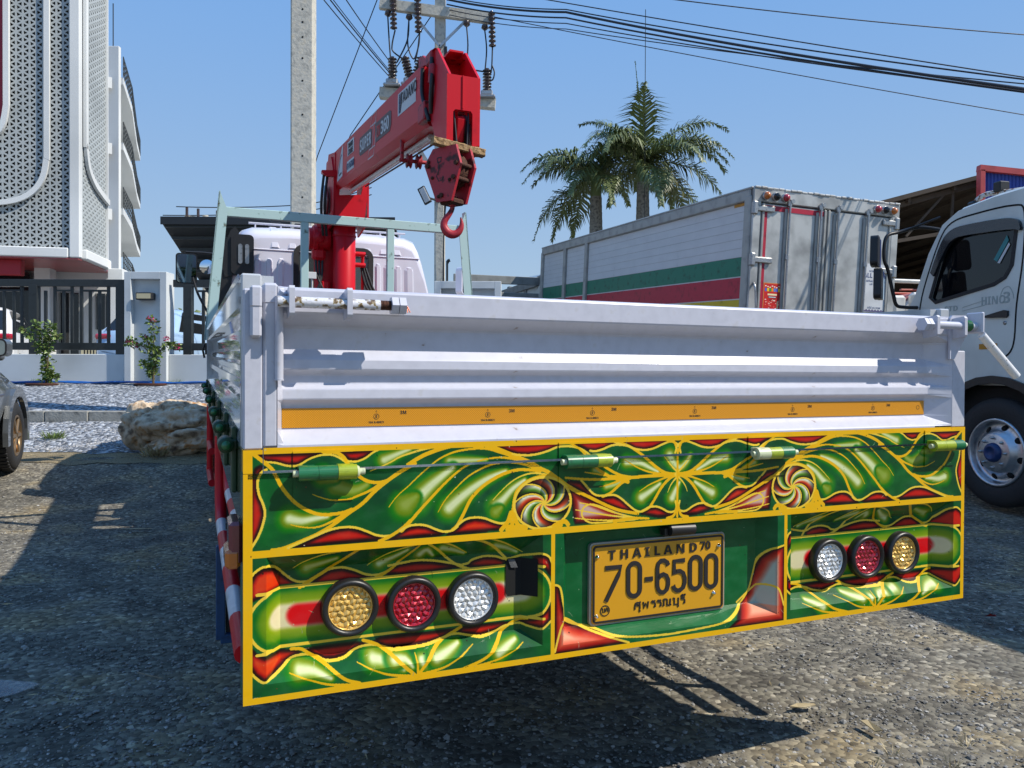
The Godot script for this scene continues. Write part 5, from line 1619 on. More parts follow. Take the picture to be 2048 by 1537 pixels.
	for i in 15:
		var x := -0.14 + 0.28 * i / 14.0
		var ring := PackedVector3Array()
		for k in 12:
			var a := TAU * k / 12
			var q := Vector2(clampf(cos(a) * 1.5, -1, 1) * 0.019, clampf(sin(a) * 1.5, -1, 1) * 0.024)
			q *= 1.0 + 0.22 * n.get_noise_2d(i * 1.7, k * 2.3)
			ring.append(Vector3(x + 0.004 * n.get_noise_2d(k * 9.0, 3.0), q.x, q.y))
		rows.append(ring)
	loft(st, rows, true)
	fan(st, Array(rows[0]), Vector3.LEFT)
	fan(st, Array(rows[-1]), Vector3.RIGHT)
	var o := place("timber", st, M.wood, plank)

# ---------------------------------------------------------------- ground
func sheet(called: String, m: Material, xs: Array, zs: Array, lift: float, ragged := 0.0) -> MeshInstance3D:
	var st := mb()
	st.set_smooth_group(1)
	var n := FastNoiseLite.new()
	n.seed = 12
	n.frequency = 0.35
	var rows := []
	for j in zs.size():
		var row := PackedVector3Array()
		for i in xs.size():
			var z: float = zs[j]
			if ragged > 0.0 and (j == 0 or j == zs.size() - 1):
				z += ragged * n.get_noise_2d(xs[i] * 4.0, j * 50.0)
			var y := ground_height(z) + lift
			if z < 12.0 and absf(xs[i]) < 20.0:
				y += 0.012 * n.get_noise_2d(xs[i] * 5.0, z * 5.0)
			row.append(W(xs[i], y, z))
		rows.append(row)
	loft(st, rows, false)
	return kind(place(called, st, m), "structure")

func steps(a: float, b: float, n: int) -> Array:
	var o := []
	for i in n + 1:
		o.append(lerpf(a, b, float(i) / n))
	return o

func pebble(seed_: int) -> ArrayMesh:
	var st := mb()
	var r := RandomNumberGenerator.new()
	r.seed = seed_
	var top := []
	var mid := []
	for k in 5:
		var a := TAU * (k + r.randf_range(-0.25, 0.25)) / 5.0
		mid.append(Vector3(cos(a) * r.randf_range(0.75, 1.1), r.randf_range(-0.1, 0.25), sin(a) * r.randf_range(0.6, 0.95)))
		top.append(Vector3(cos(a + 0.4) * r.randf_range(0.3, 0.6), r.randf_range(0.45, 0.7), sin(a + 0.4) * r.randf_range(0.3, 0.55)))
	for k in 5:
		var j := (k + 1) % 5
		fan(st, [mid[k], mid[j], top[k]], mid[k] + Vector3.UP * 0.3)
		fan(st, [top[k], mid[j], top[j]], top[k] + Vector3.UP * 0.3)
		fan(st, [mid[k], mid[j], Vector3(0, -0.5, 0)], mid[k] - Vector3.UP)
	fan(st, top, Vector3.UP)
	st.generate_normals()
	return st.commit()

func scatter(count: int, seed_: int, mesh: Mesh, m: Material, x0: float, x1: float, z0: float, z1: float, s0: float, s1: float, tones: Array, near: float, label: String) -> void:
	var mm := MultiMesh.new()
	mm.transform_format = MultiMesh.TRANSFORM_3D
	mm.use_colors = true
	mm.mesh = mesh
	mm.instance_count = count
	var r := RandomNumberGenerator.new()
	r.seed = seed_
	for i in count:
		var z := lerpf(z0, z1, pow(r.randf(), near))
		var x := r.randf_range(maxf(x0, -0.78 * z - 0.5), minf(x1, 0.78 * z + 0.5))
		var s := lerpf(s0, s1, pow(r.randf(), 3.0))
		var b := Basis.from_euler(Vector3(r.randf_range(-0.5, 0.5), r.randf() * TAU, r.randf_range(-0.5, 0.5))).scaled(Vector3(1, r.randf_range(0.5, 1.0), 1) * s)
		mm.set_instance_transform(i, Transform3D(b, W(x, ground_height(z) + s * 0.12, z)))
		var c: Color = tones[r.randi() % tones.size()]
		var v := r.randf_range(0.7, 1.2)
		mm.set_instance_color(i, Color(c.r * v, c.g * v, c.b * v))
	var o := MultiMeshInstance3D.new()
	o.multimesh = mm
	o.material_override = m
	o.name = numbered("gravel", self)
	add_child(o, true)
	kind(tag(o, label, "gravel"), "stuff")

func make_ground() -> void:
	var zs := steps(-12, 2, 7) + steps(2.2, 9.4, 36) + [9.9, 10.5, 11.2, 12.4, 13.5, 14.3, 16, 18, 24, 34, 60, 120, 260, 420]
	sheet("ground", M.yard, steps(-260, -16, 8) + steps(-14, 14, 56) + steps(16, 260, 8), zs, 0.0)
	sheet("straw_verge", M.straw_earth, steps(-14, -2.4, 46), steps(8.75, 9.25, 3), 0.006, 0.22)
	sheet("gravel_verge", M.gravel_bed, steps(-14, -1.0, 50), steps(9.15, 10.5, 8), 0.012, 0.12)
	sheet("gravel_bed", M.gravel_bed, steps(-14, 3.0, 60), [10.7, 11.0, 11.4, 11.8, 12.4, 13.0, 13.5, 14.0], 0.02)
	sheet("compound_floor", M.kerb, steps(-40, 10, 10), [14.2, 16, 18, 24, 34, 56], 0.03)
	var dark := [Color(0.15, 0.147, 0.14), Color(0.21, 0.205, 0.195), Color(0.28, 0.275, 0.26), Color(0.19, 0.18, 0.16), Color(0.38, 0.37, 0.35)]
	var pale := [Color(0.24, 0.245, 0.255), Color(0.33, 0.335, 0.345), Color(0.42, 0.425, 0.43), Color(0.54, 0.54, 0.54)]
	scatter(60000, 5, pebble(1), M.stone, -6, 6.5, 2.0, 9.0, 0.003, 0.011, dark, 1.7, "small dark gravel chips strewn over the yard")
	scatter(5000, 6, pebble(2), M.stone, -6, 6.5, 2.0, 9.0, 0.006, 0.019, dark, 1.7, "larger loose stones among the gravel chips of the yard")
	scatter(26000, 7, pebble(3), M.stone, -9.5, -2.0, 9.25, 10.45, 0.008, 0.028, pale, 1.0, "blue grey crushed stone below the kerb")
	scatter(34000, 8, pebble(4), M.stone, -11, -3.0, 10.75, 13.9, 0.01, 0.032, pale, 0.9, "blue grey crushed stone between kerb and boundary wall")
	for i in 24:
		var st := mb()
		box(st, Vector3.ZERO, Vector3(0.588, 0.24, 0.13), 0.012)
		var k := place("kerb", st, M.kerb)
		k.position = W(-12.0 + i * 0.595, 0.66 + rng.randf_range(-0.006, 0.006), 10.58 + rng.randf_range(-0.006, 0.006))
		k.rotation.y = rng.randf_range(-0.008, 0.008)
		kind(k, "structure")

# ---------------------------------------------------------------- boundary wall and fence
func make_wall() -> void:
	var st := mb()
	var z := 14.0
	box(st, W(-10.6, 1.2, z + 0.1), Vector3(7.2, 0.9, 0.2), 0.01)
	var wall := thing("boundary_wall", "low pale blue boundary wall with a dark steel fence on top", "wall")
	place("wall_base", st, M.plaster, wall)
	st = mb()
	box(st, W(-3.8, 1.2, z + 0.1), Vector3(4.8, 0.9, 0.2), 0.01)
	place("wall_base", st, M.plaster, wall)
	var rail := func(x0: float, x1: float, y: float, h: float, d: float) -> void:
		var s := mb()
		box(s, W((x0 + x1) / 2, y, z + 0.06), Vector3(x1 - x0, h, d), 0.004)
		place("rail", s, M.fence, wall)
	var upright := func(called: String, x: float, w: float, y0: float, y1: float) -> void:
		var s := mb()
		box(s, W(x, (y0 + y1) / 2, z + 0.065), Vector3(w, y1 - y0, w * 0.8), 0.003)
		place(called, s, M.fence, wall)
	for seg in [[-12.6, -6.99], [-6.13, -4.3]]:
		rail.call(seg[0], seg[1], 2.935, 0.13, 0.1)
		rail.call(seg[0], seg[1], 1.79, 0.13, 0.1)
	for x in [-12.0, -10.3, -8.66, -7.09, -5.87, -4.4]:
		upright.call("post", x, 0.15, 1.64, 2.9)
	var px := [-9.21, -9.03, -8.89, -8.46, -8.29, -8.13, -7.98, -7.81, -7.65, -7.48, -7.32]
	for i in px.size():
		upright.call("picket", px[i], 0.05, 1.85, 2.88 if i in [2, 4, 6, 7, 10] else 2.8)
	for x in [-10.1, -9.9, -9.7, -9.5, -5.6, -5.45, -5.3, -5.15, -5.0, -4.85, -4.7, -4.55]:
		upright.call("picket", x, 0.05, 1.85, 2.8)
	for s in [[-9.6, -8.9], [-8.29, -7.98], [-7.81, -7.3], [-5.7, -4.5]]:
		rail.call(s[0], s[1], 2.8, 0.035, 0.04)
	# rendered gate piers with a sunk panel and a box lamp
	for q in [[-6.585, 0.76, 3.13, "rendered wall pier with a box lamp, sunk panel and shaded left reveal", true], [-0.8, 1.2, 2.98, "pale blue wall panel with a sunk field right of the cab", false]]:
		var x: float = q[0]
		var w: float = q[1]
		var top: float = q[2]
		var pier := thing("wall_pier", q[3], "wall pier")
		st = mb()
		box(st, W(x, (top + 0.8) / 2, z + 0.14), Vector3(w, top - 0.8, 0.2), 0.004)
		place("core", st, M.plaster, pier)
		for s in [-1.0, 1.0]:
			st = mb()
			box(st, W(x + s * (w / 2 - 0.06), (top + 0.8) / 2, z - 0.02), Vector3(0.12, top - 0.8, 0.13), 0.006)
			place("jamb", st, M.plaster, pier)
		st = mb()
		box(st, W(x, top - 0.065, z - 0.021), Vector3(w - 0.24, 0.13, 0.128), 0.005)
		place("head", st, M.plaster, pier)
		if q[4]:
			st = mb()
			box(st, W(x - 0.01, 2.69, z - 0.05), Vector3(0.29, 0.13, 0.16), 0.01)
			var lamp := place("wall_lamp", st, M.roof_dark, pier)
			st = mb()
			box(st, W(x - 0.01, 2.69, z - 0.131), Vector3(0.25, 0.09, 0.004))
			place("lamp_glass", st, M.beige, lamp)

# ---------------------------------------------------------------- the white building
func perforated(st: SurfaceTool, at: Transform3D, w: float, h: float, side: float, open: float) -> void:
	var dx := side * 0.866
	for i in int(w / dx):
		for j in int(h / side * 2.0) + 1:
			var x0 := i * dx
			var up := (i + j) % 2 == 0
			var y := j * side * 0.5
			var p := [Vector2(x0, y - side / 2), Vector2(x0, y + side / 2), Vector2(x0 + dx, y)] if up else [Vector2(x0 + dx, y - side / 2), Vector2(x0 + dx, y + side / 2), Vector2(x0, y)]
			var c: Vector2 = (p[0] + p[1] + p[2]) / 3.0
			for k in 3:
				var a: Vector2 = p[k]
				var b: Vector2 = p[(k + 1) % 3]
				var a2 := c.lerp(a, open)
				var b2 := c.lerp(b, open)
				fan(st, [at * Vector3(a.x, a.y, 0), at * Vector3(b.x, b.y, 0), at * Vector3(b2.x, b2.y, 0), at * Vector3(a2.x, a2.y, 0)], at.basis.z)
				fan(st, [at * Vector3(a2.x, a2.y, 0), at * Vector3(b2.x, b2.y, 0), at * Vector3(b2.x, b2.y, -0.03), at * Vector3(a2.x, a2.y, -0.03)], at.basis * Vector3(c.x - a2.x, c.y - a2.y, 0))

func piping(st: SurfaceTool, p: Array, w: float, d: float, at: Transform3D) -> void:
	ribbon(st, curve(p, 5), w, d, at)

func make_building() -> void:
	var b := thing("sign_tower", "white showroom tower clad in perforated grey metal with red panels", "building", W(-13.89, 0.0, 25.0), 0.194)
	var front := Transform3D(Basis(), Vector3(-0.37, 0, 0.02))
	var st := mb()
	perforated(st, Transform3D(Basis(), Vector3(-5.6, 5.4, 0.0)), 5.35, 11.0, 0.225, 0.56)
	kind(place("front_screen", st, M.screen, b), "stuff")
	st = mb()
	perforated(st, Transform3D(Basis(Vector3.UP, PI / 2), Vector3(-0.03, 5.4, -0.05)), 2.55, 11.0, 0.225, 0.52)
	kind(place("side_screen", st, M.screen, b), "stuff")
	st = mb()
	box(st, Vector3(-3.0, 10.6, -1.45), Vector3(5.4, 10.4, 2.3))
	place("core", st, M.core_grey, b)
	st = mb()
	box(st, Vector3(-0.16, 10.8, 0.0), Vector3(0.32, 11.5, 0.26), 0.03)
	place("corner_post", st, M.building_white, b)
	st = mb()
	box(st, Vector3(-3.1, 5.2, -0.02), Vector3(5.5, 0.32, 0.3), 0.03)
	box(st, Vector3(-0.02, 5.2, -1.4), Vector3(0.3, 0.32, 2.5), 0.03)
	place("bottom_band", st, M.building_white, b)
	st = mb()
	box(st, Vector3(-0.03, 10.7, -2.62), Vector3(0.12, 11.2, 0.08))
	place("side_edge", st, M.building_white, b)
	# white piping and the red field
	st = mb()
	piping(st, [Vector2(-0.98, 16.0), Vector2(-0.98, 9.0), Vector2(-1.0, 8.1), Vector2(-1.15, 7.45), Vector2(-1.55, 6.98), Vector2(-2.2, 6.74), Vector2(-3.2, 6.70), Vector2(-5.6, 6.70)], 0.16, 0.1, Transform3D(Basis(), Vector3(0, 0, 0.02)))
	place("piping", st, M.building_white, b)
	st = mb()
	piping(st, [Vector2(-2.14, 16.0), Vector2(-2.14, 10.5), Vector2(-2.15, 9.7), Vector2(-2.28, 9.1), Vector2(-2.6, 8.75), Vector2(-3.2, 8.6), Vector2(-5.6, 8.6)], 0.16, 0.12, Transform3D(Basis(), Vector3(0, 0, 0.02)))
	place("piping", st, M.building_white, b)
	st = mb()
	piping(st, [Vector2(0.28, 16.0), Vector2(0.28, 9.4), Vector2(0.32, 8.7), Vector2(0.55, 8.1), Vector2(1.1, 7.75), Vector2(1.8, 7.55), Vector2(2.6, 7.4)], 0.2, 0.1, Transform3D(Basis(Vector3.UP, PI / 2), Vector3(0.0, 0, 0)))
	place("piping", st, M.building_white, b)
	st = mb()
	prism(st, PackedVector2Array([Vector2(-5.6, 16.0), Vector2(-5.6, 8.62), Vector2(-3.2, 8.62), Vector2(-2.62, 8.78), Vector2(-2.3, 9.1), Vector2(-2.16, 9.7), Vector2(-2.15, 16.0)]), 0.06, Transform3D(Basis(), Vector3(0, 0, 0.075)))
	place("red_field", st, M.sign_red, b)
	# undercroft: reddish soffit, recessed wall, doorway, window, columns
	st = mb()
	box(st, Vector3(-3.0, 5.02, -2.0), Vector3(5.9, 0.05, 4.2))
	place("soffit", st, M.soffit_red, b)
	st = mb()
	box(st, Vector3(-3.4, 4.75, -0.5), Vector3(3.0, 0.5, 0.3), 0.02)
	place("sign_box", st, M.sign_red, b)
	st = mb()
	box(st, Vector3(-3.0, 3.0, -3.4), Vector3(8.0, 4.0, 0.2))
	place("rear_wall", st, M.building_white, b)
	st = mb()
	for x in [-2.0, 0.35]:
		box(st, Vector3(x, 3.05, -2.6), Vector3(0.5, 4.0, 0.6), 0.02)
	place("column", st, M.building_white, b)
	st = mb()
	box(st, Vector3(-1.42, 2.75, -3.27), Vector3(0.7, 3.0, 0.06))
	var door := place("door", st, M.glass_dark, b)
	st = mb()
	for x in [-1.75, -1.42, -1.1]:
		box(st, Vector3(x, 2.75, -3.23), Vector3(0.05, 3.0, 0.05))
	place("door_frame", st, M.alu_dull, door)
	st = mb()
	box(st, Vector3(-0.32, 3.6, -3.27), Vector3(0.55, 1.3, 0.06))
	var win := place("window", st, M.glass_dark, b)
	for x in [-0.56, -0.4, -0.24, -0.08]:
		st = mb()
		box(st, Vector3(x, 3.6, -3.23), Vector3(0.03, 1.3, 0.04))
		place("mullion", st, M.alu_dull, win)
	st = mb()
	box(st, Vector3(-3.6, 3.2, -3.0), Vector3(2.0, 3.4, 0.3))
	place("shop_front", st, M.glass_dark, b)

	var wing := thing("white_apartment_wing", "white four storey wing with slanted balconies behind the perforated tower", "building", W(0, 0, 0))
	st = mb()
	box(st, W(-18.56, 8.9, 36.1), Vector3(0.62, 15.3, 0.2), 0.02)
	place("fin_wall", st, M.building_white, wing)
	st = mb()
	prism(st, PackedVector2Array([Vector2(-19.4, -36.9), Vector2(-25.2, -50.0), Vector2(-36, -50.0), Vector2(-36, -36.9)]), 14.6, Transform3D(Basis(Vector3.RIGHT, Vector3.BACK, Vector3.UP), Vector3(0, 15.9, 0)))
	place("block", st, M.building_white, wing)
	for f in 4:
		var y := 14.75 - f * 3.03
		var edge := PackedVector2Array([Vector2(-18.15, -36.2), Vector2(-19.6, -40.0), Vector2(-22.25, -46.0), Vector2(-23.5, -49.0), Vector2(-27.0, -49.0), Vector2(-27.0, -36.2)])
		st = mb()
		prism(st, edge, 0.32, Transform3D(Basis(Vector3.RIGHT, Vector3.BACK, Vector3.UP), Vector3(0, y + 0.42, 0)))
		var slab := place("balcony", st, M.building_white, wing)
		for k in 3:
			var a := Vector3(edge[k].x, y + 0.42, edge[k].y)
			var c := Vector3(edge[k + 1].x, y + 0.42, edge[k + 1].y)
			st = mb()
			for hgt in [0.25, 0.5, 0.75, 0.95]:
				tube(st, [a + Vector3.UP * hgt, c + Vector3.UP * hgt], 0.025, 5)
			for i in 8:
				var q := a.lerp(c, i / 7.0)
				tube(st, [q, q + Vector3.UP * 0.95], 0.02, 5)
			place("railing", st, M.fence, slab)
		st = mb()
		prism(st, PackedVector2Array([Vector2(-19.6, -35.0), Vector2(-18.52, -35.9), Vector2(-19.6, -35.9)]), 0.5, Transform3D(Basis(Vector3.RIGHT, Vector3.BACK, Vector3.UP), Vector3(0, y + 0.3, 0)))
		place("ledge", st, M.building_white, slab)
	st = mb()
	tube(st, [W(-18.62, 16.5, 36.2), W(-18.62, 18.6, 36.2)], 0.025, 5)
	place("lightning_rod", st, M.fence, wing)

	var shed := thing("carport_roof", "dark monopitch carport roof on steel posts left of the cab", "carport")
	st = mb()
	prism(st, PackedVector2Array([Vector2(24.0, 6.0), Vector2(28.6, 3.75), Vector2(28.6, 3.87), Vector2(24.0, 6.14)]), 7.2, Transform3D(Basis(Vector3.FORWARD, Vector3.UP, Vector3.RIGHT), Vector3(-3.65, 0, 0)))
	place("roof_sheet", st, M.roof_dark, shed)
	for k in 9:
		var t := k / 8.0
		st = mb()
		bar(st, W(-10.8, lerpf(5.93, 3.73, t), lerpf(24.1, 28.5, t)), W(-3.7, lerpf(5.93, 3.73, t), lerpf(24.1, 28.5, t)), 0.06, 0.1)
		place("purlin", st, M.fence, shed)
	st = mb()
	box(st, W(-7.25, 6.07, 23.97), Vector3(7.24, 0.24, 0.04))
	place("fascia", st, M.roof_dark, shed)
	for x in [-9.9, -6.5, -4.0]:
		st = mb()
		box(st, W(x, 3.2, 25.8), Vector3(0.14, 4.1, 0.14))
		place("post", st, M.fence, shed)

# ---------------------------------------------------------------- cars
func car(called: String, label: String, category: String, at: Vector3, turn: float, paint: Material, l: float, w: float, h: float, belt: float, rear_glass: float) -> Node3D:
	# nose towards -z; the origin lies under the middle
	var o := thing(called, label, category, at, turn)
	var hw := w / 2
	var ring := func(z: float, k: float, sill: float, b: float, roof: float, rw: float) -> PackedVector3Array:
		var q := [[hw * k * 0.93, sill], [hw * k, sill + 0.15], [hw * k, b - 0.18], [hw * k * 0.97, b], [lerpf(hw * k * 0.97, rw, 0.5), lerpf(b, roof, 0.55)], [rw, roof - 0.06], [rw - 0.08, roof - 0.012], [rw * 0.5, roof + 0.012]]
		var ring := PackedVector3Array()
		for v in q:
			ring.append(Vector3(v[0], v[1], z))
		for i in range(q.size() - 1, -1, -1):
			ring.append(Vector3(-q[i][0], q[i][1], z))
		return ring
	var e := l / 2
	var rw := hw * 0.74
	var rings := [
		ring.call(e, 0.9, 0.34, 0.62, 0.66, hw * 0.8), ring.call(e - 0.05, 0.97, 0.27, belt * 0.98, belt * 1.0, hw * 0.86), ring.call(e - 0.14, 1.0, 0.24, belt, belt + 0.04, hw * 0.88),
		ring.call(e - rear_glass, 1.0, 0.22, belt, h - 0.07, rw), ring.call(e - rear_glass - 0.3, 1.0, 0.22, belt, h - 0.01, rw), ring.call(0.0, 1.0, 0.22, belt, h, rw), ring.call(-e * 0.22, 1.0, 0.22, belt, h - 0.05, rw),
		ring.call(-e * 0.55, 1.0, 0.22, belt - 0.02, belt + 0.06, hw * 0.85), ring.call(-e + 0.25, 0.98, 0.24, belt - 0.16, belt - 0.12, hw * 0.8), ring.call(-e + 0.04, 0.93, 0.3, belt - 0.26, belt - 0.24, hw * 0.76), ring.call(-e, 0.86, 0.36, 0.6, 0.62, hw * 0.7)]
	var st := mb()
	st.set_smooth_group(1)
	loft(st, rings, false)
	st.set_smooth_group(-1)
	fan(st, Array(rings[0]), Vector3.BACK)
	fan(st, Array(rings[-1]), Vector3.FORWARD)
	var body := place("body", st, paint, o)
	# side and rear glass, set a little proud of the shell
	for s in [-1.0, 1.0]:
		st = mb()
		var lo: float = belt + 0.03
		var hi: float = h - 0.09
		var p := [Vector3(hw * 0.965, lo, e - rear_glass * 0.62), Vector3(rw + 0.02, hi, e - rear_glass - 0.25), Vector3(rw + 0.02, hi, -e * 0.2), Vector3(hw * 0.965, lo, -e * 0.5)]
		var q := []
		for v in p:
			q.append(Vector3((v.x + 0.012) * s, v.y, v.z))
		fan(st, q, Vector3(s, 0, 0))
		place("side_window", st, M.glass_dark, o)
	st = mb()
	fan(st, [Vector3(-hw * 0.8, belt + 0.06, e - 0.13), Vector3(hw * 0.8, belt + 0.06, e - 0.13), Vector3(rw * 0.92, h - 0.1, e - rear_glass + 0.035), Vector3(-rw * 0.92, h - 0.1, e - rear_glass + 0.035)], Vector3.BACK)
	place("rear_window", st, M.glass_dark, o)
	for s in [-1.0, 1.0]:
		st = mb()
		box(st, Vector3(s * hw * 0.8, belt - 0.1, e - 0.06), Vector3(hw * 0.42, 0.13, 0.12), 0.04)
		place("tail_lamp", st, M.tail_red, o)
		for z in [e * 0.62, -e * 0.62]:
			var tyre := mb()
			var rim := mb()
			wheel(tyre, rim, Transform3D(Basis(Vector3.BACK, -s * PI / 2), Vector3(s * (hw + 0.01), 0.31, z)), 0.31, 0.2, 0.2)
			var wh := place("wheel", tyre, M.rubber, o)
			place("rim", rim, M.steel, wh)
	for s in [-1.0, 1.0]:
		st = mb()
		box(st, Vector3(s * hw * 0.6, 0.42, e + 0.0), Vector3(hw * 0.4, 0.05, 0.04), 0.01)
		place("reflector", st, M.tail_red, o)
	st = mb()
	box(st, Vector3(0, belt - 0.26, e - 0.02), Vector3(0.36, 0.12, 0.03), 0.004)
	place("number_plate", st, M.paper, o)
	return o

func make_cars() -> void:
	car("parked_hatchback", "pale blue hatchback parked behind the fence beside the wall pier", "car", W(-8.4, 1.2, 19.5), -0.1, M.pale_blue_car, 3.9, 1.86, 1.66, 1.06, 0.6)
	var wcar := car("parked_hatchback", "white hatchback with red tail lamps behind the fence at the left", "car", W(-12.3, 1.17, 18.1), 0.41, M.white_car, 4.3, 1.8, 1.62, 1.02, 0.7)
	car("parked_hatchback", "blue car seen through the fence pickets just left of the cab", "car", W(-7.9, 1.25, 24.5), 0.1, M.blue_car, 4.0, 1.76, 1.5, 0.95, 0.7)
	var st := mb()
	var ac := thing("air_conditioner_unit", "beige outdoor air conditioner unit with a grille standing by the white building", "air conditioner", W(-11.75, 1.2, 21.8), 0.15)
	box(st, Vector3(0, 0.45, 0), Vector3(0.62, 0.8, 0.3), 0.02)
	place("casing", st, M.beige, ac)
	for i in 6:
		st = mb()
		box(st, Vector3(-0.2 + i * 0.08, 0.45, 0.152), Vector3(0.03, 0.66, 0.006))
		place("grille_slot", st, M.dark, ac)
	# the grey pickup at the left edge, only its front wing in view
	var o := thing("grey_pickup", "dusty grey off-road car at the left edge with a bronze wheel", "car", W(-6.17, 0.235, 8.09), 0.368)
	var hw := 0.85
	st = mb()
	st.set_smooth_group(1)
	var rings := []
	for q in [[3.2, 0.83, 1.05, 0.83], [1.6, 0.84, 1.08, 0.84], [0.75, 0.845, 1.10, 0.8], [0.45, 0.845, 1.10, 0.76], [0.1, 0.84, 1.07, 0.73], [-0.2, 0.83, 1.02, 0.7], [-0.42, 0.80, 0.94, 0.66], [-0.52, 0.74, 0.86, 0.6]]:
		var ring := PackedVector3Array()
		var low := 0.3 if q[0] > 0.5 else 0.62
		for v in [[q[1] - 0.04, low], [q[1], maxf(low, 0.5) + 0.08], [q[1] + 0.004, q[2] - 0.24], [q[1] - 0.03, q[2] - 0.1], [q[3], q[2] - 0.015], [q[3] - 0.15, q[2] + 0.015], [0.3, q[2] + 0.04]]:
			ring.append(Vector3(v[0], v[1], q[0]))
		var m := ring.duplicate()
		m.reverse()
		for v in m:
			ring.append(Vector3(-v.x, v.y, v.z))
		rings.append(ring)
	loft(st, rings, false)
	st.set_smooth_group(-1)
	fan(st, Array(rings[-1]), Vector3.FORWARD)
	fan(st, Array(rings[0]), Vector3.BACK)
	# cabin
	st.set_smooth_group(1)
	loft(st, [PackedVector3Array([Vector3(hw, 1.05, 3.1), Vector3(0.68, 1.62, 2.9), Vector3(-0.68, 1.62, 2.9), Vector3(-hw, 1.05, 3.1)]), PackedVector3Array([Vector3(hw, 1.05, 1.2), Vector3(0.68, 1.64, 1.35), Vector3(-0.68, 1.64, 1.35), Vector3(-hw, 1.05, 1.2)]), PackedVector3Array([Vector3(0.8, 1.1, 0.7), Vector3(0.78, 1.12, 0.68), Vector3(-0.78, 1.12, 0.68), Vector3(-0.8, 1.1, 0.7)])], false)
	st.set_smooth_group(-1)
	place("body", st, M.grey_car, o)
	st = mb()
	var arch := []
	for k in 13:
		var a := -0.25 + (PI + 0.5) * k / 12.0
		arch.append(Vector2(cos(a) * 0.45, 0.4 + sin(a) * 0.45))
	ribbon(st, arch, 0.1, 0.05, Transform3D(Basis(Vector3(0, 0, -1), Vector3.UP, Vector3.RIGHT), Vector3(0.835, 0, 0)))
	place("wing_flare", st, M.grey_car, o)
	st = mb()
	box(st, Vector3(0.56, 0.66, 0.0), Vector3(0.5, 0.42, 0.85), 0.1)
	place("wheel_well", st, M.dark, o)
	for s in [-1.0, 1.0]:
		for z in [0.0, 2.6]:
			var tyre := mb()
			var rim := mb()
			wheel(tyre, rim, Transform3D(Basis(Vector3.BACK, -s * PI / 2), Vector3(s * 0.87, 0.37, z)), 0.37, 0.26, 0.22)
			for k in 6:
				var a := TAU * k / 6.0
				box(rim, Vector3(s * 0.85, 0.37 + sin(a) * 0.12, z + cos(a) * 0.12), Vector3(0.03, 0.05, 0.2), 0.01, Basis(Vector3.RIGHT, -a))
			var wh := place("wheel", tyre, M.rubber, o)
			place("rim", rim, M.bronze, wh)
	st = mb()
	prism(st, rounded(Vector2(0.94, 1.29), Vector2(0.24, 0.17), 0.05), 0.12, Transform3D(Basis(Vector3.UP, -0.2), Vector3(-0.06, 0, 0.78)))
	box(st, Vector3(0.82, 1.2, 0.62), Vector3(0.12, 0.06, 0.08), 0.02)
	var mirror := place("door_mirror", st, M.grey_car, o)
	st = mb()
	ribbon(st, Array(rounded(Vector2(0.94, 1.29), Vector2(0.225, 0.155), 0.045)), 0.016, 0.004, Transform3D(Basis(Vector3.UP, -0.2), Vector3(-0.06, 0, 0.78)), true)
	place("mirror_rim", st, M.black, mirror)
	st = mb()
	prism(st, rounded(Vector2(0.94, 1.29), Vector2(0.21, 0.14), 0.04), 0.002, Transform3D(Basis(Vector3.UP, -0.2), Vector3(-0.06, 0, 0.782)))
	place("mirror_glass", st, M.mirror_dim, mirror)

# ---------------------------------------------------------------- planting, stones, litter
func leaf_card(st: SurfaceTool, p: Vector3, d: Vector3, l: float, w: float, tint: Color) -> void:
	var side := d.cross(Vector3(rng.randf_range(-1, 1), rng.randf_range(0.3, 1), rng.randf_range(-1, 1))).normalized()
	var up := side.cross(d).normalized()
	st.set_color(tint)
	var m1 := p + d * l * 0.45 + side * w * 0.5 + up * w * 0.12
	var m2 := p + d * l * 0.45 - side * w * 0.5 + up * w * 0.12
	var mid := p + d * l * 0.5
	var tip := p + d * l - up * l * 0.12
	fan(st, [p, m1, mid], up)
	fan(st, [p, mid, m2], up)
	fan(st, [mid, m1, tip], up)
	fan(st, [mid, tip, m2], up)

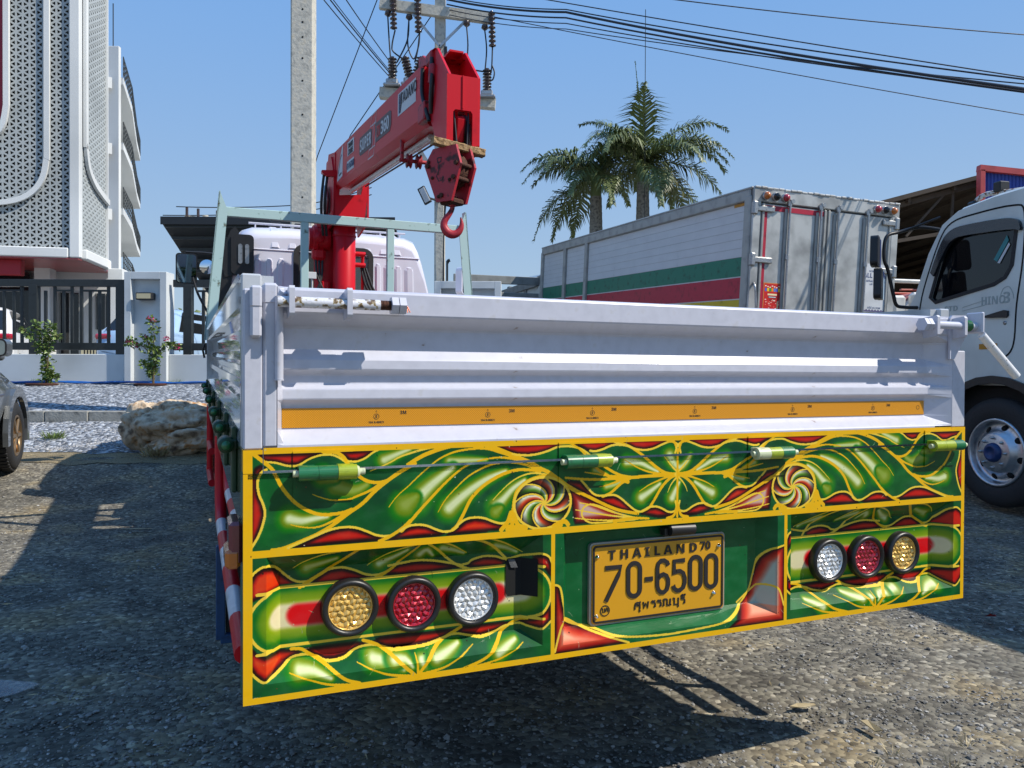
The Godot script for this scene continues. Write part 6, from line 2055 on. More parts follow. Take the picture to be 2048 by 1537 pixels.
func bougainvillea(label: String, at: Vector3, height: float, stems: Array, flowers: Array, leaves: int) -> void:
	var o := thing("bougainvillea", label, "shrub", at)
	var st := mb()
	var spine := []
	for s in stems:
		var p := curve(s, 6)
		tube(st, p, 0.012, 6, true, 0.004)
		spine += p
	tube(st, [Vector3(0.03, -0.05, 0.03), Vector3(0.02, height * 0.7, 0.02)], 0.012, 6)
	place("stem", st, M.stem, o)
	st = mb()
	for i in leaves:
		var p: Vector3 = spine[rng.randi() % spine.size()]
		if p.y < 0.12:
			p.y += rng.randf() * 0.3
		var d := Vector3(rng.randf_range(-1, 1), rng.randf_range(-0.6, 0.7), rng.randf_range(-1, 1)).normalized()
		var g := rng.randf_range(0.55, 1.5)
		leaf_card(st, p + d * rng.randf_range(0.0, 0.07), d, rng.randf_range(0.045, 0.1), rng.randf_range(0.035, 0.068), Color(g * rng.randf_range(0.8, 1.25), g, g * 0.8))
	place("foliage", st, M.leaf, o)
	if flowers.size():
		st = mb()
		for f in flowers:
			for i in 26:
				var d := Vector3(rng.randf_range(-1, 1), rng.randf_range(-1, 1), rng.randf_range(-1, 1)).normalized()
				var g := rng.randf_range(0.7, 1.4)
				leaf_card(st, f + d * rng.randf() * 0.05, d, 0.035, 0.03, Color(g, g, g))
		place("blossom", st, M.petal, o)
	st = mb()
	lathe(st, [Vector2(0.2, 0.0), Vector2(0.22, 0.03), Vector2(0.2, 0.045), Vector2(0.17, 0.03), Vector2(0.17, 0.0)], 20, Transform3D(Basis().scaled(Vector3(1.3, 1, 0.8)), Vector3(0, 0.0, 0.1)))
	place("planting_ring", st, M.rust, o)

func tuft(label: String, at: Vector3, n: int, size: float, m: Material, group := "") -> void:
	var st := mb()
	for i in n:
		var a := rng.randf() * TAU
		var r := rng.randf() * size * 0.6
		var p := Vector3(cos(a) * r, 0, sin(a) * r)
		var d := Vector3(cos(a) * 0.6 + rng.randf_range(-0.3, 0.3), rng.randf_range(0.5, 1.2), sin(a) * 0.6 + rng.randf_range(-0.3, 0.3)).normalized()
		var g := rng.randf_range(0.6, 1.4)
		leaf_card(st, p, d, size * rng.randf_range(0.5, 1.0), size * 0.07, Color(g, g, g))
	var o := place("weed_tuft", st, m)
	o.position = at
	tag(o, label, "weed", group)

func make_planting() -> void:
	var y := ground_height(13.55)
	bougainvillea("leafy green shrub without flowers beside the left of the boundary wall", W(-8.16, y, 13.55), 1.1, [[Vector3(0, 0, 0), Vector3(0.04, 0.3, 0), Vector3(0.0, 0.6, 0.02), Vector3(-0.05, 0.9, 0.0), Vector3(-0.15, 1.1, 0.02)], [Vector3(0.02, 0, 0), Vector3(0.08, 0.5, 0.05), Vector3(0.1, 0.85, 0.03), Vector3(0.12, 1.05, 0)], [Vector3(0, 0.55, 0), Vector3(-0.18, 0.8, 0.03), Vector3(-0.33, 0.98, 0.04)], [Vector3(0, 0.1, 0), Vector3(0.1, 0.2, 0.05), Vector3(0.18, 0.12, 0.06)], [Vector3(0.08, 0.8, 0), Vector3(0.25, 0.86, 0.03)]], [], 820)
	bougainvillea("shrub with magenta blossoms beside the wall pier with the lamp", W(-6.28, ground_height(13.6), 13.55), 1.0, [[Vector3(0, 0, 0), Vector3(0.0, 0.3, 0), Vector3(0.02, 0.6, 0.02), Vector3(0.02, 0.95, 0.0), Vector3(-0.02, 1.15, 0.02)], [Vector3(0.02, 0.3, 0), Vector3(0.12, 0.55, 0.05), Vector3(0.25, 0.72, 0.03), Vector3(0.42, 0.68, 0)], [Vector3(0, 0.5, 0), Vector3(-0.15, 0.68, 0.03), Vector3(-0.33, 0.74, 0.04), Vector3(-0.45, 0.76, 0.04)], [Vector3(0, 0.2, 0), Vector3(-0.08, 0.35, 0.05), Vector3(-0.13, 0.4, 0.06)], [Vector3(0.0, 0.6, 0), Vector3(-0.08, 0.78, 0.03), Vector3(-0.12, 0.85, 0.0)]], [Vector3(-0.03, 1.17, 0.02), Vector3(0.02, 1.13, 0.0), Vector3(-0.4, 0.76, 0.04), Vector3(-0.13, 0.84, 0.02), Vector3(0.43, 0.67, 0), Vector3(0.24, 0.83, 0), Vector3(-0.28, 0.7, 0.04)], 620)
	tuft("green weed clump growing by the bronze wheel of the grey car", W(-5.75, ground_height(9.7), 9.7), 130, 0.16, M.leaf)
	tuft("dry grass tuft growing against the front of the boulder", W(-4.12, ground_height(9.0), 9.0), 90, 0.22, M.dry)
	tuft("small weed growing in the gravel behind the boulder's left end", W(-5.0, ground_height(10.1), 10.1), 60, 0.12, M.leaf)
	tuft("green grass tuft at the foot of the wall behind the flowerless shrub", W(-8.5, ground_height(13.8), 13.85), 70, 0.14, M.leaf)
	tuft("green grass tuft at the foot of the pier beside the flowering shrub", W(-6.0, ground_height(13.8), 13.85), 70, 0.14, M.leaf)
	for q in [[1.27, 2.56], [1.55, 2.62], [1.42, 2.48], [1.15, 2.46]]:
		tuft("sparse dry grass sprig in the gravel near the camera", W(q[0], 0.0, q[1]), 16, 0.05, M.dry, "dry sprigs in the near gravel")
	var st := mb()
	for k in 3:
		var p := []
		for i in 30:
			var x := -9.6 + i * 0.2
			p.append(W(x, ground_height(13.7) + 0.05 + 0.012 * sin(i * 0.9 + k), 13.72 - k * 0.05 + 0.03 * sin(i * 0.5 + k * 2.0)))
		tube(st, p, 0.016, 6)
	tag(place("garden_hose", st, M.hose_blue), "blue hose lying in loops along the foot of the boundary wall", "hose")
	# the boulder: one pale lump over another
	st = mb()
	blob(st, Vector3(0.05, 0.34, 0.0), Vector3(0.56, 0.30, 0.40), 17, 0.36, 44, 64, Basis(Vector3.UP, 0.2) * Basis(Vector3.BACK, 0.12), 0.8)
	blob(st, Vector3(-0.36, 0.3, 0.02), Vector3(0.28, 0.33, 0.30), 41, 0.35, 34, 48, Basis(), 0.8)
	blob(st, Vector3(0.24, 0.12, 0.2), Vector3(0.60, 0.22, 0.28), 29, 0.4, 40, 56, Basis(Vector3.UP, 0.1) * Basis(Vector3.BACK, 0.18), 0.8)
	var rock := place("boulder", st, M.rock)
	rock.position = W(-4.08, ground_height(9.35) - 0.03, 9.4)
	tag(rock, "large pale brown cracked boulder beside the lorry on the gravel verge", "boulder")
	# litter
	var flat := func(called: String, label: String, cat: String, p: Vector3, pts: Array, m: Material, turn: float, lift: float, group := "") -> void:
		var s := mb()
		s.set_color(Color(1, 1, 1))
		var c := PackedVector2Array()
		for v in pts:
			c.append(v)
		var tri := Geometry2D.triangulate_polygon(c)
		var n := FastNoiseLite.new()
		n.frequency = 9.0
		for side in 2:
			for t in range(0, tri.size(), 3):
				var q := []
				for k in 3:
					var v := c[tri[t + k]]
					q.append(Vector3(v.x, absf(n.get_noise_2d(v.x * 3.0, v.y * 3.0)) * lift + lift * 0.4 + 0.003 * side, v.y))
				fan(s, q, Vector3.UP if side else Vector3.DOWN)
		var o := place(called, s, m)
		o.position = p
		o.rotation.y = turn
		tag(o, label, cat, group)
	flat.call("dry_leaf", "cream dry leaf lying flat on the gravel right of the lorry tail", "leaf", W(1.1, 0.01, 2.9), [Vector2(-0.06, 0.01), Vector2(-0.02, -0.014), Vector2(0.045, -0.016), Vector2(0.042, 0.01), Vector2(0.0, 0.014), Vector2(-0.03, 0.012)], M.dry, 0.1, 0.02)
	flat.call("dry_leaf", "narrow dry leaf standing on edge nearest the bottom right", "leaf", W(1.27, 0.012, 2.71), [Vector2(-0.012, -0.05), Vector2(0.012, -0.045), Vector2(0.014, 0.03), Vector2(0.002, 0.05), Vector2(-0.012, 0.03)], M.dry, 0.2, 0.03)
	flat.call("fallen_petal", "small red petal on the gravel under the right side of the tail", "petal", W(2.45, 0.01, 3.96), [Vector2(-0.03, 0.0), Vector2(0.0, -0.022), Vector2(0.03, -0.005), Vector2(0.024, 0.02), Vector2(-0.012, 0.024)], M.petal_red, 0.0, 0.05)
	flat.call("plastic_bag", "crumpled clear plastic sheet on the shaded ground at the left edge", "plastic sheet", W(-1.98, 0.008, 3.02), [Vector2(-0.2, -0.07), Vector2(-0.08, -0.09), Vector2(0.06, -0.08), Vector2(0.1, -0.06), Vector2(0.07, 0.03), Vector2(0.02, 0.08), Vector2(-0.09, 0.07), Vector2(-0.2, 0.08)], M.film, 0.0, 0.03)
	flat.call("wood_chip", "pale wood sliver on the shaded ground left of the mud flap", "wood chip", W(-3.0, 0.01, 6.2), [Vector2(-0.15, 0.0), Vector2(0.0, -0.03), Vector2(0.16, 0.0), Vector2(0.0, 0.025)], M.dry, 0.1, 0.03)
	for q in [[-1.5, 3.2, 0.14, -0.5], [-1.15, 5.6, 0.3, 0.1], [-1.9, 5.4, 0.16, 0.5]]:
		st = mb()
		tube(st, curve([Vector3(-q[2] / 2, 0.012, 0), Vector3(0, 0.018, 0.01), Vector3(q[2] / 2, 0.01, -0.01)], 3), 0.003, 5)
		var o := place("twig", st, M.dry_twig)
		o.position = W(q[0], 0.0, q[1])
		o.rotation.y = q[3]
		tag(o, "thin dry twig lying on the shaded gravel left of the lorry", "twig", "twigs on the shaded gravel")
	st = mb()
	for i in 420:
		var z := 2.3 + pow(rng.randf(), 1.4) * 5.5
		var x := rng.randf_range(-0.7 * z - 0.3, 0.7 * z + 0.3)
		var a := rng.randf() * TAU
		var g := rng.randf_range(0.35, 1.1)
		leaf_card(st, W(x, 0.012, z), Vector3(cos(a), rng.randf_range(-0.02, 0.1), sin(a)), rng.randf_range(0.015, 0.07), rng.randf_range(0.003, 0.009), Color(g, g, g))
	kind(tag(place("straw", st, M.dry), "bits of dry straw and leaf scattered over the yard", "straw"), "stuff")
	# straw on the verge
	st = mb()
	for i in 900:
		var x := rng.randf_range(-9.0, -2.4)
		var z := 9.0 + rng.randfn(0.0, 0.18)
		var a := rng.randf() * TAU
		var g := rng.randf_range(0.5, 1.2)
		leaf_card(st, W(x, ground_height(z) + 0.012, z), Vector3(cos(a), rng.randf_range(-0.05, 0.3), sin(a)), rng.randf_range(0.05, 0.14), 0.006, Color(g, g, g))
	kind(tag(place("straw", st, M.dry), "dry straw strewn along the edge of the gravel verge", "straw"), "stuff")

# ---------------------------------------------------------------- poles and wires
func wire(pts: Array, r := 0.012, sag := 0.0, called := "overhead_wire", label := "", group := "overhead power and telephone wires") -> void:
	var st := mb()
	var p := []
	for i in pts.size() - 1:
		for k in 12:
			var t := k / 12.0
			p.append(pts[i].lerp(pts[i + 1], t) - Vector3(0, 4.0 * sag * t * (1.0 - t), 0))
	p.append(pts[-1])
	tube(st, p, r, 5)
	tag(place(called, st, M.wire), label if label else "thin dark overhead wire crossing the sky", "wire", group)

func insulator(st: SurfaceTool, at: Transform3D, n: int, r: float, pitch: float) -> void:
	for i in n:
		lathe(st, [Vector2(r * 0.45, 0), Vector2(r, pitch * 0.2), Vector2(r * 0.95, pitch * 0.4), Vector2(r * 0.45, pitch * 0.7), Vector2(r * 0.45, pitch)], 12, at * Transform3D(Basis(), Vector3(0, pitch * i, 0)))

func make_poles() -> void:
	var st := mb()
	var a := thing("concrete_pole", "square concrete utility pole with bolt holes close behind the cab", "utility pole", W(-2.83, 0.5, 10.5), 0.1)
	prism(st, PackedVector2Array([Vector2(-0.15, -0.12), Vector2(-0.13, -0.14), Vector2(0.13, -0.14), Vector2(0.15, -0.12), Vector2(0.15, 0.12), Vector2(0.13, 0.14), Vector2(-0.13, 0.14), Vector2(-0.15, 0.12)]), 10.5, Transform3D(Basis(Vector3.RIGHT, Vector3.FORWARD, Vector3.UP), Vector3(0, 10.3, 0)))
	place("shaft", st, M.concrete, a)
	for y in [2.4, 3.15, 3.7, 4.25, 4.7, 5.0, 5.28, 5.48, 5.65, 6.0, 6.4]:
		st = mb()
		lathe(st, [Vector2(0.013, -0.004), Vector2(0.013, 0.0), Vector2(0.0, 0.0)], 10, Transform3D(Basis(Vector3.RIGHT, PI / 2), Vector3(0.01, y, 0.1425)))
		place("bolt_hole", st, M.dark, a)
	# the loaded pole
	var p := thing("power_pole", "concrete power pole with crossarms, insulators and cut-out switches behind the crane", "utility pole")
	st = mb()
	box(st, W(-1.5, 5.2, 16.0), Vector3(0.21, 8.6, 0.21), 0.02)
	place("shaft", st, M.concrete, p)
	for q in [[8.72, -0.1], [9.35, 0.15]]:
		st = mb()
		bar(st, W(-2.72, q[0] + 0.14, 15.86), W(-0.42, q[0] - 0.16, 15.86), 0.12, 0.2)
		place("crossarm", st, M.concrete, p)
	st = mb()
	bar(st, W(-2.72, 7.06, 15.9), W(-0.36, 6.84, 15.9), 0.2, 0.2)
	place("crossarm", st, M.concrete, p)
	for s in [-1.0, 1.0]:
		st = mb()
		bar(st, W(-1.5, 8.0, 15.85), W(-1.5 + s * 0.55, 8.6 - s * 0.06, 15.85), 0.05, 0.02, Vector3.BACK)
		place("brace", st, M.steel, p)
	for q in [[-2.55, 8.62], [-2.12, 8.55], [-0.95, 8.42], [-0.58, 8.35]]:
		st = mb()
		lathe(st, [Vector2(0.06, 0.1), Vector2(0.075, 0.04), Vector2(0.03, 0.0), Vector2(0, 0.0)], 12, Transform3D(Basis(), W(q[0], q[1] - 0.02, 15.85)))
		place("bell_insulator", st, M.porcelain, p)
	for q in [[-2.42, 8.35], [-1.92, 8.28], [-0.42, 8.0]]:
		st = mb()
		insulator(st, Transform3D(Basis(Vector3.BACK, 0.03), W(q[0], q[1] - 0.05, 15.75)), 8, 0.075, 0.09)
		place("strain_insulator", st, M.porcelain, p)
	for q in [[-2.46, 7.18, 0.0], [-2.1, 7.2, 0.25], [-2.0, 7.2, -0.3], [-0.53, 6.95, 0.0]]:
		st = mb()
		box(st, W(q[0], q[1] + 0.08, 15.84), Vector3(0.24, 0.1, 0.22), 0.02)
		box(st, W(q[0], q[1] + 0.0, 15.84), Vector3(0.34, 0.06, 0.3), 0.02)
		var base := place("fuse_base", st, M.steel, p)
		st = mb()
		insulator(st, Transform3D(Basis(Vector3.BACK, q[2]), W(q[0], q[1] + 0.14, 15.84)), 7, 0.095, 0.065)
		place("insulator", st, M.porcelain, base)
	for l in [[[-2.55, 8.6], [-2.52, 8.1], [-2.48, 7.6]], [[-2.12, 8.55], [-2.15, 8.1], [-2.36, 7.65]], [[-2.4, 8.3], [-2.46, 8.0], [-2.42, 7.85], [-2.12, 7.65]], [[-2.12, 8.5], [-2.14, 8.0], [-2.02, 7.72], [-1.92, 8.0], [-1.9, 8.3]], [[-1.9, 8.25], [-1.94, 7.9], [-2.0, 7.65]], [[-0.95, 8.4], [-0.92, 8.0], [-0.95, 7.55]], [[-0.58, 8.32], [-0.54, 7.9], [-0.58, 7.4]], [[-0.42, 8.0], [-0.44, 7.5], [-0.5, 7.46], [-0.8, 7.5]], [[-0.43, 7.6], [-0.38, 7.45], [-0.42, 7.3], [-0.52, 7.33]]]:
		st = mb()
		var c := []
		for v in l:
			c.append(W(v[0], v[1], 15.8))
		tube(st, curve(c, 5), 0.016, 6)
		place("jumper_lead", st, M.wire, p)
	st = mb()
	bar(st, W(-1.95, 5.95, 15.8), W(-1.68, 5.5, 15.8), 0.1, 0.03, Vector3.BACK)
	place("lamp_bracket", st, M.alu_dull, p)
	st = mb()
	box(st, W(-1.78, 4.93, 15.7), Vector3(0.16, 0.36, 0.06), 0.01, Basis(Vector3.BACK, 0.45) * Basis(Vector3.UP, -0.3))
	bar(st, W(-1.74, 4.9, 15.74), W(-1.5, 4.86, 15.9), 0.05, 0.03)
	var flood := place("floodlight", st, M.black, p)
	st = mb()
	box(st, W(-1.78, 4.93, 15.665), Vector3(0.12, 0.3, 0.01), 0.004, Basis(Vector3.BACK, 0.45) * Basis(Vector3.UP, -0.3))
	place("lamp_glass", st, M.paper, flood)
	st = mb()
	for k in 3:
		tube(st, curve([W(-1.4 + k * 0.02, 8.0, 15.86), W(-1.36 + k * 0.05, 6.0, 15.84), W(-1.40, 4.2, 15.84), W(-1.44 + k * 0.03, 1.6, 15.86)], 6), 0.014, 6)
	place("riser_cable", st, M.wire, p)
	# a far pole beyond the carport
	var far := thing("power_pole", "small distant power pole with crossarm above the dark carport roof", "utility pole", W(0, 0, 0))
	st = mb()
	tube(st, [W(-17.8, 1.0, 45), W(-17.8, 10.6, 45)], 0.17, 8)
	place("shaft", st, M.concrete, far)
	st = mb()
	bar(st, W(-18.9, 10.5, 44.8), W(-16.7, 10.2, 44.8), 0.12, 0.16)
	bar(st, W(-18.4, 9.8, 44.8), W(-17.8, 9.2, 44.8), 0.08, 0.06)
	place("crossarm", st, M.concrete, far)
	for x in [-18.75, -18.1, -17.0]:
		st = mb()
		tube(st, [W(x, 10.5 - (x + 18.9) * 0.13, 44.7), W(x, 11.0 - (x + 18.9) * 0.1, 44.7)], 0.08, 6)
		place("insulator", st, M.porcelain, far)
	var lamp := thing("lamp_post", "thin lamp post with a small head right of the power pole", "lamp post", W(-1.85, 1.2, 22.0))
	st = mb()
	tube(st, [Vector3.ZERO, Vector3(0, 3.3, 0)], 0.035, 6)
	place("post", st, M.fence, lamp)
	st = mb()
	tube(st, [Vector3(0, 3.3, 0), Vector3(0.03, 3.36, 0), Vector3(0.08, 3.38, 0)], 0.05, 6)
	place("lamp_head", st, M.fence, lamp)
	# wires: the thick bundle sweeping to the right, the thin lines, the stays
	var k := 0
	for q in [[8.95, 16.0, 5.72, 9.0, 0.03], [8.85, 16.0, 5.66, 9.0, 0.022], [9.0, 16.0, 5.78, 9.0, 0.016], [8.75, 16.0, 5.62, 9.0, 0.014], [8.65, 16.0, 5.69, 9.0, 0.012]]:
		wire([W(-1.35, q[0], 15.85), W(0.95, q[0] - 1.12, 14.0), W(6.0 + k * 0.1, q[2] - 1.12 + k * 0.015, q[3])], q[4] * 0.7, 0.06, "overhead_cable", "heavy black cable in the bundle sweeping from the power pole to the right", "cables in the heavy bundle")
		k += 1
	wire([W(-0.4, 8.58, 15.8), W(9.58, 6.18, 14.5)], 0.009, 0.04, "overhead_wire", "thin wire crossing just below the heavy cable bundle all the way to the right edge")
	wire([W(0.33, 8.1, 14.0), W(7.27, 5.52, 11.0)], 0.01, 0.02, "overhead_wire", "thin wire running just above the heavy cable bundle at the upper right")
	wire([W(2.8, 9.1, 16.0), W(10.9, 8.56, 16.5)], 0.012, 0.05, "overhead_wire", "highest wire, running alone along the top right of the sky")
	for q in [[645, 0.010], [658, 0.012], [664, 0.008], [690, 0.010]]:
		var u: float = (q[0] - 1024.0) / 1550.0
		wire([W(u * 13.0, 1.25 + 0.486 * 13.0, 13.0) + W(0, 0, 0), W(-2.45 + (q[0] - 645.0) * 0.002, 7.3 + (q[0] - 645.0) * 0.004, 15.85)], q[1], 0.02, "overhead_wire", "thin wire, one of four fanning down to the cut-out switches from the top left", "wires fanning to the switches")
	wire([W(-2.75, 9.05, 15.9), W(-4.42, 6.27, 17.6), W(-6.4, 1.2, 19.0)], 0.011, 0.0, "stay_wire", "left of two slanting stay wires running down from the power pole", "stay wires")
	wire([W(-1.45, 9.1, 16.1), W(-3.6, 6.6, 17.2), W(-6.0, 1.2, 18.6)], 0.011, 0.0, "stay_wire", "right of two slanting stay wires, passing close behind the boom", "stay wires")
	wire([W(-19.5, 11.1, 45), W(-12.2, 11.35, 45.5), W(-8.0, 12.0, 44)], 0.03, 0.1, "overhead_wire", "upper of two far wires beyond the carport, by the small distant pole")
	wire([W(-20.5, 10.7, 45.5), W(-12.0, 11.0, 45.5), W(-8.0, 11.6, 44)], 0.03, 0.1, "overhead_wire", "lower of two far wires beyond the carport, by the small distant pole")

# ---------------------------------------------------------------- palms
func palm(label: String, at: Vector3, trunk_h: float, seed_: int, lean: Array) -> void:
	var r := RandomNumberGenerator.new()
	r.seed = seed_
	var o := thing("royal_palm", label, "palm tree", at)
	var st := mb()
	var prof := [Vector2(0.26, -0.5)]
	for i in 26:
		var y := trunk_h * i / 25.0
		var rr := lerpf(0.26, 0.2, i / 25.0) + 0.04 * sin(i / 25.0 * PI)
		prof.append(Vector2(rr, y))
		prof.append(Vector2(rr - 0.008, y + 0.05))
	lathe(st, prof, 16, Transform3D())
	place("trunk", st, M.bark, o)
	st = mb()
	lathe(st, [Vector2(0.19, trunk_h), Vector2(0.17, trunk_h + 0.5), Vector2(0.1, trunk_h + 1.0)], 14, Transform3D())
	place("crown_shaft", st, M.frond, o)
	var top := Vector3(0, trunk_h + 0.7, 0)
	for f in lean:
		# f: compass turn, climb (radians), length, brownness
		var turn: float = f[0]
		var climb: float = f[1]
		var l: float = f[2]
		var dry: float = f[3]
		var out := Vector3(cos(turn), 0, sin(turn))
		var p := []
		var dir := (out * cos(climb) + Vector3.UP * sin(climb)).normalized()
		var q := top
		for i in 15:
			p.append(q)
			q += dir * l / 14.0
			dir = (dir + Vector3.DOWN * (0.045 + 0.015 * i) * clampf(cos(climb) + 0.25, 0.1, 1.0)).normalized()
		st = mb()
		st.set_color(Color(1.1, 1.15, 0.9))
		tube(st, p, 0.03, 5, false, 0.008)
		for i in range(1, 75):
			var t := i / 75.0
			var fi := t * 14.0
			var a: Vector3 = p[int(fi)]
			var b: Vector3 = p[mini(int(fi) + 1, 14)]
			var c: Vector3 = a.lerp(b, fi - int(fi))
			var d: Vector3 = (b - a).normalized()
			var side: Vector3 = d.cross(Vector3.UP)
			if side.length() < 0.1:
				side = out.cross(Vector3.UP)
			side = side.normalized()
			var up: Vector3 = side.cross(d)
			var ll := (0.25 if climb > 1.4 else 0.98) * sin(clampf(t * 1.1 + 0.1, 0.0, 1.0) * PI * 0.86 + 0.25) * r.randf_range(0.75, 1.05)
			for s in [-1.0, 1.0]:
				var v: Vector3 = (side * s * r.randf_range(0.75, 1.0) + d * r.randf_range(0.5, 0.85) + up * r.randf_range(-0.35, 0.55)).normalized()
				var g := r.randf_range(0.5, 1.5)
				var tint := Color(g, g, g * 0.9).lerp(Color(1.9, 1.15, 0.75) * g, dry * r.randf())
				st.set_color(tint)
				var w: Vector3 = up.cross(v).normalized() * 0.019
				var m: Vector3 = c + v * ll * 0.55
				var tip: Vector3 = c + (v * 0.9 + Vector3.DOWN * 0.42).normalized() * ll
				fan(st, [c - w, c + w, m + w * 1.3, m - w * 1.3], up)
				fan(st, [m - w * 1.3, m + w * 1.3, tip], up)
		place("frond", st, M.frond, o)

func make_palms() -> void:
	var a := []
	var r := RandomNumberGenerator.new()
	r.seed = 77
	for i in 16:
		var climb: float = [0.95, 0.7, 0.5, 0.28, 0.02, -0.3][i % 6] + r.randf_range(-0.12, 0.12)
		a.append([i * 2.4 + r.randf_range(-0.25, 0.25), climb, r.randf_range(2.9, 3.6), 0.0 if climb > -0.2 else 0.35])
	a.append([-0.3, 0.6, 3.6, 0.0])
	a.append([0.2, -0.45, 3.4, 1.0])
	a.append([0.1, 0.05, 3.5, 0.1])
	a.append([2.9, 1.5, 3.4, 0.0])
	palm("taller royal palm with a browning lower frond behind the box lorry", W(4.36, 1.2, 26.0), 6.55, 4, a)
	var b := []
	for i in 13:
		var climb: float = [0.95, 0.65, 0.42, 0.1, -0.25][i % 5] + r.randf_range(-0.12, 0.12)
		b.append([i * 2.4 + 1.1, climb, r.randf_range(2.6, 3.2), 0.1])
	b.append([2.8, 0.45, 3.1, 0.0])
	b.append([3.3, -0.3, 3.2, 0.2])
	palm("shorter royal palm on the left of the pair behind the box lorry", W(2.88, 1.2, 26.8), 6.25, 9, b)
	var st := mb()
	tube(st, [Vector3.ZERO, Vector3(0, 11.9, 0)], 0.012, 5)
	var o := place("thin_mast", st, M.fence)
	o.position = W(4.25, 1.2, 25.0)
	tag(o, "thin upright mast rising through the crown of the taller palm", "mast")
	st = mb()
	var sh := thing("shrub", "dull green shrubs seen through the fence left of the cab", "shrub", W(-9.2, 1.2, 24.0))
	for i in 1500:
		var d := Vector3(rng.randf_range(-1, 1), rng.randf_range(-0.2, 1), rng.randf_range(-1, 1))
		var g := rng.randf_range(0.4, 1.3)
		leaf_card(st, d * Vector3(1.6, 2.0, 0.8), Vector3(rng.randf_range(-1, 1), rng.randf_range(-1, 1), rng.randf_range(-1, 1)).normalized(), 0.22, 0.12, Color(g, g, g))
	place("foliage", st, M.leaf, sh)

# ---------------------------------------------------------------- the other lorries and the workshop on the right
func slab_on_side(st: SurfaceTool, pts: Array, proud: float, thick: float, x := 0.0) -> void:
	# outline in (z, y) on the left flank x = const, facing -x
	var p := PackedVector2Array()
	for v in pts:
		p.append(v)
	prism(st, p, thick, Transform3D(Basis(Vector3(0, 0, 1), Vector3.UP, Vector3(-1, 0, 0)), Vector3(x - proud, 0, 0)))

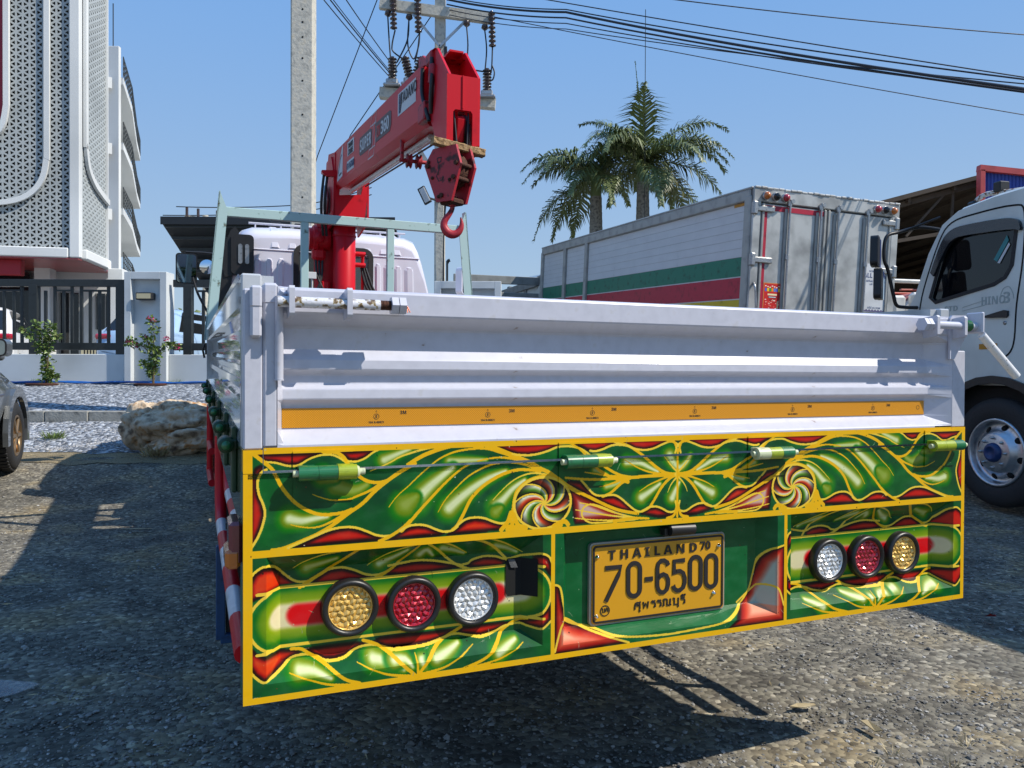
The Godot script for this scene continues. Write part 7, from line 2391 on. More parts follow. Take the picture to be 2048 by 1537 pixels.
func make_box_lorry() -> void:
	var b := thing("box_lorry", "aluminium box lorry with green, red and yellow side stripes and ribbed rear doors", "lorry")
	b.transform = Transform3D(Basis(Vector3.UP, 0.334) * Basis(Vector3.RIGHT, 0.051) * Basis(Vector3.BACK, -0.022), W(2.85, 2.2, 9.47))
	var st := mb()
	box(st, Vector3(1.125, 0.03, -3.47), Vector3(2.21, 2.6, 6.9))
	place("body", st, M.alu_dull, b)
	# left flank: panels, stripes, frame extrusions, small door
	var panel := func(called: String, z0: float, z1: float, y0: float, y1: float, m: Material, proud := 0.004) -> void:
		var s := mb()
		slab_on_side(s, [Vector2(-z1, y0), Vector2(-z0, y0), Vector2(-z0, y1), Vector2(-z1, y1)], proud, 0.012, 0.02)
		place(called, s, m, b)
	for seg in [[0.1, 4.7], [4.82, 5.68], [5.8, 6.88]]:
		var rows := 8 if seg[0] > 1.0 else 6
		for i in rows:
			var y0: float = lerpf(0.55, 1.215, float(i) / rows)
			var y1: float = lerpf(0.55, 1.215, float(i + 1) / rows) - 0.004
			panel.call("side_plank", seg[0], seg[1], y0, y1, M.box_white)
		panel.call("pinstripe", seg[0], seg[1], 0.28, 0.325, M.box_white, 0.002)
		panel.call("pinstripe", seg[0], seg[1], 0.0, 0.05, M.box_white, 0.002)
		panel.call("green_stripe", seg[0], seg[1], 0.31, 0.545, M.stripe_green, 0.005)
		panel.call("red_stripe", seg[0], seg[1], 0.035, 0.295, M.stripe_red, 0.005)
		panel.call("yellow_stripe", seg[0], seg[1], -0.5, 0.02, M.stripe_yellow, 0.005)
		panel.call("side_plank", seg[0], seg[1], -1.2, -0.51, M.box_white)
	panel.call("orange_marking", 0.1, 0.36, 1.175, 1.212, M.amber_paint, 0.008)
	panel.call("orange_marking", 0.1, 0.15, 1.0, 1.174, M.amber_paint, 0.008)
	st = mb()
	box(st, Vector3(0.0, 1.285, -3.47), Vector3(0.05, 0.135, 6.94), 0.012)
	box(st, Vector3(0.0, -1.25, -3.47), Vector3(0.05, 0.1, 6.94), 0.012)
	for z in [-0.04, -4.76, -5.74, -6.92]:
		box(st, Vector3(0.0, 0.02, z), Vector3(0.055, 2.5, 0.1 if z < -1.0 else 0.13), 0.01)
	place("side_frame", st, M.alu_dull, b)
	st = mb()
	box(st, Vector3(1.125, 1.365, -3.47), Vector3(2.3, 0.03, 7.0), 0.01)
	place("roof", st, M.alu_dull, b)
	# rear frame and two doors
	st = mb()
	for x in [0.055, 2.195]:
		box(st, Vector3(x, 0.05, 0.02), Vector3(0.12, 2.65, 0.06), 0.01)
	box(st, Vector3(1.125, 1.285, 0.02), Vector3(2.26, 0.16, 0.07), 0.01)
	place("rear_frame", st, M.aluminium, b)
	st = mb()
	for i in 26:
		box(st, Vector3(0.05 + i * 0.086, 1.372 + 0.004 * sin(i * 2.1), 0.03 + 0.006 * sin(i * 1.3)), Vector3(0.087, 0.028, 0.07), 0.008)
	place("dented_roof_trim", st, M.aluminium, b)
	for d in [[0.125, 1.09], [1.11, 2.13]]:
		st = mb()
		box(st, Vector3((d[0] + d[1]) / 2, 0.0, 0.02), Vector3(d[1] - d[0], 2.38, 0.04), 0.01)
		var door := place("rear_door", st, M.aluminium, b)
		st = mb()
		for x in [d[0] + 0.02, d[1] - 0.02]:
			box(st, Vector3(x, 0, 0.045), Vector3(0.035, 2.38, 0.03), 0.006)
		place("door_edge", st, M.alu_dull, door)
		if d[0] < 1.0:
			st = mb()
			box(st, Vector3(d[0] + 0.062, -0.03, 0.0425), Vector3(0.045, 2.3, 0.006))
			box(st, Vector3(0.6, 1.14, 0.0425), Vector3(0.9, 0.06, 0.0065))
			place("red_marking", st, M.stripe_red, door)
	for x in [0.51, 0.98, 1.25, 1.72]:
		st = mb()
		box(st, Vector3(x - 0.028, 0.0, 0.052), Vector3(0.05, 2.3, 0.024), 0.008)
		place("door_rib", st, M.alu_dull, b)
		st = mb()
		tube(st, [Vector3(x, -1.2, 0.082), Vector3(x, 1.26, 0.082)], 0.014, 8)
		for y in [1.21, 0.56, -0.6]:
			box(st, Vector3(x, y, 0.07), Vector3(0.055, 0.07, 0.04), 0.008)
		tube(st, [Vector3(x + 0.03, 1.24, 0.06), Vector3(x + 0.03, 1.24, 0.1)], 0.028, 8)
		place("lock_rod", st, M.steel, b)
	for y in [1.12, 0.5, -0.6]:
		for s in [0.0, 1.0]:
			st = mb()
			box(st, Vector3(0.15 if s == 0.0 else 2.08, y, 0.062), Vector3(0.3 if s == 0.0 else 0.2, 0.07, 0.03), 0.01)
			box(st, Vector3(0.02 if s == 0.0 else 2.21, y, 0.05), Vector3(0.07, 0.16, 0.07), 0.015)
			place("door_hinge", st, M.steel, b)
	st = mb()
	tube(st, curve([Vector3(0.06, 0.22, 0.05), Vector3(0.04, 0.17, 0.11), Vector3(0.05, 0.05, 0.12), Vector3(0.06, -0.12, 0.12), Vector3(0.07, -0.22, 0.05)], 5), 0.014, 8)
	place("grab_handle", st, M.steel, b)
	var i := 0
	for x in [0.16, 0.30, 0.44, 1.86, 1.99, 2.12]:
		st = mb()
		var tr := Transform3D(Basis(Vector3.RIGHT, PI / 2), Vector3(x, 1.275, 0.055))
		lathe(st, [Vector2(0.052, 0), Vector2(0.052, 0.03), Vector2(0.046, 0.034)], 16, tr)
		var lamp := place("clearance_lamp", st, M.steel, b)
		st = mb()
		lathe(st, [Vector2(0.046, 0.032), Vector2(0.042, 0.055), Vector2(0.026, 0.075), Vector2(0.0, 0.082)], 16, tr)
		place("lens", st, [M.amber, M.glass_dark, M.tail_red, M.tail_red, M.glass_dark, M.amber][i], lamp)
		i += 1
	# posters: red with a bordered title, white with a wavy foot
	st = mb()
	fan(st, [Vector3(0.215, -0.10, 0.0435), Vector3(0.475, -0.10, 0.0435), Vector3(0.475, 0.235, 0.0435), Vector3(0.215, 0.235, 0.0435)], Vector3.BACK, [Vector2(0, 1), Vector2(1, 1), Vector2(1, 0), Vector2(0, 0)])
	var poster := place("poster", st, M.poster, b)
	poster.set_meta("label", "red printed poster with an orange border")
	st = mb()
	box(st, Vector3(1.93, 0.27, 0.043), Vector3(0.39, 0.62, 0.005))
	var notice := place("poster", st, M.paper, b)
	notice.set_meta("label", "white notice partly hidden by the mirrors")
	for t in [["ALL NOW", 0.06, 1.92, 0.43], ["scan to join", 0.03, 1.93, 0.49], ["delivery & service", 0.028, 1.93, 0.36], ["call us today", 0.024, 1.93, 0.32], ["add us now", 0.03, 1.93, 0.02]]:
		var o := place("poster_print", letters(t[0], t[1], 0.001, t[0] == "ALL NOW"), M.print_blue, notice)
		o.position = Vector3(t[2], t[3], 0.0465)
	st = mb()
	for k in 8:
		prism(st, PackedVector2Array([Vector2(1.737 + k * 0.0485, -0.035), Vector2(1.785 + k * 0.0485, -0.035), Vector2(1.785 + k * 0.0485, -0.02), Vector2(1.761 + k * 0.0485, 0.0), Vector2(1.737 + k * 0.0485, -0.02)]), 0.001, Transform3D(Basis(), Vector3(0, 0, 0.0467)))
	place("poster_print", st, M.print_violet, notice)
	# cab and running gear ahead of the box
	st = mb()
	box(st, Vector3(1.1, -0.1, -8.0), Vector3(2.0, 2.0, 1.7), 0.15)
	place("cab", st, M.lorry_white, b)
	st = mb()
	fan(st, [Vector3(0.05, 0.3, -7.0), Vector3(0.05, 0.75, -7.0), Vector3(0.05, 0.3, -7.7)], Vector3.LEFT)
	place("wind_deflector", st, M.lorry_white, b)
	for z in [-1.6, -7.6]:
		for s in [-1.0, 1.0]:
			var tyre := mb()
			var rim := mb()
			wheel(tyre, rim, Transform3D(Basis(Vector3.BACK, -s * PI / 2), Vector3(1.125 + s * 1.05, -1.5, z)), 0.48, 0.45, 0.27)
			var w := place("wheel", tyre, M.rubber, b)
			place("rim", rim, M.steel, w)

func make_cab_lorry() -> void:
	var b := thing("white_lorry", "white lorry cab with twin door mirrors and a steel front wheel at the right edge", "lorry", W(4.41, 0.02, 7.1), 0.235)
	# flank outline (z, y), nose towards -z, without the wheel arch
	var st := mb()
	var arch := []
	for k in 15:
		var a := PI * k / 14.0
		arch.append(Vector2(cos(a) * 0.72, 0.55 + sin(a) * 0.68))
	var flank := PackedVector2Array([Vector2(-1.12, 0.5), Vector2(-1.12, 1.9), Vector2(-0.98, 2.1), Vector2(-0.80, 2.5), Vector2(-0.62, 2.76), Vector2(-0.42, 2.86), Vector2(0.0, 2.9), Vector2(0.9, 2.92), Vector2(0.9, 0.5)])
	for v in arch:
		flank.append(v)
	var hole := PackedVector2Array([Vector2(-0.77, 2.05), Vector2(-0.57, 2.58), Vector2(-0.46, 2.66), Vector2(0.2, 2.63), Vector2(0.23, 2.55), Vector2(0.19, 2.25), Vector2(0.12, 2.15), Vector2(0.0, 2.1), Vector2(-0.7, 2.0)])
	for half in [Rect2(-2, -1, 1.7, 5), Rect2(-0.3, -1, 3, 5)]:
		var r := PackedVector2Array([half.position, Vector2(half.end.x, half.position.y), half.end, Vector2(half.position.x, half.end.y)])
		for a in Geometry2D.intersect_polygons(flank, r):
			for c in Geometry2D.clip_polygons(a, hole):
				slab_on_side(st, Array(c), 0.0, 0.05)
	# the shell behind the flank: front, roof and far side
	st.set_smooth_group(1)
	var near := []
	var far := []
	for v in [Vector2(-1.12, 0.5), Vector2(-1.14, 1.2), Vector2(-1.12, 1.9), Vector2(-0.98, 2.1), Vector2(-0.80, 2.5), Vector2(-0.62, 2.76), Vector2(-0.42, 2.86), Vector2(0.0, 2.9), Vector2(0.9, 2.92)]:
		near.append(v)
	var rows := []
	for x in [0.0, 0.03, 0.12, 1.1, 2.1, 2.2, 2.24]:
		var ring := PackedVector3Array()
		var e := 0.0 if x > 0.1 and x < 2.15 else (0.06 if x < 0.02 or x > 2.22 else 0.02)
		for v in near:
			ring.append(Vector3(x, v.y - (e * 0.7 if v.y > 2.6 else 0.0) + (0.05 if e == 0.0 and v.y > 2.6 else 0.0), v.x + e * 0.5 - (0.06 if e == 0.0 else 0.0)))
		rows.append(ring)
	loft(st, rows, false)
	st.set_smooth_group(-1)
	box(st, Vector3(1.12, 1.7, 0.88), Vector3(2.2, 2.3, 0.05))
	box(st, Vector3(2.22, 1.7, -0.1), Vector3(0.04, 2.3, 1.9))
	box(st, Vector3(1.12, 1.2, -0.1), Vector3(2.1, 0.05, 1.9))
	var cab := place("cab", st, M.lorry_white, b)
	st = mb()
	slab_on_side(st, Array(hole), -0.02, 0.006)
	place("door_glass", st, M.tinted, cab)
	st = mb()
	box(st, Vector3(1.1, 2.2, 0.6), Vector3(2.0, 1.2, 0.1))
	box(st, Vector3(0.5, 1.75, 0.25), Vector3(0.5, 0.9, 0.5), 0.1)
	place("seat", st, M.black, cab)
	st = mb()
	ribbon(st, Array(hole), 0.035, 0.008, Transform3D(Basis(Vector3(0, 0, 1), Vector3.UP, Vector3(-1, 0, 0)), Vector3.ZERO), true)
	place("window_seal", st, M.rubber, cab)
	st = mb()
	var vis := curve([Vector2(-0.74, 2.3), Vector2(-0.6, 2.58), Vector2(-0.48, 2.68), Vector2(-0.3, 2.70), Vector2(0.1, 2.68), Vector2(0.26, 2.64), Vector2(0.30, 2.56)], 4)
	var lower := curve([Vector2(0.29, 2.54), Vector2(0.16, 2.57), Vector2(-0.3, 2.6), Vector2(-0.45, 2.585), Vector2(-0.55, 2.5), Vector2(-0.70, 2.26)], 4)
	slab_on_side(st, vis + lower, 0.035, 0.035)
	place("wind_visor", st, M.visor, cab)
	# door shut line, step tape, handle, lock, faded stickers
	var side := Transform3D(Basis(Vector3(0, 0, 1), Vector3.UP, Vector3(-1, 0, 0)), Vector3(-0.001, 0, 0))
	st = mb()
	ribbon(st, curve([Vector2(-0.92, 1.9), Vector2(-0.86, 2.15), Vector2(-0.66, 2.6), Vector2(-0.5, 2.76), Vector2(-0.2, 2.79), Vector2(0.2, 2.78), Vector2(0.31, 2.70), Vector2(0.30, 2.3), Vector2(0.24, 1.9), Vector2(0.22, 1.6), Vector2(0.18, 1.48), Vector2(0.1, 1.42)], 4), 0.016, 0.0015, side)
	ribbon(st, [Vector2(-0.92, 1.9), Vector2(-0.90, 1.5), Vector2(-0.8, 1.4)], 0.012, 0.0015, side)
	place("shut_line", st, M.dark, cab)
	st = mb()
	box(st, Vector3(-0.003, 1.535, -0.06), Vector3(0.004, 0.05, 0.2))
	box(st, Vector3(-0.003, 1.55, 0.4), Vector3(0.004, 0.055, 0.1))
	place("orange_marking", st, M.amber_paint, cab)
	st = mb()
	slab_on_side(st, [Vector2(-0.09, 1.80), Vector2(0.14, 1.785), Vector2(0.16, 1.80), Vector2(0.16, 1.845), Vector2(0.12, 1.855), Vector2(-0.08, 1.82)], 0.02, 0.022)
	place("door_handle", st, M.black, cab)
	st = mb()
	lathe(st, [Vector2(0.018, 0), Vector2(0.018, 0.004), Vector2(0, 0.005)], 14, Transform3D(Basis(Vector3.BACK, PI / 2), Vector3(-0.001, 1.74, 0.12)))
	place("door_lock", st, M.steel, cab)
	for t in [["HINO", 0.075, -0.01, 1.955, 1.0], ["3", 0.1, 0.135, 1.965, 1.1], ["STD", 0.05, -0.5, 1.92, 1.4]]:
		var o := place("lettering", letters(t[0], t[1], 0.001), M.faded, cab)
		o.transform = side * Transform3D(Basis(Vector3.BACK, -0.02).scaled(Vector3(t[4], 1, 1)), Vector3(t[2], t[3], 0.001))
	st = mb()
	ribbon(st, curve([Vector2(0.07, 1.99), Vector2(0.1, 2.05), Vector2(0.16, 2.06), Vector2(0.2, 2.0), Vector2(0.21, 1.95)], 4), 0.008, 0.001, side)
	ribbon(st, [Vector2(-0.36, 1.885), Vector2(-0.1, 1.92), Vector2(-0.1, 1.965), Vector2(-0.36, 1.92)], 0.006, 0.001, side, true)
	place("lettering", st, M.faded, cab)
	st = mb()
	slab_on_side(st, [Vector2(-0.02, 2.33), Vector2(0.015, 2.305), Vector2(0.14, 2.48), Vector2(0.12, 2.53)], -0.012, 0.002)
	place("window_sticker", st, M.teal, cab)
	st = mb()
	slab_on_side(st, [Vector2(0.02, 2.295), Vector2(0.045, 2.285), Vector2(0.155, 2.44), Vector2(0.14, 2.46)], -0.0115, 0.002)
	place("window_sticker", st, M.paper, cab)
	# front wheel in its dark arch
	var tyre := mb()
	var rim := mb()
	lathe(tyre, [Vector2(0.3, -0.28), Vector2(0.46, -0.26), Vector2(0.5, -0.2), Vector2(0.505, -0.07), Vector2(0.495, -0.03), Vector2(0.45, -0.005), Vector2(0.36, 0.0), Vector2(0.31, -0.02), Vector2(0.3, -0.03)], 56, Transform3D(Basis(Vector3.BACK, PI / 2), Vector3(0.02, 0.56, 0)))
	var hub := Transform3D(Basis(Vector3.BACK, PI / 2), Vector3(0.02, 0.56, 0))
	var wheel_node := place("wheel", tyre, M.rubber, b)
	lathe(rim, [Vector2(0.315, -0.03), Vector2(0.312, -0.004), Vector2(0.298, 0.0), Vector2(0.285, -0.012), Vector2(0.276, -0.05), Vector2(0.262, -0.075), Vector2(0.2, -0.035), Vector2(0.175, 0.01), Vector2(0.165, 0.014), Vector2(0.0, 0.014)], 48, hub)
	place("rim", rim, M.alloy, wheel_node)
	for k in 8:
		var a := TAU * (k + 0.3) / 8.0
		st = mb()
		lathe(st, [Vector2(0.03, 0.0), Vector2(0.03, 0.004), Vector2(0.0, 0.004)], 14, hub * Transform3D(Basis(Vector3.UP, -a) * Basis(Vector3.BACK, -0.55), Vector3(cos(a) * 0.232, -0.056, sin(a) * 0.232)))
		place("hand_hole", st, M.dark, wheel_node)
		var a2 := TAU * k / 8.0
		st = mb()
		lathe(st, [Vector2(0.014, 0.0), Vector2(0.013, 0.018), Vector2(0.008, 0.02), Vector2(0.007, 0.034), Vector2(0, 0.035)], 8, hub * Transform3D(Basis(), Vector3(cos(a2) * 0.135, 0.014, sin(a2) * 0.135)))
		place("wheel_nut", st, M.steel, wheel_node)
	st = mb()
	lathe(st, [Vector2(0.09, 0.014), Vector2(0.085, 0.04), Vector2(0.07, 0.055), Vector2(0.05, 0.06), Vector2(0.046, 0.052), Vector2(0.0, 0.052)], 28, hub)
	place("hub_cap", st, M.hub_blue, wheel_node)
	st = mb()
	ribbon(st, arch, 0.07, 0.03, side)
	place("wheel_arch", st, M.black, cab)
	st = mb()
	box(st, Vector3(0.7, 0.8, 0.0), Vector3(1.2, 0.9, 1.5), 0.1)
	box(st, Vector3(1.1, 0.75, 2.4), Vector3(0.9, 0.3, 3.6), 0.02)
	place("chassis", st, M.dark, b)
	st = mb()
	box(st, Vector3(1.15, 2.2, 4.0), Vector3(2.3, 2.6, 5.6), 0.05)
	place("body", st, M.lorry_white, b)
	# mirrors on their bent arm
	st = mb()
	tube(st, curve([Vector3(0.12, 2.73, -0.72), Vector3(-0.05, 2.78, -0.86), Vector3(-0.22, 2.74, -0.95), Vector3(-0.36, 2.70, -0.95), Vector3(-0.40, 2.60, -0.95), Vector3(-0.40, 2.45, -0.95), Vector3(-0.36, 2.36, -0.95), Vector3(-0.33, 2.25, -0.95), Vector3(-0.29, 2.1, -0.95), Vector3(-0.25, 1.99, -0.95), Vector3(-0.15, 1.97, -0.95), Vector3(0.0, 1.97, -0.95)], 5), 0.018, 8)
	tube(st, [Vector3(-0.2, 2.74, -0.95), Vector3(0.05, 2.86, -0.7)], 0.012, 6)
	place("mirror_arm", st, M.black, b)
	for q in [[-0.48, 2.53, 0.17, 0.31, 0.0], [-0.44, 2.2, 0.16, 0.31, 0.04]]:
		st = mb()
		var tr := Transform3D(Basis(Vector3.UP, 0.75) * Basis(Vector3.BACK, -0.09), Vector3(q[0], q[1], -0.93))
		prism(st, rounded(Vector2.ZERO, Vector2(q[2], q[3]), 0.04), 0.07, tr)
		var m := place("door_mirror", st, M.black, b)
		st = mb()
		prism(st, rounded(Vector2.ZERO, Vector2(q[2] * 0.86, q[3] * 0.9), 0.03), 0.002, Transform3D(tr.basis, tr * Vector3(0, 0, 0.003)))
		place("mirror_shell", st, M.black, m)
		st = mb()
		prism(st, rounded(Vector2(0.11, 0.0), Vector2(0.06, q[3] * 0.95), 0.02), 0.05, tr)
		place("mirror_back", st, M.chrome, m)
	# roof bar with a small lamp
	st = mb()
	tube(st, curve([Vector3(0.46, 2.93, -0.72), Vector3(0.44, 3.03, -0.66), Vector3(0.47, 3.08, -0.55), Vector3(0.5, 3.05, -0.3), Vector3(0.5, 3.0, 0.2)], 4), 0.025, 8)
	place("roof_bar", st, M.bar_worn, b)
	st = mb()
	box(st, Vector3(0.5, 3.12, -0.42), Vector3(0.12, 0.1, 0.09), 0.01)
	box(st, Vector3(0.44, 2.99, -0.68), Vector3(0.12, 0.08, 0.1), 0.02)
	place("roof_lamp", st, M.black, b)

func make_workshop() -> void:
	var s := thing("open_workshop", "open workshop shed with a rusty truss roof behind the white lorry", "shed")
	var st := mb()
	prism(st, PackedVector2Array([Vector2(9.6, 5.95), Vector2(13.3, 6.95), Vector2(30.0, 7.0), Vector2(30.0, 7.1), Vector2(13.3, 7.07), Vector2(9.6, 6.08)]), 20.0, Transform3D(Basis(Vector3.RIGHT, Vector3.UP, Vector3.BACK), W(0, 0, 22.0)))
	place("roof_sheet", st, M.roof_rust, s)
	for i in 14:
		var x := 10.0 + i * 1.3
		var y := minf(5.9 + (x - 9.6) * 0.27, 6.9)
		st = mb()
		bar(st, W(x, y, 22.1), W(x, y, 41.5), 0.07, 0.14)
		place("purlin", st, M.roof_rust, s)
	for k in 4:
		var z := 22.3 + k * 5.5
		st = mb()
		bar(st, W(9.8, 5.88, z), W(13.3, 6.85, z), 0.12, 0.14)
		bar(st, W(9.8, 5.0, z), W(13.3, 5.6, z), 0.1, 0.1)
		for i in 3:
			var x := 10.0 + i * 1.3
			bar(st, W(x, 5.05 + (x - 9.8) * 0.197, z), W(x + (1.3 if i % 2 else 0.05), 5.95 + (x + (1.3 if i % 2 else 0.0) - 9.8) * 0.299, z), 0.06, 0.06)
		place("truss", st, M.roof_rust, s)
		st = mb()
		box(st, W(10.0, 3.2, z), Vector3(0.18, 5.2, 0.18))
		place("post", st, M.fence, s)
	st = mb()
	box(st, W(19.0, 4.0, 41.6), Vector3(22.0, 7.0, 0.2))
	box(st, W(9.5, 3.0, 33), Vector3(0.1, 3.6, 16.0))
	place("back_wall", st, M.roof_rust, s)
	for i in 5:
		st = mb()
		bar(st, W(9.7, 1.6 + i * 0.7, 30.0), W(16.0, 1.6 + i * 0.7, 30.0), 0.08, 0.16)
		place("board", st, M.wood_grey, s)
	var c := thing("blue_cladding_gable", "blue corrugated metal gable edged in red at the right edge", "gable")
	st = mb()
	var prof := []
	for i in 70:
		for q in [[0.0, 0.0], [0.03, 0.035], [0.065, 0.035], [0.085, 0.0]]:
			prof.append(Vector2(12.95 + i * 0.1 + q[0], q[1]))
	for i in prof.size() - 1:
		var a: Vector2 = prof[i]
		var d: Vector2 = prof[i + 1]
		fan(st, [Vector3(a.x, 4.4, -21.4 + a.y), Vector3(d.x, 4.4, -21.4 + d.y), Vector3(d.x, 6.98 - (d.x - 12.9) * 0.1, -21.4 + d.y), Vector3(a.x, 6.98 - (a.x - 12.9) * 0.1, -21.4 + a.y)], Vector3.BACK)
	place("corrugated_sheet", st, M.cladding_blue, c)
	st = mb()
	box(st, W(12.87, 5.7, 21.35), Vector3(0.14, 2.6, 0.2), 0.01)
	place("edge_post", st, M.frame_red, c)
	st = mb()
	bar(st, W(12.8, 7.05, 21.35), W(20.0, 6.33, 21.35), 0.2, 0.16)
	place("edge_rail", st, M.frame_red, c)
	var t := thing("tank_lorry", "white tank lorry with a coral red top between the box lorry and the white cab", "tank lorry", W(6.95, 1.0, 13.2), 0.1)
	st = mb()
	lathe(st, [Vector2(0.0, -2.6), Vector2(0.5, -2.58), Vector2(0.78, -2.4), Vector2(0.85, -2.1), Vector2(0.85, 2.4), Vector2(0.5, 2.6), Vector2(0, 2.6)], 28, Transform3D(Basis(Vector3.RIGHT, PI / 2), Vector3(0, 0.85, -2.0)))
	box(st, Vector3(-0.78, 1.1, 0.55), Vector3(0.22, 1.0, 0.22), 0.04)
	box(st, Vector3(-0.45, 1.15, 0.62), Vector3(0.3, 1.0, 0.16), 0.05)
	place("tank", st, M.tank_white, t)
	st = mb()
	var cov := []
	for z in [0.4, -4.0]:
		var ring := PackedVector3Array()
		for k in 9:
			var a := PI * (0.16 + 0.68 * k / 8.0)
			ring.append(Vector3(cos(a) * 0.885, 0.85 + sin(a) * 0.885, z))
		cov.append(ring)
	loft(st, cov, false)
	for k in 8:
		box(st, Vector3(0, 1.74, 0.2 - k * 0.5), Vector3(1.0, 0.03, 0.06), 0.01)
	place("top_panel", st, M.coral, t)
	st = mb()
	tube(st, [Vector3(-0.9, 1.85, 0.5), Vector3(0.9, 1.82, 0.5)], 0.035, 8)
	tube(st, [Vector3(-0.9, 1.85, 0.5), Vector3(-0.9, 1.85, -3.0)], 0.03, 8)
	tube(st, [Vector3(-0.1, 1.95, 0.3), Vector3(0.12, 1.83, 0.5)], 0.06, 8)
	place("hand_rail", st, M.tank_white, t)
	for z in [-0.8, -3.6]:
		var tyre := mb()
		var rim := mb()
		wheel(tyre, rim, Transform3D(Basis(Vector3.BACK, PI / 2), Vector3(-0.9, -0.1, z)), 0.48, 0.4, 0.27)
		var w := place("wheel", tyre, M.rubber, t)
		place("rim", rim, M.steel, w)
	# stake sided lorries beyond the wall
	for q in [[-0.95, 18.0, 3.42, "grey stake sided lorry body just right of the headboard", M.stake_grey, 0.5], [0.72, 20.5, 3.45, "brown wooden stake sided lorry left of the box lorry", M.wood_grey, 0.55]]:
		var o := thing("stake_lorry", q[3], "lorry", W(q[0], 1.2, q[1]), 0.32)
		var sm: Material = q[4]
		for i in 4:
			st = mb()
			box(st, Vector3(0.9, 1.05 + i * 0.34, 0.0), Vector3(0.06, 0.17, 0.0) + Vector3(0, 0, 4.2), 0.01)
			place("slat", st, sm, o)
			st = mb()
			box(st, Vector3(0.0, 1.05 + i * 0.34, 2.1), Vector3(1.9, 0.17, 0.05), 0.01)
			place("slat", st, sm, o)
		for z in [-1.4, 0.0, 1.2, 2.1]:
			st = mb()
			box(st, Vector3(0.93, 1.4, z), Vector3(0.07, 1.6, 0.16 if z < 2.0 else 0.3), 0.01)
			place("stake", st, sm, o)
		st = mb()
		box(st, Vector3(0, 0.75, 0), Vector3(1.9, 0.3, 4.3), 0.02)
		place("bed", st, M.black, o)
		for z in [-1.2, 1.4]:
			var tyre := mb()
			var rim := mb()
			wheel(tyre, rim, Transform3D(Basis(Vector3.BACK, PI / 2), Vector3(-0.9, 0.42, z)), 0.42, 0.3, 0.24)
			var w := place("wheel", tyre, M.rubber, o)
			place("rim", rim, M.steel, w)
	st = mb()
	var barn := thing("low_barn", "low dark roofed shed far behind the brown stake sided lorry", "shed", W(4.0, 1.3, 34.0))
	prism(st, PackedVector2Array([Vector2(-3.8, 2.0), Vector2(4.0, 4.6), Vector2(6.0, 4.6), Vector2(6.0, 4.4), Vector2(-3.8, 1.8)]), 5.0, Transform3D())
	place("roof", st, M.roof_rust, barn)
	st = mb()
	box(st, Vector3(1.5, 1.0, -2.5), Vector3(7.0, 2.0, 4.0))
	place("wall", st, M.wood_grey, barn)

func paint_poster() -> ImageTexture:
	var im := Image.create(96, 128, false, Image.FORMAT_RGB8)
	im.fill(Color(0.85, 0.5, 0.2))
	im.fill_rect(Rect2i(4, 4, 88, 120), Color(0.80, 0.10, 0.08))
	var r := RandomNumberGenerator.new()
	r.seed = 3
	for i in 60:
		im.fill_rect(Rect2i(r.randi_range(8, 84), r.randi_range(74, 118), r.randi_range(3, 9), r.randi_range(2, 4)), [Color(0.95, 0.9, 0.85), Color(0.75, 0.08, 0.08), Color(0.35, 0.08, 0.05), Color(0.9, 0.6, 0.5)][r.randi() % 4])
	for i in 7:
		im.fill_rect(Rect2i(8 + i * 12, 24, 10, 16), [Color(0.2, 0.4, 0.8), Color(0.95, 0.8, 0.1), Color(0.1, 0.6, 0.2), Color(0.95, 0.6, 0.1), Color(0.2, 0.55, 0.85)][i % 5])
		im.fill_rect(Rect2i(8 + i * 12, 12 + i % 3 * 3, 8, 5), Color(0.95, 0.93, 0.85))
	im.fill_rect(Rect2i(24, 50, 50, 8), Color(0.95, 0.9, 0.7))
	im.fill_rect(Rect2i(28, 62, 44, 9), Color(0.15, 0.12, 0.2))
	im.fill_rect(Rect2i(31, 64, 38, 4), Color(0.9, 0.9, 0.9))
	im.fill_rect(Rect2i(76, 84, 8, 34), Color(0.9, 0.8, 0.6))
	im.generate_mipmaps()
	return ImageTexture.create_from_image(im)

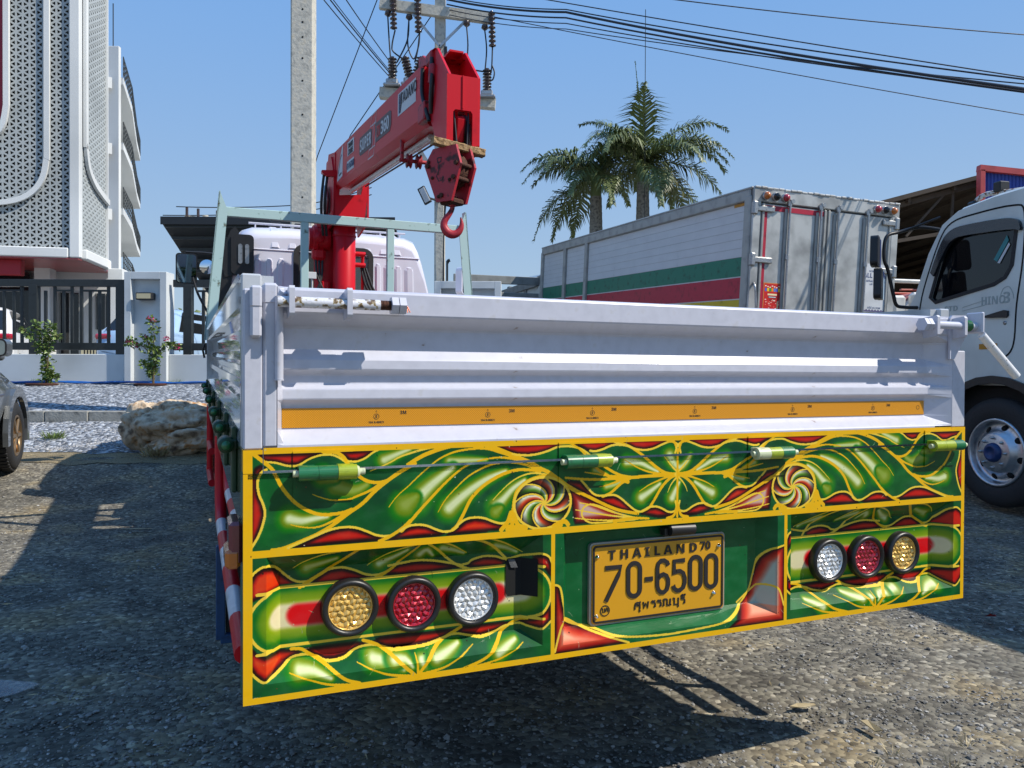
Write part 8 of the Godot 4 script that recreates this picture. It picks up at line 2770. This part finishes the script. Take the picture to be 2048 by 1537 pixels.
func more_materials() -> void:
	M.hinge_green = worn(lin(0.01, 0.05, 0.02), 0.4, M.dirt, 3.0)
	M.core_grey = mat(lin(0.055, 0.06, 0.06), 0.8)
	M.side_white = coat(worn(lin(0.46, 0.48, 0.50), 0.22, M.dirt, 1.2), 0.9, 0.03)
	M.edge_green = coat(worn(lin(0.05, 0.085, 0.035), 0.25, M.dirt, 3.0), 0.9, 0.04)
	M.band_white = coat(worn(lin(0.68, 0.68, 0.7), 0.4, M.dirt, 2.0), 0.4, 0.1)
	M.marker_red = coat(mat(lin(0.16, 0.02, 0.03), 0.25), 0.8, 0.05)
	M.dark_sticker = mat(lin(0.07, 0.045, 0.045), 0.5)
	M.blue_car = coat(mat(lin(0.08, 0.16, 0.34), 0.35), 0.9, 0.05)
	M.mirror_dim = mat(lin(0.35, 0.42, 0.42), 0.03, 1.0)
	M.petal_red = mat(lin(0.5, 0.005, 0.01), 0.5)
	M.dry_twig = mat(lin(0.25, 0.2, 0.14), 0.9)
	M.film = mat(Color(0.75, 0.78, 0.8, 0.2), 0.35)
	M.film.transparency = BaseMaterial3D.TRANSPARENCY_ALPHA
	M.amber_paint = mat(lin(0.45, 0.2, 0.01), 0.5)
	M.print_blue = mat(lin(0.05, 0.08, 0.2), 0.6)
	M.print_violet = mat(lin(0.09, 0.08, 0.18), 0.6)
	M.tinted = glass(Color(0.04, 0.05, 0.07), 0.86)
	M.visor = coat(mat(lin(0.015, 0.018, 0.025), 0.25), 0.6, 0.08)
	M.faded = mat(lin(0.30, 0.36, 0.35), 0.5)
	M.teal = mat(lin(0.02, 0.2, 0.22), 0.5)
	M.alloy = worn(lin(0.5, 0.53, 0.57), 0.32, M.dirt, 4.0, 0.85)
	M.hub_blue = mat(lin(0.008, 0.035, 0.13), 0.4)
	M.bar_worn = worn(lin(0.55, 0.55, 0.52), 0.6, ntex(111, 0.03, [[0.0, Color(0.4, 0.22, 0.12)], [0.4, Color(0.7, 0.5, 0.35)], [0.5, Color(1, 1, 1)], [1.0, Color(1, 1, 1)]]), 3.0)
	M.stake_grey = worn(lin(0.22, 0.23, 0.22), 0.6, M.dirt, 1.0)
	M.poster = mat(Color(1, 1, 1), 0.5)
	M.poster.albedo_texture = paint_poster()

# ---------------------------------------------------------------- the scene
func _ready() -> void:
	rng.seed = 20
	var cam := Camera3D.new()
	cam.name = "camera"
	cam.position = Vector3(0, 1.25, 0)
	cam.fov = rad_to_deg(2.0 * atan(768.0 / 1550.0))
	cam.near = 0.05
	cam.far = 1500.0
	cam.basis = Basis(Vector3.RIGHT, -0.00806) * Basis(Vector3.BACK, 0.0035)
	add_child(cam)
	var env := Environment.new()
	env.background_mode = Environment.BG_SKY
	env.tonemap_mode = Environment.TONE_MAPPER_LINEAR
	env.tonemap_exposure = EXPOSURE
	env.sdfgi_enabled = true
	env.ssao_enabled = true
	env.ssil_enabled = true
	var psm := ProceduralSkyMaterial.new()
	psm.sky_top_color = Color(0.385, 0.605, 0.865)
	psm.sky_horizon_color = Color(0.71, 0.785, 0.82)
	psm.sky_curve = 0.2
	psm.ground_bottom_color = Color(0.25, 0.24, 0.22)
	psm.ground_horizon_color = Color(0.55, 0.56, 0.56)
	psm.sky_energy_multiplier = 1.0
	psm.sun_angle_max = 8.0
	var sky := Sky.new()
	sky.sky_material = psm
	env.sky = sky
	var we := WorldEnvironment.new()
	we.name = "surroundings"
	we.environment = env
	add_child(we)
	var sun := DirectionalLight3D.new()
	sun.name = "sun"
	sun.light_color = Color(1.0, 0.97, 0.92)
	sun.light_energy = 1.6
	sun.light_angular_distance = 0.53
	sun.shadow_enabled = true
	add_child(sun)
	sun.look_at_from_position(Vector3(0.904, 1.0, 0.21), Vector3.ZERO)
	make_materials()
	more_materials()
	make_ground()
	make_building()
	make_wall()
	make_workshop()
	make_palms()
	make_poles()
	make_cars()
	make_box_lorry()
	make_cab_lorry()
	make_lorry()
	make_hook()
	make_planting()

const EXPOSURE := 1.12
